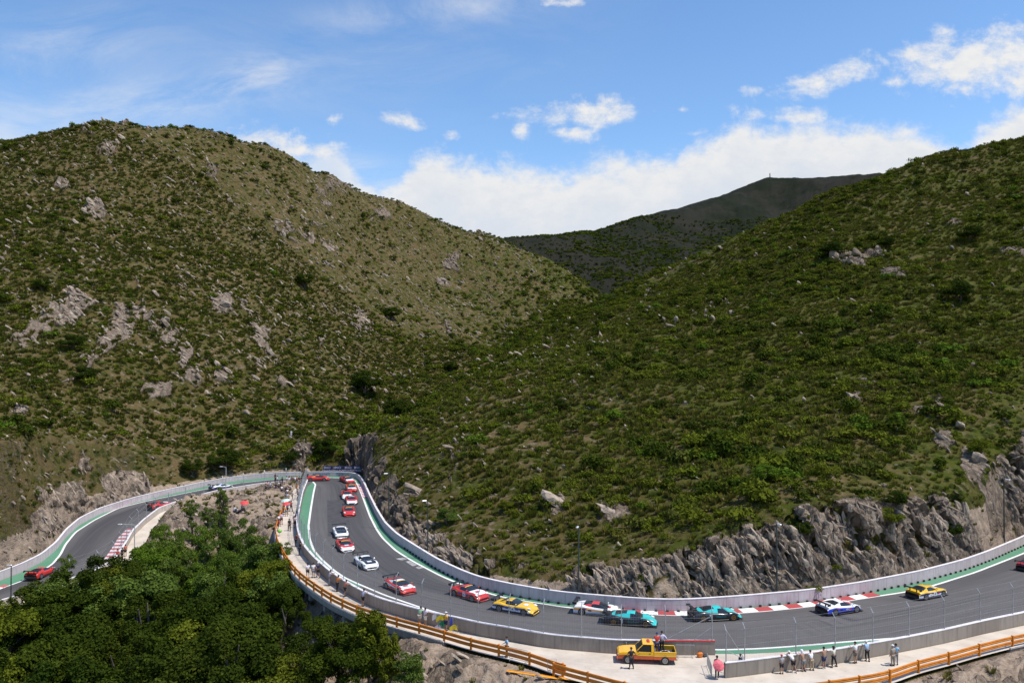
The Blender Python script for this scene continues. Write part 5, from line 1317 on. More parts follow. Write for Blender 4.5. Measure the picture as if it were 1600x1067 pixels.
# standing boulders
for k, (px, py, w_, lab) in enumerate([(1472, 684, 20, 'pale upright boulder on the right slope above the track'), (1478, 640, 22, 'grey boulder half hidden in scrub on the right slope'), (1500, 668, 18, 'flat grey boulder right of the upright one'), (1335, 620, 22, 'dark edged boulder pair on the right slope'), (1525, 720, 30, 'rounded grey boulder near the right edge'), (455, 685, 14, 'grey boulder stacked above the hairpin'), (446, 700, 14, 'lower grey boulder above the hairpin'), (870, 785, 36, 'broad pale slab in the scrub at the foot of the right hill'), (955, 800, 36, 'large pale slab right of the broad one'), (690, 440, 14, 'pale boulder on the left hill crest'), (600, 430, 12, 'small pale boulder on the left hillside'), (655, 768, 26, 'pale rock knob above the end of the straight')]):
    p = hit(px, py)
    if p is None: continue
    o = bpy.data.objects.new('boulder', rocks[k % 5]); COL.objects.link(o); s_ = w_ * p[1] / F * .62
    o.location = p; o.scale = (s_, s_, s_ * .9); o.rotation_euler = (0, .45, random.uniform(-.4, .8)); tag(o, lab, 'boulder')
# ------------------------------------------------------------------ racing cars
PAINT = {}
def paint(c, rough=0.32):
    k = tuple(round(q, 3) for q in c) + (rough,)
    if k not in PAINT: PAINT[k] = pmat('car_paint', c, rough, var=0.06, vscale=2, coat=0.35)
    return PAINT[k]
GLASS = M('dark_glass', (0.018, 0.022, 0.026), 0.12, spec=.8); TYRE = M('tyre_rubber', (0.016, 0.016, 0.016), 0.85, var=.2)
ALLOY = M('alloy_rim', (0.30, 0.30, 0.31), 0.35, metal=.6); BRONZE = M('bronze_rim', (0.30, 0.16, 0.05), 0.4, metal=.4)
CARB = M('carbon_black', (0.02, 0.02, 0.023), 0.45); LITE = M('headlight_glass', (0.72, 0.72, 0.66), 0.15, spec=.8); TAIL = M('tail_light', (0.35, 0.02, 0.02), 0.25)
RED, WHT, YEL, TEAL, BLK, BLU, NAV, ORG = (0.52, 0.030, 0.022), (0.78, 0.77, 0.76), (0.75, 0.44, 0.018), (0.03, 0.52, 0.50), (0.014, 0.014, 0.018), (0.025, 0.05, 0.50), (0.035, 0.035, 0.12), (0.75, 0.30, 0.05)
SHAPES = {
 # rear -> front : deck height, half width, cabin (rear base, roof rear, roof front, windscreen base), roof height, length
 'front': dict(L=4.62, zs=[0, .04, .14, .24, .36, .50, .62, .74, .86, .94, 1.0], zt=[.66, .84, .87, .88, .84, .82, .86, .84, .76, .62, .40], wd=[.86, .94, 1.0, 1.0, .95, .93, .96, 1.0, .98, .90, .66], cab=(.13, .33, .46, .62), roof=1.20, wz=1.16),
 'mid': dict(L=4.55, zs=[0, .04, .14, .24, .36, .50, .62, .74, .86, .94, 1.0], zt=[.72, .88, .92, .92, .86, .80, .78, .76, .68, .54, .34], wd=[.90, .97, 1.0, 1.0, .95, .92, .95, 1.0, .98, .88, .60], cab=(.16, .40, .53, .74), roof=1.14, wz=1.18),
 'long': dict(L=5.05, zs=[0, .04, .14, .24, .36, .50, .62, .74, .86, .94, 1.0], zt=[.66, .78, .86, .88, .84, .78, .74, .76, .66, .50, .30], wd=[.92, 1.0, 1.02, 1.02, .98, .95, .97, 1.02, 1.0, .90, .62], cab=(.14, .44, .57, .74), roof=1.19, wz=1.22),
}
def gt_car(label, loc, heading, shape, top, side, hood=None, nose=None, roof=None, strip=None, rim=ALLOY, wing=BLK, panel=None, word=None, wordcol=None, sill=None, stripe=None, group=None):
    sh = SHAPES[shape]; L = sh['L']; HW = 1.0; root = empty('race_car', loc, heading, label, 'race car', group)
    hood = hood or top; nose = nose or hood; roof = roof or top; sill = sill or side
    mats = [paint(top), paint(side), paint(hood), paint(nose), paint(sill), CARB, paint(stripe or side)]
    S = np.linspace(0, 1, 41); zt = np.interp(S, sh['zs'], sh['zt']); wd = np.interp(S, sh['zs'], sh['wd']) * HW
    for c in (.195, .80):
        zt = zt + 0.0 * S
    fb = .075 * (np.exp(-((S - .20) / .085) ** 2) + np.exp(-((S - .80) / .085) ** 2))
    ks = [0, .40, .72, .90, .985, 1.0, 1.0, .97, .60, 0]
    V = []; nk = len(ks)
    for i, s in enumerate(S):
        x = (s - .5) * L; z = zt[i]; zb = .10; low = zb + (.42 - zb) * .0
        hz = [z, z - .002, z - .015 + fb[i], z - .055 + fb[i], z - .16 + fb[i] * .5, .50 if z > .6 else z * .72, .30 if z > .5 else z * .5, .13, .10, .10]
        xs = [0 if i < 40 else .05, 0.03 if i == 40 else 0, 0, -.02 if i == 40 else 0, -.05 if i == 40 else 0] + [0] * 5
        row = [(x + (xs[k] if i == 40 else 0), wd[i] * ks[k], hz[k]) for k in range(nk)]
        V += row + [(p[0], -p[1], p[2]) for p in row[-2:0:-1]]
    m_ = nk * 2 - 2; F_ = []; MI = []
    for i in range(40):
        for k in range(m_):
            j = (k + 1) % m_; F_.append((i * m_ + k, (i + 1) * m_ + k, (i + 1) * m_ + j, i * m_ + j))
            kk = k if k < nk - 1 else m_ - 1 - k; s = (S[i] + S[i + 1]) / 2
            if shape == 'long' and s < .9: mi = (0 if (kk <= 1 and s > .38) or (kk == 0 and s > .16) else 1 if kk < 7 else 5)
            elif kk <= 2: mi = 0 if s < .62 else (2 if kk <= 1 else 0) if s < .9 else 3
            elif kk == 3: mi = (1 if shape == 'long' else 0) if s < .9 else 3
            elif kk == 4: mi = 6 if s < .9 else 3
            elif kk == 5: mi = 1 if s < .93 else 3
            elif kk == 6: mi = 4
            else: mi = 5
            MI.append(mi)
    F_.append(tuple(range(m_ - 1, -1, -1))); MI.append(5); F_.append(tuple(range(40 * m_, 41 * m_))); MI.append(3)
    body = mesh_obj('body', V, F_, None, root, True, mats=mats, midx=MI)
    # greenhouse: rows over the length, columns across
    c0, c1, c2, c3 = sh['cab']; rz = sh['roof']
    cs = [c0, c0 + .25 * (c1 - c0), c0 + .8 * (c1 - c0), c1, (c1 + c2) / 2, c2, c2 + .14 * (c3 - c2), c2 + .55 * (c3 - c2), c3]
    zr = [np.interp(c0, S, zt) - .02, None, None, rz - .03, rz, rz - .01, None, None, np.interp(c3, S, zt) - .02]
    zr[1] = zr[0] + .36 * (rz - zr[0]); zr[2] = zr[0] + .90 * (rz - zr[0]); zr[6] = zr[8] + .90 * (rz - zr[8]); zr[7] = zr[8] + .50 * (rz - zr[8])
    rows = []
    for s, z in zip(cs, zr):
        x = (s - .5) * L; zb = np.interp(s, S, zt) - .05; wb = np.interp(s, S, wd) * .80; f = max(0, (z - zb)) / (rz - .75); wt = wb * (1 - .30 * min(1, f))
        z = max(z, zb + .01)
        rows.append([(x, 0, z + .015), (x, wt * .6, z), (x, wt, z - .05 * min(1, f)), (x, wb, zb)])
    def piece(name, ri, ki, mat, par=root):
        vs = []; fs = []
        for i in ri:
            for k in ki:
                for sg in ((1, -1) if True else (1,)):
                    q = [rows[i][k], rows[i + 1][k], rows[i + 1][k + 1], rows[i][k + 1]]; b = len(vs)
                    q = [(p[0], p[1] * sg, p[2]) for p in q]; vs += q; fs.append((b, b + 1, b + 2, b + 3) if sg < 0 else (b + 3, b + 2, b + 1, b))
        return mesh_obj(name, vs, fs, mat, par, False)
    piece('cabin_roof', [3, 4], [0, 1], paint(roof)); piece('rear_pillars', [0, 1, 2, 3] if shape == 'long' else [0, 1, 2], [2], paint(roof))
    piece('rear_window', [1, 2], [0, 1], GLASS); piece('engine_cover', [0], [0, 1], paint(top))
    piece('windscreen', [6, 7], [0, 1], GLASS); piece('sun_strip', [5], [0, 1], paint(strip or roof))
    for sg_ in (1, -1):
        vs = []; fs = []
        for i in ([3, 4, 5, 6, 7] if shape != 'long' else [4, 5, 6, 7]):
            q_ = [rows[i][2], rows[i + 1][2], rows[i + 1][3], rows[i][3]]; b = len(vs); vs += [(p[0], p[1] * sg_, p[2]) for p in q_]; fs.append((b, b + 1, b + 2, b + 3) if sg_ < 0 else (b + 3, b + 2, b + 1, b))
        wme = mesh_obj('side_window', vs, fs, GLASS, root)
        bm = bmesh.new(); bm.from_mesh(wme.data); bmesh.ops.remove_doubles(bm, verts=bm.verts[:], dist=1e-4); bm.to_mesh(wme.data); bm.free()
    for s in (.195, .80):
        for sg in (1, -1):
            w_ = np.interp(s, S, wd); x = (s - .5) * L
            arch = MB().disc((x, sg * (w_ - .165), .335), (0, 1, 0), .0, .385, .35, 20).build('wheel_arch_shade', CARB, root)  # black disc stands in for the shade inside the wheel arch
            MB().disc((x, sg * (w_ - .15), .335), (0, 1, 0), .19, .335, .34, 22).build('tyre', TYRE, arch)
            rm = MB().disc((x, sg * (w_ - .13), .335), (0, 1, 0), .17, .235, .32, 18)
            for k in range(5):
                a = k * 2 * math.pi / 5; rm.box((x + math.cos(a) * .1, sg * (w_ + .012), .335 + math.sin(a) * .1), (.2, .02, .06), ry=-a)
            rm.build('rim', rim, arch)
            MB().box((x, sg * (w_ + .004), .335), (.05, .02, .05)).build('hub_nut', rim, arch)
    xr = -L / 2 + .12; wz = sh['wz']
    wg = MB().box((xr, 0, wz), (.36, 1.90, .035), bev=.01).box((xr - .14, 0, wz + .03), (.06, 1.90, .06))
    wob_ = wg.build('rear_wing', paint(wing) if wing != BLK else CARB, root)
    for sg in (1, -1):
        MB().box((xr, sg * .955, wz - .05), (.42, .025, .24), bev=.008).build('wing_endplate', paint(hood) if wing != BLK else CARB, wob_)
        MB().box((xr + .06, sg * .40, wz - .20), (.16, .03, .42)).build('wing_support', CARB, wob_)
        xl = L / 2 - .42; wl = np.interp(.90, S, wd)
        MB().box((xl, sg * wl * .78, np.interp(.91, S, zt) + .035), (.34, .26, .05), rz=-sg * .3, ry=.32, bev=.02).build('headlight', LITE, root)
        MB().box((-L / 2 - .005, sg * .62, .66), (.03, .30, .12), bev=.01).build('tail_light', TAIL, root)
        MB().box(((c3 - .5) * L - .1, sg * (np.interp(c3, S, wd) * .92), np.interp(c3, S, zt) + .12), (.10, .22, .12), bev=.04).build('door_mirror', paint(top), root)
        MB().box((0, sg * .985, .14), (L * .42, .10, .06), bev=.02).build('side_skirt', CARB, root)
    MB().box((L / 2 - .16, 0, .095), (.50, 1.78, .03), bev=.01).build('front_splitter', CARB, root)
    MB().box((-L / 2 + .06, 0, .26), (.22, 1.5, .26), bev=.03).build('diffuser', CARB, root)
    MB().box((L / 2 - .085, 0, .235), (.16, 1.0, .11), bev=.02).build('grille', CARB, root)
    if panel:
        for sg in (1, -1):
            px_ = -.35 if shape == 'long' else .1; w_ = np.interp(px_ / L + .5, S, wd)
            pn_ = MB().box((px_ - (.55 if shape == 'long' else 0), sg * (w_ + .012), .48), (.46, .012, .40)).build('number_panel', paint((.72, .72, .74)), root)
            put_text(panel, .34, (px_ - (.55 if shape == 'long' else 0), sg * (w_ + .022), .48), (rad(90), 0, 0 if sg < 0 else math.pi), CARB, pn_)
    if word:
        for sg in (1, -1):
            w_ = np.interp(.55, S, wd)
            put_text(word, .30, (.35, sg * (w_ + .02), .46), (rad(90), 0, 0 if sg < 0 else math.pi), paint(wordcol), root)
    # sponsor patches on the flanks and bonnet of the nearer cars
    if loc[1] < 112 and shape != 'long':
        rr_ = random.Random(label)
        for sg in (1, -1):
            for x_, z_, w_ in ((-.62, .52, .42), (.62, .50, .36), (-1.05, .66, .30)):
                wy = np.interp(x_ / L + .5, S, wd)
                MB().box((x_, sg * (wy + .006), z_), (w_, .008, .13)).build('decal', paint(rr_.choice([(.7, .7, .72), (.04, .05, .35), (.5, .05, .05), (.7, .5, .05), (.02, .02, .03)])), root)
        zh = np.interp(.76, S, zt); MB().box((.26 * L, .0, zh + .012), (.42, .55, .012), ry=.08).build('decal', paint((.74, .74, .74) if sum(hood[:3]) < 1.6 else (.5, .06, .05)), root)
    return root
def track_pose(px, py, lane=None, dh=0.0, left=False):
    p = gl(px, py) if left else ground(px, py); w = LA if left else A
    i = np.argmin(np.hypot(w[:, 0] - p[0], w[:, 1] - p[1])); i = min(max(i, 3), len(w) - 4)
    t = w[i - 3] - w[i + 3]          # A and LA run against the direction of travel
    if left: p[2] = float(zarm(p[1]))
    return (p[0], p[1], p[2] + .002), math.atan2(t[1], t[0]) + dh
def car(px, py, label, shape, dh=0.0, left=False, **kw):
    loc, hd = track_pose(px, py, dh=dh, left=left); return gt_car(label, loc, hd, shape, **kw)
car(1448, 931, 'yellow and blue coupe leading the field at far right', 'front', top=YEL, side=WHT, stripe=NAV, sill=NAV, hood=YEL, nose=YEL, roof=YEL, panel='3')
car(1311, 955, 'white and blue coupe second in the field', 'mid', top=WHT, side=BLU, stripe=BLU, sill=NAV, hood=WHT, roof=WHT, word='YPGA', wordcol=(.6, .6, .7), wing=BLK, strip=RED)
car(1117, 965.5, 'leading teal and black long coupe beside the kerb', 'long', top=TEAL, side=BLK, stripe=BLK, sill=BLK, hood=TEAL, nose=TEAL, roof=TEAL, rim=BRONZE, panel='1', word='vitaphone', wordcol=(.01, .20, .19))
car(985, 973.5, 'following teal and black long coupe in front of the white one', 'long', top=TEAL, side=BLK, stripe=BLK, sill=BLK, hood=TEAL, nose=TEAL, roof=TEAL, rim=BRONZE, panel='2', word='vitaphone', wordcol=(.01, .20, .19))
car(933, 958, 'white coupe with orange stripes and red roof behind the teal car', 'mid', top=WHT, side=WHT, stripe=ORG, sill=(.5, .5, .55), roof=(.6, .06, .06), hood=WHT, panel=None)
car(806, 954.5, 'yellow coupe with blue and white flanks behind the white one', 'front', top=YEL, side=WHT, stripe=NAV, sill=NAV, hood=YEL, nose=YEL, roof=YEL, strip=(.05, .05, .05), panel='4')
car(734, 932.5, 'red coupe with black wing and yellow sun strip by the kerb line', 'front', top=RED, side=RED, hood=WHT, nose=RED, roof=RED, strip=YEL, panel='11')
car(625, 921.5, 'red coupe with white bonnet and roof', 'mid', top=RED, side=RED, hood=WHT, nose=RED, roof=WHT, strip=YEL, stripe=WHT)
car(572, 884, 'white coupe with black bonnet patch ahead of the red one', 'front', top=WHT, side=WHT, hood=BLK, nose=WHT, roof=WHT)
car(539, 857, 'red coupe between the two white coupes on the straight', 'mid', top=RED, side=RED, hood=RED, nose=WHT, roof=RED, strip=YEL)
car(532, 836, 'second white coupe with black bonnet patch on the straight', 'front', top=WHT, side=WHT, hood=BLK, nose=WHT, roof=WHT)
car(545, 803, 'red coupe alone in the middle of the straight', 'mid', top=RED, side=RED, hood=RED, nose=RED, roof=RED, strip=YEL)
car(549, 785, 'red coupe closing on the one in mid straight', 'mid', top=RED, side=RED, hood=RED, nose=WHT, roof=RED, strip=WHT)
car(542, 777, 'red and white coupe side by side with a red one', 'mid', top=RED, side=WHT, hood=WHT, nose=WHT, roof=RED)
car(549, 766, 'orange red coupe with pale yellow sun strip after the hairpin', 'mid', top=(.58, .10, .03), side=RED, hood=WHT, nose=RED, roof=(.62, .14, .03), strip=(.8, .6, .2))
car(542.5, 753, 'dark red coupe leaving the hairpin beside the short kerb', 'mid', top=(.36, .02, .03), side=RED, hood=WHT, nose=RED, roof=(.42, .03, .03), strip=(.8, .55, .2), dh=rad(12))
car(497, 750.5, 'red and yellow coupe turning through the hairpin', 'mid', top=RED, side=RED, hood=RED, nose=RED, roof=(.62, .2, .04), dh=rad(8))
car(346, 764.5, 'white and blue coupe on the left arm before the hairpin', 'mid', left=True, top=WHT, side=NAV, hood=WHT, roof=(.5, .6, .75))
car(251, 793, 'red coupe with white nose climbing the left arm', 'front', left=True, top=RED, side=RED, hood=WHT, nose=WHT, roof=RED, strip=YEL)
car(64, 899, 'red coupe lowest on the left arm near the tree', 'mid', left=True, top=RED, side=RED, hood=RED, roof=RED, strip=YEL)
car(1611, 888, 'dark red coupe cut off by the right edge', 'front', top=(.32, .02, .02), side=(.3, .02, .02))

# ------------------------------------------------------------------ yellow pickup
def pickup():
    p = ground(1009, 1032); L = 5.0
    tdir = ground(1055, 1030) - ground(963, 1027); ang = math.atan2(tdir[1], tdir[0]) + math.pi     # faces left
    r = empty('pickup_truck', (p[0], p[1], .016), ang, 'yellow and orange pickup truck with red roof beacon parked on the apron', 'pickup')
    YL, OR_ = paint((.78, .42, .012)), paint((.62, .10, .02))
    # lower body ring: bonnet, sides, bed walls
    def loft(name, st, mats, mi, par=r):      # st: list of (x, halfwidth, z0, z1, z2) sections
        V = []; F_ = []; MI = []
        for (x, w, a, b, c) in st: V += [(x, -w * .97, a), (x, -w, b), (x, -w * .96, c - .05), (x, -w * .86, c), (x, w * .86, c), (x, w * .96, c - .05), (x, w, b), (x, w * .97, a)]
        n = 8
        for i in range(len(st) - 1):
            for k in range(n):
                j = (k + 1) % n; F_.append((i * n + k, i * n + j, (i + 1) * n + j, (i + 1) * n + k)); MI.append(mi[k])
        F_.append(tuple(range(n - 1, -1, -1))); MI.append(mi[0]); F_.append(tuple(range((len(st) - 1) * n, len(st) * n))); MI.append(mi[0])
        return mesh_obj(name, V, F_, None, par, False, mats=mats, midx=MI)
    mi = [1, 0, 0, 0, 0, 0, 1, 1]
    loft('bonnet', [(.78, .87, .42, .80, 1.06), (1.2, .88, .42, .80, 1.06), (1.9, .87, .42, .78, 1.01), (2.28, .84, .42, .74, .93), (2.40, .78, .44, .64, .82)], [YL, OR_], mi)
    loft('cab_body', [(-.62, .87, .42, .80, 1.04), (.78, .87, .42, .80, 1.06)], [YL, OR_], mi)
    MB().box((-1.55, 0, .62), (1.86, 1.60, .12)).build('bed_floor', M('bed_liner', (.05, .05, .06), .8), r)
    for sg in (1, -1):
        bw = MB().box((-1.55, sg * .84, .88), (1.86, .07, .34), bev=.02, mi=0); bw.box((-1.55, sg * .845, .60), (1.86, .075, .36), bev=.02, mi=1)
        bw.box((-1.55, sg * .83, 1.06), (1.86, .11, .05), bev=.02, mi=0); bw.build('bed_side', None, r, mats=[YL, OR_])
        MB().box((-1.55, sg * .886, .735), (1.84, .006, .05)).box((.08, sg * .885, .76), (1.36, .006, .05)).build('side_stripe', paint((.8, .62, .05)), r)
        for x in (1.55, -1.55):
            wl = MB().disc((x, sg * .73, .36), (0, 1, 0), .0, .44, .30, 20).build('wheel_arch_shade', CARB, r)  # arch shade as a black disc behind the tyre
            MB().disc((x, sg * .765, .35), (0, 1, 0), .20, .35, .26, 22).build('tyre', TYRE, wl)
            rm = MB().disc((x, sg * .775, .35), (0, 1, 0), .16, .225, .25, 18)
            for k in range(6):
                a = k * math.pi / 3; rm.box((x + math.cos(a) * .09, sg * .885, .35 + math.sin(a) * .09), (.19, .02, .06), ry=-a)
            rm.build('rim', M('silver_rim', (.34, .34, .35), .35, metal=.4), wl)
        dr = MB().box((.10, sg * .876, .90), (1.02, .012, .26), bev=.004).build('door', YL, r); MB().box((-.28, sg * .887, .90), (.16, .02, .04)).build('handle', CARB, dr)
        MB().box((.72, sg * 1.0, 1.14), (.12, .18, .17), bev=.04).build('door_mirror', CARB, r)
        MB().box((2.36, sg * .62, .76), (.10, .30, .15), bev=.03).build('headlight', LITE, r)
        MB().box((-2.49, sg * .80, .82), (.03, .12, .28)).build('tail_light', TAIL, r)
    MB().box((-2.47, 0, .76), (.06, 1.66, .62), bev=.02).build('tailgate', YL, r)
    MB().box((2.42, 0, .48), (.16, 1.70, .24), bev=.05).build('front_bumper', OR_, r); MB().box((-2.54, 0, .45), (.12, 1.6, .16), bev=.03).build('rear_bumper', GALV, r)
    # greenhouse
    B_ = [(-.62, .80, 1.04), (.86, .80, 1.06)]; T_ = [(-.56, .66, 1.60), (.26, .66, 1.62)]
    gl_ = MB(); q = .012
    v8 = [(-.62, -.80, 1.04), (.86, -.80, 1.06), (.86, .80, 1.06), (-.62, .80, 1.04), (-.56, -.66, 1.58), (.28, -.66, 1.60), (.28, .66, 1.60), (-.56, .66, 1.58)]
    gl_.add(v8, [(0, 1, 5, 4), (2, 3, 7, 6)]); mesh_obj('side_window', gl_.v, gl_.f, GLASS, r)
    mesh_obj('windscreen', [v8[1], v8[2], v8[6], v8[5]], [(0, 1, 2, 3)], GLASS, r); mesh_obj('rear_window', [v8[3], v8[0], v8[4], v8[7]], [(0, 1, 2, 3)], GLASS, r)
    MB().box((-.14, 0, 1.62), (.92, 1.38, .09), bev=.035).build('cab_roof', YL, r)
    pl = MB()
    for sg in (1, -1):
        pl.tube([(.86, sg * .80, 1.05), (.28, sg * .67, 1.60)], .035, 6); pl.box((-.52, sg * .735, 1.32), (.20, .035, .60), rx=sg * .245)
    pl.tube([(-.60, -.70, 1.58), (-.60, .70, 1.58)], .03, 6).build('cab_pillars', YL, r)
    MB().box((-.20, 0, 1.70), (.24, .62, .12), bev=.04).build('beacon', M('red_beacon', (.5, .03, .03), .25), r)
    MB().tube([(-.72, -.70, .7), (-.72, -.70, 1.28), (-.72, .70, 1.28), (-.72, .70, .7)], .035, 6).build('roll_bar', M('chrome', (.6, .6, .62), .25, metal=.8), r)
    bag = MB()
    for k in range(7):
        a = k * .9; bag.disc((-1.6 + .22 * math.cos(a), .25 + .16 * math.sin(a), .80), (0, 0, 1), 0, .20, .22, 8)
    bb = bag.build('sack', M('white_sack', (.6, .6, .64), .8, var=.2), None, True); bb.location = (0, 0, 0); bb.matrix_world = Matrix.Translation((p[0], p[1], .02)) @ Matrix.Rotation(ang, 4, 'Z')
    tag(bb, 'pale crumpled sack lying in the pickup bed', 'sack')
    return r, p, ang
PK, PKP, PKA = pickup()
# ------------------------------------------------------------------ people
def vadd(a, b): return tuple(x + y for x, y in zip(a, b))
def joints(pose):
    J = dict(pelvis=(0, 0, .95), spine=(0, 0, 1.14), chest=(0, .01, 1.34), neck=(0, .01, 1.49), jaw=(0, .035, 1.57), head=(0, .02, 1.66), top=(0, .0, 1.735), nose=(0, .125, 1.62))
    for n, s in (('L', -1), ('R', 1)):
        J.update({'sh' + n: (s * .17, 0, 1.42), 'el' + n: (s * .23, -.03, 1.15), 'wr' + n: (s * .23, .06, .92), 'hip' + n: (s * .09, 0, .90), 'kn' + n: (s * .10, .02, .50), 'an' + n: (s * .10, -.03, .09), 'toe' + n: (s * .115, .13, .045)})
    if pose in ('lean', 'leanone'):
        dy = .10
        for k in ('spine', 'chest', 'neck', 'jaw', 'head', 'top', 'nose', 'shL', 'shR'): J[k] = vadd(J[k], (0, dy * (J[k][2] - .95) / .5, -.02))
        J['elL'] = (-.27, .26, 1.26); J['wrL'] = (-.16, .46, 1.31); J['elR'] = (.27, .26, 1.26); J['wrR'] = (.16, .46, 1.31)
        J['knL'] = (-.12, .05, .5); J['anR'] = (.12, -.14, .09); J['toeR'] = (.14, .0, .045); J['knR'] = (.11, -.02, .5)
    if pose == 'bend':
        for k, y, z in (('spine', .10, 1.10), ('chest', .26, 1.24), ('neck', .37, 1.34), ('jaw', .44, 1.40), ('head', .47, 1.47), ('top', .48, 1.545), ('nose', .56, 1.44)): J[k] = (0, y, z)
        for n, s in (('L', -1), ('R', 1)): J['sh' + n] = (s * .17, .30, 1.31); J['el' + n] = (s * .28, .40, 1.22); J['wr' + n] = (s * .08, .58, 1.30)
        J['anR'] = (.14, -.22, .09); J['toeR'] = (.16, -.08, .045); J['knR'] = (.12, -.06, .5)
    if pose == 'hips':
        for n, s in (('L', -1), ('R', 1)): J['el' + n] = (s * .40, -.06, 1.18); J['wr' + n] = (s * .19, .04, 1.02)
        J['anL'] = (-.17, -.02, .09); J['toeL'] = (-.21, .13, .045); J['anR'] = (.17, -.02, .09); J['toeR'] = (.21, .13, .045)
    if pose == 'spread':
        J['elL'] = (-.42, .18, 1.33); J['wrL'] = (-.66, .32, 1.31); J['elR'] = (.42, .18, 1.33); J['wrR'] = (.64, .32, 1.31)
    if pose == 'arm':
        J['elR'] = (.42, .16, 1.36); J['wrR'] = (.66, .30, 1.32); J['elL'] = (-.25, .18, 1.22); J['wrL'] = (-.16, .36, 1.30)
    if pose == 'walk':
        J['knL'] = (-.10, .20, .52); J['anL'] = (-.10, .26, .10); J['toeL'] = (-.11, .42, .06); J['knR'] = (.10, -.04, .50); J['anR'] = (.10, -.30, .15); J['toeR'] = (.11, -.17, .05)
        J['elL'] = (-.24, -.14, 1.17); J['wrL'] = (-.22, -.10, .93); J['elR'] = (.24, .08, 1.17); J['wrR'] = (.20, .26, 1.02)
    if pose == 'stride':
        J['knL'] = (-.18, .02, .5); J['anL'] = (-.26, -.03, .09); J['toeL'] = (-.30, .12, .045); J['knR'] = (.20, -.06, .5); J['anR'] = (.30, -.12, .09); J['toeR'] = (.34, .03, .045)
        J['elL'] = (-.30, .22, 1.30); J['wrL'] = (-.30, .44, 1.32); J['elR'] = (.30, .02, 1.15); J['wrR'] = (.22, .16, 1.0)
    if pose == 'hold':
        J['elR'] = (.26, .02, 1.16); J['wrR'] = (.14, .24, 1.24); J['elL'] = (-.26, .02, 1.16); J['wrL'] = (-.08, .25, 1.18)
    if pose == 'carry':
        J['elR'] = (.28, .04, 1.15); J['wrR'] = (.18, .28, 1.10); J['elL'] = (-.28, .04, 1.15); J['wrL'] = (-.18, .28, 1.10)
    if pose == 'sit':
        for k in list(J): J[k] = vadd(J[k], (0, 0, -.67)) if k[:2] not in ('kn', 'an', 'to') or k == 'top' else J[k]
        for n, s in (('L', -1), ('R', 1)):
            J['kn' + n] = (s * .15, .44, .46); J['an' + n] = (s * .15, .50, .05); J['toe' + n] = (s * .17, .66, .01); J['el' + n] = (s * .26, .16, .56); J['wr' + n] = (s * .12, .38, .50)
        J['top'] = vadd(J['head'], (0, -.02, .075))
    if pose == 'wall':
        pass
    return J
RADII = dict(pelvis=.125, spine=.115, chest=.135, neck=.055, jaw=.075, head=.098, top=.06, nose=.018, sh=.062, el=.043, wr=.028, hip=.088, kn=.056, an=.040, toe=.038)
def skin(name, edges_, rad_of, pts, root_i=0, sub_=1):
    me_ = bpy.data.meshes.new(name); me_.from_pydata(pts, edges_, []); o = bpy.data.objects.new(name, me_); COL.objects.link(o)
    sk = o.modifiers.new('skin', 'SKIN'); sk.use_smooth_shade = True
    for i, r in enumerate(rad_of):
        v_ = me_.skin_vertices[0].data[i]; v_.radius = r if isinstance(r, tuple) else (r, r); v_.use_root = (i == root_i)
    sb = o.modifiers.new('sub', 'SUBSURF'); sb.levels = sub_; sb.render_levels = sub_
    dg = bpy.context.evaluated_depsgraph_get(); out = bpy.data.meshes.new_from_object(o.evaluated_get(dg)); out.name = name
    bpy.data.objects.remove(o); bpy.data.meshes.remove(me_)
    return out
CACHE = {}
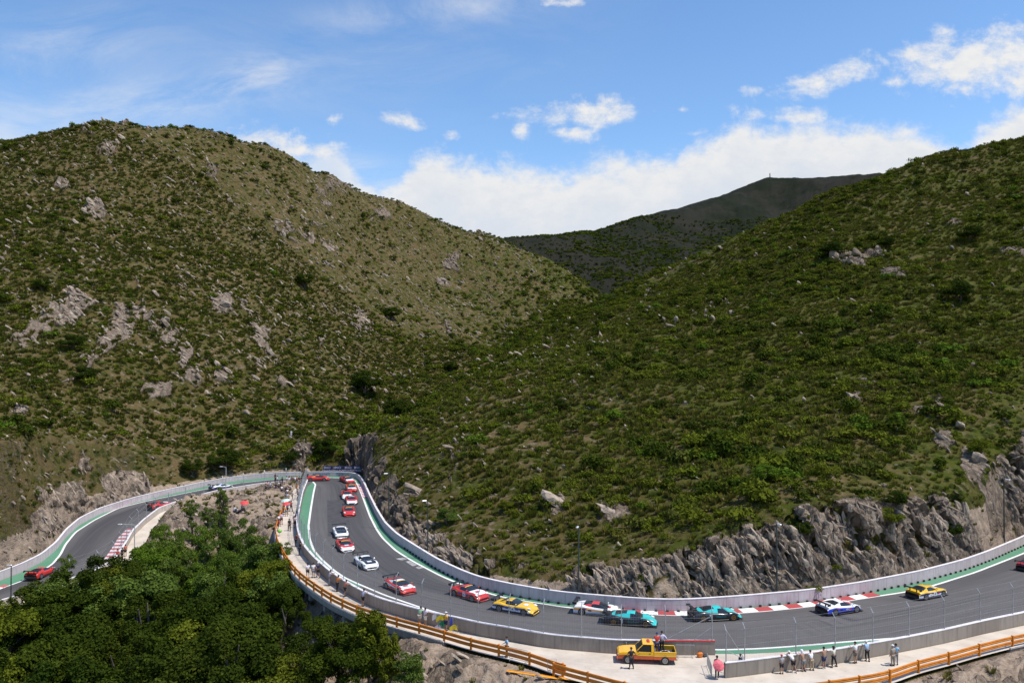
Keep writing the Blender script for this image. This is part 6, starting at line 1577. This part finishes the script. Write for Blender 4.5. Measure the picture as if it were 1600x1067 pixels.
def person_mesh(pose, part):
    key = (pose, part)
    if key in CACHE: return CACHE[key]
    J = joints(pose); pts = []; rr = []; ed = []; ix = {}
    def add(nm, p, r, par=None):
        ix[nm] = len(pts); pts.append(tuple(p)); rr.append(r)
        if par is not None: ed.append((ix[par], ix[nm]))
    R = lambda k: RADII.get(k, RADII.get(k[:-1], .05))
    lerp = lambda a, b, t: tuple(x + (y - x) * t for x, y in zip(a, b))
    if part == 'body':
        add('pelvis', J['pelvis'], (.135, .105))
        for a, b in (('spine', 'pelvis'), ('chest', 'spine'), ('neck', 'chest'), ('jaw', 'neck'), ('head', 'jaw'), ('top', 'head')): add(a, J[a], R(a), b)
        for n in 'LR':
            add('sh' + n, J['sh' + n], .062, 'chest'); add('el' + n, J['el' + n], .043, 'sh' + n); add('wr' + n, J['wr' + n], .027, 'el' + n)
            d = np.array(J['wr' + n]) - np.array(J['el' + n]); d /= np.linalg.norm(d); s = -1 if n == 'L' else 1
            up = np.array((0, 0, 1.0)); sd_ = np.cross(d, up); sd_ = sd_ / np.linalg.norm(sd_) if np.linalg.norm(sd_) > .2 else np.array((1.0, 0, 0)); nm_ = np.cross(sd_, d)
            w = np.array(J['wr' + n]); add('pa' + n, w + d * .06, (.034, .02), 'wr' + n)
            for f in range(4):
                k = w + d * .095 + sd_ * (f - 1.5) * .020; ln = (.062, .075, .070, .055)[f]
                add('f%d%s' % (f, n), k, .0095, 'pa' + n); add('g%d%s' % (f, n), k + d * ln * .6 - nm_ * .012, .009, 'f%d%s' % (f, n)); add('t%d%s' % (f, n), k + d * ln * .95 - nm_ * .035, .008, 'g%d%s' % (f, n))
            add('th' + n, w + d * .045 - s * sd_ * .04, .011, 'pa' + n); add('tt' + n, w + d * .085 - s * sd_ * .055 - nm_ * .01, .009, 'th' + n)
            add('hip' + n, J['hip' + n], .088, 'pelvis'); add('kn' + n, J['kn' + n], .056, 'hip' + n)
            add('ca' + n, lerp(J['kn' + n], J['an' + n], .3), .055, 'kn' + n); add('an' + n, J['an' + n], .038, 'ca' + n); add('toe' + n, J['toe' + n], .034, 'an' + n)
    elif part in ('shirt', 'long_shirt', 'vest'):
        add('pelvis', lerp(J['pelvis'], J['spine'], .1), (.158, .128))
        add('spine', J['spine'], (.152, .128), 'pelvis'); add('chest', J['chest'], (.165, .132), 'spine'); add('neck', lerp(J['chest'], J['neck'], .75), .075, 'chest')
        for n in 'LR':
            add('sh' + n, J['sh' + n], .078, 'chest')
            if part == 'shirt': add('el' + n, lerp(J['sh' + n], J['el' + n], .62), .066, 'sh' + n)
            if part == 'long_shirt': add('el' + n, J['el' + n], .058, 'sh' + n); add('wr' + n, lerp(J['el' + n], J['wr' + n], .9), .043, 'el' + n)
    else:
        add('pelvis', vadd(J['pelvis'], (0, 0, .02)), (.150, .122))
        for n in 'LR':
            add('hip' + n, J['hip' + n], .108, 'pelvis')
            if part == 'shorts': add('kn' + n, lerp(J['hip' + n], J['kn' + n], .86), .092, 'hip' + n)
            else: add('kn' + n, J['kn' + n], .076, 'hip' + n); add('an' + n, lerp(J['kn' + n], J['an' + n], .93), .062, 'kn' + n)
    me_ = skin(part, ed, rr, pts); CACHE[key] = me_
    return me_
def simple(part, pose):
    key = (pose, part)
    if key in CACHE: return CACHE[key]
    J = joints(pose); bm = bmesh.new()
    if part in ('hair', 'cap', 'long_hair', 'cloth_hood'):
        r = {'hair': .108, 'cap': .114, 'long_hair': .112, 'cloth_hood': .128}[part]
        bmesh.ops.create_icosphere(bm, subdivisions=2, radius=r)
        dn = {'hair': -.03, 'cap': -.0, 'long_hair': -.2, 'cloth_hood': -.32}[part]
        h = np.array(J['head'])
        for v_ in bm.verts:
            x, y, z = v_.co
            if z < dn * .2 and y > -.02 and part != 'cap': z = max(z, .0); y = min(y, .03)
            if part == 'cap' and z < 0: z = 0.0
            if part in ('long_hair', 'cloth_hood') and z < 0 and y < .0: z = z * (2.6 if part == 'long_hair' else 3.6)
            if part == 'hair' and z < -.05: z = -.05
            v_.co = (h[0] + x, h[1] + y * 1.05 - .012, h[2] + .022 + z * 1.05)
        if part == 'cap':
            b = [bm.verts.new((h[0] + x, h[1] + y, h[2] + .03 + z)) for x, y, z in ((-.085, .06, 0), (.085, .06, 0), (.06, .20, -.015), (-.06, .20, -.015), (-.085, .06, .014), (.085, .06, .014), (.06, .20, .0), (-.06, .20, .0))]
            for f in ((0, 1, 2, 3), (7, 6, 5, 4), (0, 4, 5, 1), (2, 6, 7, 3), (1, 5, 6, 2), (3, 7, 4, 0)): bm.faces.new([b[i] for i in f])
    else:
        n = part[-1]; a, t = np.array(J['an' + n]), np.array(J['toe' + n]); d = t - a; ang = math.atan2(d[0], d[1])
        bmesh.ops.create_cube(bm, size=1)
        bmesh.ops.bevel(bm, geom=bm.edges[:], offset=.25, segments=2, affect='EDGES')
        c = (a + t) / 2
        for v_ in bm.verts:
            x, y, z = v_.co.x * .105, v_.co.y * .29, (v_.co.z + .5) * .11
            v_.co = (c[0] + x * math.cos(ang) + y * math.sin(ang), c[1] - x * math.sin(ang) + y * math.cos(ang), min(a[2], t[2]) - .045 + z * (1 if v_.co.y < 0 else .8))
    me_ = bpy.data.meshes.new(part); bm.to_mesh(me_); bm.free()
    me_.polygons.foreach_set('use_smooth', np.ones(len(me_.polygons), dtype=bool)); CACHE[key] = me_
    return me_
SKINS = [M('skin_tan', (.36, .20, .13), .6), M('skin_brown', (.24, .125, .08), .6), M('skin_light', (.46, .28, .20), .6)]
CL = {}
def cloth(c):
    if c not in CL: CL[c] = pmat('cloth', c, .9, var=.12, vscale=8)
    return CL[c]
W_, K_, G_, GR_, DB, TN, RD, OG, LB_, PU, GN = (.70, .70, .72), (.014, .014, .018), (.20, .20, .21), (.36, .36, .38), (.02, .03, .10), (.34, .26, .17), (.48, .04, .03), (.60, .18, .03), (.25, .50, .68), (.08, .05, .22), (.30, .52, .33)
def person(label, p, face, pose='stand', shirt=W_, legs=K_, lower='shorts', hair=(.02, .015, .012), head='hair', skin_=0, shoes=(.03, .03, .03), h=1.75, top='shirt', group=None):
    root = empty('person', tuple(p), face - math.pi / 2, label, 'person', group); s = h / 1.735; root.scale = (s, s, s)
    def put(nm, me_, mat):
        o = bpy.data.objects.new(nm, me_.copy() if False else me_); COL.objects.link(o); o.parent = root
        if not len(me_.materials): me_.materials.append(None)
        o.material_slots[0].link = 'OBJECT'; o.material_slots[0].material = mat
        return o
    put('body', person_mesh(pose, 'body'), SKINS[skin_])
    if shirt: put('shirt', person_mesh(pose, top), cloth(shirt))
    put('shorts' if lower == 'shorts' else 'trousers', person_mesh(pose, lower), cloth(legs))
    put('hair' if 'hair' in head else ('cap' if head == 'cap' else 'head_cloth'), simple(head, pose), cloth(hair))
    for n in 'LR': put('shoe', simple('shoe' + n, pose), cloth(shoes))
    return root
def towards(p, w):      # heading from p to the nearest point of a polyline
    i = np.argmin(np.hypot(w[:, 0] - p[0], w[:, 1] - p[1])); return math.atan2(w[i, 1] - p[1], w[i, 0] - p[0])
def at_wall(px, wall, dist=.50, f=min):      # standing place in front of a wall in a given image column
    sd__ = side_to(wall, A); w = offset(wall, -dist * sd__); s = f(arcs_px(w, [px]) or [0]); p = at_arc(w, s); p[2] = .016; q = at_arc(wall, s)
    return p, towards(p, wall)
def onw(px, py, z=.016): p = ground(px, py, z); return p
# spectators leaning on the near right wall, left to right
for (px, lab, kw) in [
    (1221.5, 'boy in red cap and grey shirt standing at the wall', dict(pose='stand', shirt=GR_, legs=K_, hair=RD, head='cap', h=1.55, skin_=0)),
    (1239.5, 'person in white cap, white shirt and black shorts leaning on the wall', dict(pose='bend', shirt=W_, legs=K_, hair=(.7, .7, .7), head='cap', shoes=(.7, .7, .7), h=1.78)),
    (1255, 'person with white cloth over head and grey shorts at the wall', dict(pose='lean', shirt=None, legs=G_, hair=(.72, .72, .76), head='cloth_hood', h=1.72)),
    (1268, 'person in white shirt and tan trousers leaning on the wall', dict(pose='lean', shirt=W_, legs=TN, lower='trousers', h=1.62)),
    (1287.5, 'shirtless person with white shirt at waist and arms spread along the wall', dict(pose='spread', shirt=None, legs=DB, skin_=0, shoes=(.7, .7, .7), h=1.78)),
    (1302.5, 'person in cream top and black trousers striding against the wall', dict(pose='stride', shirt=(.66, .62, .52), legs=K_, lower='trousers', head='long_hair', h=1.72)),
    (1336.5, 'person in white shirt and brown shorts reaching an arm along the wall', dict(pose='arm', shirt=W_, legs=(.16, .13, .11), h=1.80)),
    (1355, 'person in white cap, blue vest and black trousers at the wall', dict(pose='lean', shirt=(.30, .45, .62), legs=K_, lower='trousers', hair=(.72, .72, .72), head='cap', h=1.70))]:
    p, fc = at_wall(px, D2, .48); person(lab, p, fc, group='spectators along the near right wall', **kw)
    if 'shirtless' in lab:
        wsh = bpy.data.objects.new('shirt', person_mesh('spread', 'shorts')); COL.objects.link(wsh); wsh.location = tuple(p + np.array((0, 0, .10))); wsh.rotation_euler = (0, 0, fc - math.pi / 2); wsh.scale = (1.06, 1.06, 1.03)
        bpy.data.objects.remove(wsh)
p = onw(1395, 1040); person('person in white cap and camouflage shirt by the bright orange rail', p, rad(100), 'stand', (.34, .30, .24), (.28, .24, .2), 'trousers', (.72, .72, .7), 'cap')
p = onw(1400, 1038); person('person in light blue shirt just behind the white capped one', p, rad(60), 'hold', LB_, G_, 'trousers')
# around the pickup
p = onw(986.5, 1044.5); person('guard in black uniform standing in front of the pickup', p, rad(100), 'hips', K_, K_, 'trousers', K_, 'cap', 1, top='shirt', h=1.75)
Mp = Matrix.Translation((PKP[0], PKP[1], 0)) @ Matrix.Rotation(PKA, 4, 'Z')
q = Mp @ Vector((-.95, .1, .695)); person('marshal in red and blue overalls standing in the pickup bed', q, rad(85), 'lean', RD, DB, 'trousers', DB, 'cap', h=1.72)
q = Mp @ Vector((-1.38, -.25, .695)); person('marshal in white and purple top standing in the pickup bed', q, rad(80), 'hips', (.55, .52, .68), K_, 'trousers', h=1.78, top='long_shirt')
p = onw(1120.5, 1058); person('person in black trousers behind the pink umbrella', p, rad(75), 'hold', (.55, .12, .14), K_, 'trousers', h=1.74)
# pink umbrella held over the shoulder
def umbrella(loc, rx, ry, r, c1, label, shaft=1.0, name='umbrella'):
    u = empty(name, tuple(loc), 0, label, 'umbrella'); u.rotation_euler = (rx, ry, 0)
    n = 8; V = []; F_ = []; RG = 5
    for side in (0, -.012):
        V.append((0, 0, r * .34 + side))
        for i in range(1, RG + 1):
            for k in range(n * 3):
                a = k * 2 * math.pi / (n * 3); sc = 1 - .06 * (k % 3 != 0) * (i / RG); q = r * i / RG * sc
                V.append((q * math.cos(a), q * math.sin(a), r * .34 * (1 - (i / RG) ** 2) + side + (0.02 * (k % 3 != 0))))
    m = n * 3; per = 1 + RG * m
    for s_ in (0, 1):
        b = s_ * per
        for k in range(m): F_.append((b, b + 1 + k, b + 1 + (k + 1) % m))
        for i in range(RG - 1):
            for k in range(m): F_.append((b + 1 + i * m + k, b + 1 + (i + 1) * m + k, b + 1 + (i + 1) * m + (k + 1) % m, b + 1 + i * m + (k + 1) % m))
    mesh_obj('canopy', V, F_, c1, u)
    MB().tube([(0, 0, -shaft), (0, 0, r * .34 + .08)], .012, 6).build('shaft', GALV, u)
    MB().tube([(0, 0, -shaft), (0, 0, -shaft + .12)], .02, 6).build('handle', CARB, u)
    return u
p = onw(1120.0, 1058); umbrella((p[0] + .05, p[1] - .36, 1.12), rad(58), rad(4), .47, M('pink_umbrella', (.62, .12, .15), .7, var=.25, vscale=5), 'coral pink umbrella held tilted in front of a person by the gap', .7)
p, fc_ = at_wall(1157, D2, -.78); person('person in dark shirt half hidden behind the right wall', p, rad(120), 'stand', K_, K_, 'trousers', h=1.5)
# walkway
for (px, py, lab, kw) in [
    (792, 1026, 'person in light blue top carrying a tray beside the overlapping rail', dict(face=rad(200), pose='carry', shirt=LB_, legs=(.05, .04, .04), lower='trousers')),
    (481, 903, 'person in white shirt and dark shorts walking on the footbridge', dict(face=rad(110), pose='walk', shirt=W_, legs=K_)),
    (489.5, 902.5, 'person in white shirt and grey shorts beside two walkers on the footbridge', dict(face=rad(110), pose='stand', shirt=W_, legs=G_)),
    (497, 902, 'person in dark navy clothes with white cap on the footbridge', dict(face=rad(110), pose='walk', shirt=DB, legs=K_, lower='shorts', head='cap', hair=(.7, .7, .7))),
    (452, 829, 'person in black walking alone on the upper walkway', dict(face=rad(290), pose='walk', shirt=K_, legs=K_, lower='trousers'))]:
    p = onw(px, py); person(lab, p, **kw)
for (px, lab, kw) in [
    (514.5, 'person in pale shirt standing at the footbridge wall', dict(pose='lean', shirt=(.5, .5, .6), legs=G_, lower='trousers')),
    (527, 'person in orange top and dark trousers at the footbridge wall', dict(pose='lean', shirt=OG, legs=K_, lower='trousers')),
    (539, 'person in coral top and black shorts at the footbridge wall', dict(pose='lean', shirt=(.55, .16, .10), legs=K_)),
    (567, 'person in grey blue shirt and black shorts at the footbridge wall', dict(pose='lean', shirt=(.34, .36, .48), legs=K_)),
    (656, 'person in pale green shirt leaning on the wall by the flags', dict(pose='lean', shirt=GN, legs=(.5, .46, .4))),
    (664.5, 'person in lilac white shirt and white shorts by the flags', dict(pose='arm', shirt=(.62, .58, .68), legs=(.62, .58, .52))),
    (696.5, 'flag seller in yellow vest and navy shorts with white cap', dict(pose='stand', shirt=(.68, .40, .05), legs=DB, head='cap', hair=(.6, .6, .62))),
    (468, 'person in black at the upper walkway wall', dict(pose='lean', shirt=K_, legs=K_, lower='trousers')),
    (462, 'person in dark red shirt at the upper wall', dict(pose='lean', shirt=(.2, .03, .03), legs=K_, lower='trousers'))]:
    p, fc = at_wall(px, D1, .5, max if px > 500 else min); person(lab, p, fc, **kw)
# upper walkway and crowd near the hairpin
for k, (px, py, sh, lg, lw, lab, ps) in enumerate([
    (459, 818, W_, K_, 'shorts', 'person in white shirt and dark shorts at the bend of the upper wall', 'hips'), (464, 817, (.5, .52, .6), G_, 'shorts', 'person in pale blue shirt at the bend of the upper wall', 'stand'), (461, 824, (.55, .45, .45), K_, 'shorts', 'person in pinkish shirt at the bend of the upper wall', 'stand'),
    (466, 789, DB, K_, 'trousers', 'person in navy shirt by the upper end of the wall', 'stand'), (465.5, 779, (.16, .18, .3), K_, 'trousers', 'person in slate blue shirt by the upper end of the wall', 'stand'), (463.5, 770, OG, TN, 'shorts', 'person in orange shirt on the upper walkway', 'walk'), (469, 769, G_, K_, 'trousers', 'person in grey shirt on the upper walkway near the fence', 'walk'),
    (455, 799, (.36, .05, .05), K_, 'trousers', 'person in dark red shirt walking on the upper walkway', 'walk'), (454.5, 771, W_, G_, 'shorts', 'person in white shirt at the left of the upper walkway', 'stand'), (456.5, 782, (.6, .5, .45), TN, 'shorts', 'person in beige shirt in mid upper walkway', 'walk'), (451.5, 758.5, W_, (.5, .3, .2), 'shorts', 'person in white shirt at the top of the upper walkway', 'stand'),
    (447, 806, OG, G_, 'shorts', 'person in bright orange shirt near the rail end', 'bend'), (443.5, 801, K_, G_, 'trousers', 'person in black shirt at the rail end', 'stand'), (449, 803, (.5, .55, .7), K_, 'shorts', 'person in light blue shirt near the rail end', 'stand'), (440, 819, (.5, .42, .55), K_, 'shorts', 'person in mauve shirt leaning at the orange rail', 'lean'), (436, 822, (.62, .55, .6), K_, 'shorts', 'person in pale pink shirt leaning at the orange rail', 'lean'), (434.5, 829, RD, K_, 'shorts', 'person in red shirt leaning at the orange rail', 'lean')]):
    p = onw(px, py); person(lab, p, rad(20 + 40 * (k % 4)), ps, sh, lg, lw, skin_=k % 2)
crowd = [(430, 753, K_, 'standing'), (433, 757, W_, 'standing'), (431, 762, K_, 'seated'), (436, 760, (.5, .5, .55), 'seated'), (438, 763, DB, 'standing'), (441, 759, K_, 'standing'), (440, 767, W_, 'seated'), (444, 764, (.62, .6, .5), 'seated'), (447, 768, K_, 'seated'), (449, 771, (.7, .68, .7), 'seated'), (446, 774, (.05, .05, .09), 'seated'), (449, 778, W_, 'seated'), (451, 786, RD, 'seated'), (449, 789, K_, 'seated'), (452, 792, (.5, .5, .6), 'seated'), (418, 760, (.55, .25, .2), 'seated'), (415, 764, (.12, .12, .14), 'seated'), (422, 762, W_, 'seated'),
         (452, 751, RD, 'standing'), (455, 751.5, DB, 'standing'), (458, 751, (.6, .25, .25), 'standing'), (461, 751.5, W_, 'standing'), (464, 751, RD, 'standing'), (467.5, 751.5, (.2, .05, .05), 'standing'), (471, 751, K_, 'standing'), (448, 751.5, W_, 'standing'), (366, 800, W_, 'seated'), (378, 797, (.66, .64, .64), 'seated'), (371, 802, (.6, .6, .62), 'seated')]
CN_ = {K_: 'black', W_: 'white', DB: 'navy', RD: 'red'}
for k, (px, py, sh, how) in enumerate(crowd):
    p = hit(px, py + 1) if how == 'seated' or px < 446 else onw(px, py + 6)
    if p is None: continue
    where = 'by the fence at the hairpin' if px >= 446 and py < 753 else ('on the rocky slope below the walkway edge' if px < 400 else ('at the lower end of the hairpin crowd' if py > 772 else ('at the left end of the hairpin crowd' if px < 425 else 'in the middle of the hairpin crowd')))
    col_ = CN_.get(sh, 'grey' if abs(sh[0] - sh[1]) < .04 and sh[0] < .3 else 'pale' if min(sh) > .4 else 'reddish')
    lb = 'spectator in %s shirt %s %s' % (col_, how, where)
    person(lb, p, rad(-30 + 50 * (k % 3)), 'sit' if how == 'seated' else ('stand', 'hips', 'hold')[k % 3], sh, (K_, G_, DB, TN)[k % 4], 'shorts' if k % 2 else 'trousers', skin_=k % 2, group='crowd: ' + lb)
for k, (px, py, sh, lab) in enumerate([(180, 869, RD, 'person in red shirt at the lower left wall'), (187, 866, K_, 'person in black shirt at the lower left wall'), (192, 861, (.5, .12, .08), 'person in rust shirt by the lower left wall')]):
    p = gl(px + 4, py + 8); person(lab, p, rad(140), 'stand', sh, K_, 'shorts', skin_=1)
p = hit(455, 684); 
if p is not None: person('person in white on the rocks high above the hairpin', p, rad(-80), 'stand', W_, W_, 'trousers', h=1.7)
umb_p = onw(446, 800); umbrella((umb_p[0], umb_p[1], 1.9), rad(12), rad(-6), .75, M('green_white_umbrella', (.45, .62, .55), .7, var=.35, vscale=3), 'pale green and white umbrella in the crowd at the rail end', .9)
umb_p = onw(447, 803.5); umbrella((umb_p[0], umb_p[1], 1.75), rad(18), 0, .6, M('red_umbrella', (.6, .05, .05), .7), 'small red umbrella in the crowd at the rail end', .8)
up = hit(382, 800)
if up is not None: umbrella(up + (0, 0, 1.5), rad(20), rad(8), .7, M('red_umbrella', (.6, .05, .05), .7), 'red umbrella on the rocky slope below the hairpin', 1.4)

# ------------------------------------------------------------------ flags, barriers, oddments
def flag(label, px, wall, z, w, h, c1, c2, turn=0, dist=.6):
    p, fc = at_wall(px, wall, dist, max); root = empty('flag', (p[0], p[1], z), fc + math.pi / 2 + turn, label, 'flag'); n = 10; V = []; F_ = []
    for t_ in (0, .008):
        for j in range(n):
            for i in range(n):
                u = i / (n - 1); v_ = j / (n - 1); V.append((u * w - w / 2, .10 * math.sin(u * 7 + v_ * 2) + t_ + .06 * v_, v_ * h + .10 * math.sin(u * 4) - .12 * u))
    for t_ in (0, 1):
        b = t_ * n * n
        for j in range(n - 1):
            for i in range(n - 1): F_.append((b + j * n + i, b + j * n + i + 1, b + (j + 1) * n + i + 1, b + (j + 1) * n + i))
    MI = [0 if ((k % ((n - 1) ** 2)) // (n - 1)) < (n - 1) / 2 else 1 for k in range(len(F_))]
    mesh_obj('flag_cloth', V, F_, None, root, True, mats=[cloth(c1), cloth(c2)], midx=MI)
    MB().tube([(-w / 2, 0, -z + .02 if z > .1 else -.05), (-w / 2, 0, h + .05)], .012, 5).build('flag_pole', GALV, root)
flag('white flag hanging at the left of the flag stand', 680, D1, .95, .55, .5, (.72, .70, .72), (.72, .70, .72))
flag('yellow flag beside the white one on the wall', 688, D1, .95, .75, .45, (.75, .62, .03), (.72, .58, .04))
flag('green flag low against the wall', 690.5, D1, .35, .6, .5, (.02, .22, .10), (.02, .22, .10), .3)
flag('white and blue flag lying low by the walkway', 684, D1, .1, .7, .42, (.66, .66, .72), (.5, .5, .62), .2, .8)
flag('blue flag hanging at the right of the seller', 706, D1, .75, .35, .65, (.08, .12, .50), (.08, .12, .50))
flag('yellow flag low at the right of the seller', 709, D1, .30, .75, .45, (.75, .60, .03), (.75, .60, .03))
def barrier(label, a, b, z=.016):
    L = np.hypot(*(b - a)[:2]); root = empty('crowd_barrier', (a[0], a[1], z), math.atan2(b[1] - a[1], b[0] - a[0]), label, 'barrier')
    MB().tube([(0, 0, .15), (0, 0, 1.08), (L, 0, 1.08), (L, 0, .15), (0, 0, .15)], .021, 6).build('frame', GALV, root)
    mb = MB()
    for x in np.arange(.12, L - .05, .12): mb.tube([(x, 0, .16), (x, 0, 1.07)], .008, 4)
    mb.build('bars', GALV, root)
    for x in (.2, L - .2): MB().tube([(x, -.32, .02), (x, -.05, .16), (x, .05, .16), (x, .32, .02)], .017, 5).build('foot', GALV, root)
barrier('metal crowd barrier standing at the gap beside the pink umbrella', ground(1105, 1040.5), ground(1112.5, 1061))
barrier('metal crowd barrier leaning against the near grey wall behind the pickup', ground(1056, 1026.8), ground(1085, 1027))
barrier('metal crowd barrier behind the orange rail at bottom centre', ground(796, 1030.3), ground(825, 1037))
barrier('metal crowd barrier at the overlap of the two orange rails', ground(855.5, 1050), ground(869, 1049))
p = ground(1093.5, 1026.5)
t = empty('tool_bag', (p[0], p[1], .016), .3, 'orange bag and dark bundle at the foot of the near grey wall', 'bag')
MB().box((0, 0, .22), (.5, .34, .44), bev=.1).build('bag_body', M('orange_bag', (.62, .17, .02), .7, var=.2), t); MB().tube([(-.15, 0, .42), (-.1, 0, .55), (.1, 0, .55), (.15, 0, .42)], .02, 5).build('handle', CARB, t)
MB().box((.48, -.03, .10), (.5, .28, .20), rz=.3, bev=.08).build('dark_bundle', CARB, t)
p = ground(912, 1000.6 + 5); pa, fca = at_wall(978.5, D1, .012, max)
nb_ = empty('notice_board', (pa[0], pa[1], 1.0), fca - math.pi / 2, 'small pale notice fixed to the grey wall above the pickup bonnet', 'notice')
MB().box((0, -.02, 0), (.62, .02, .24)).build('panel', M('pale_notice', (.55, .56, .70), .6), nb_); MB().box((0, -.006, 0), (.66, .012, .28)).build('frame', GALV, nb_)
# spare rails lying on the earth bank
for k, (x0, y0, x1, y1, lab) in enumerate([(792, 1051.5, 836, 1057, 'spare orange rail lying on the earth bank nearest the bridge'), (838, 1057, 880, 1064, 'spare orange rail lying on the earth bank in the middle'), (872, 1061.5, 915, 1067.5, 'spare orange rail lying on the earth bank by the bottom edge')]):
    a = hit(x0, y0, 56); b = hit(x1, y1, 56)
    if a is None or b is None: continue
    d = b - a; L = np.linalg.norm(d[:2]); root = empty('spare_rail', tuple(a + (0, 0, .10)), math.atan2(d[1], d[0]), lab, 'rail'); root.rotation_euler = (0, -math.atan2(d[2], L), math.atan2(d[1], d[0]))
    MB().box((L / 2, 0, .05), (L, .30, .05), bev=.01).build('beam', M('orange_rail_bright', (.72, .30, .02), .55, var=.15), root)
    MB().box((L / 2, .13, .08), (L, .05, .06)).build('flange', M('orange_rail_bright', (.72, .30, .02), .55), root)
# green ball-like shrub pot near the rail at the bend
p = onw(431.5, 837); o = empty('green_balloon', (p[0] + .5, p[1], .45), 0, 'round lime green balloon beside the orange rail at the bend', 'balloon')
MB().disc((0, 0, .25), (0, 0, 1), 0, .28, .3, 12).tube([(0, 0, -.05), (0, 0, .08), (0, 0, .25), (0, 0, .42), (0, 0, .55)], [.02, .24, .33, .25, .03], 14).build('balloon_skin', M('lime', (.16, .45, .05), .4), o, True)
MB().tube([(0, 0, -.42), (0, 0, -.04)], .008, 4).build('string', GALV, o)
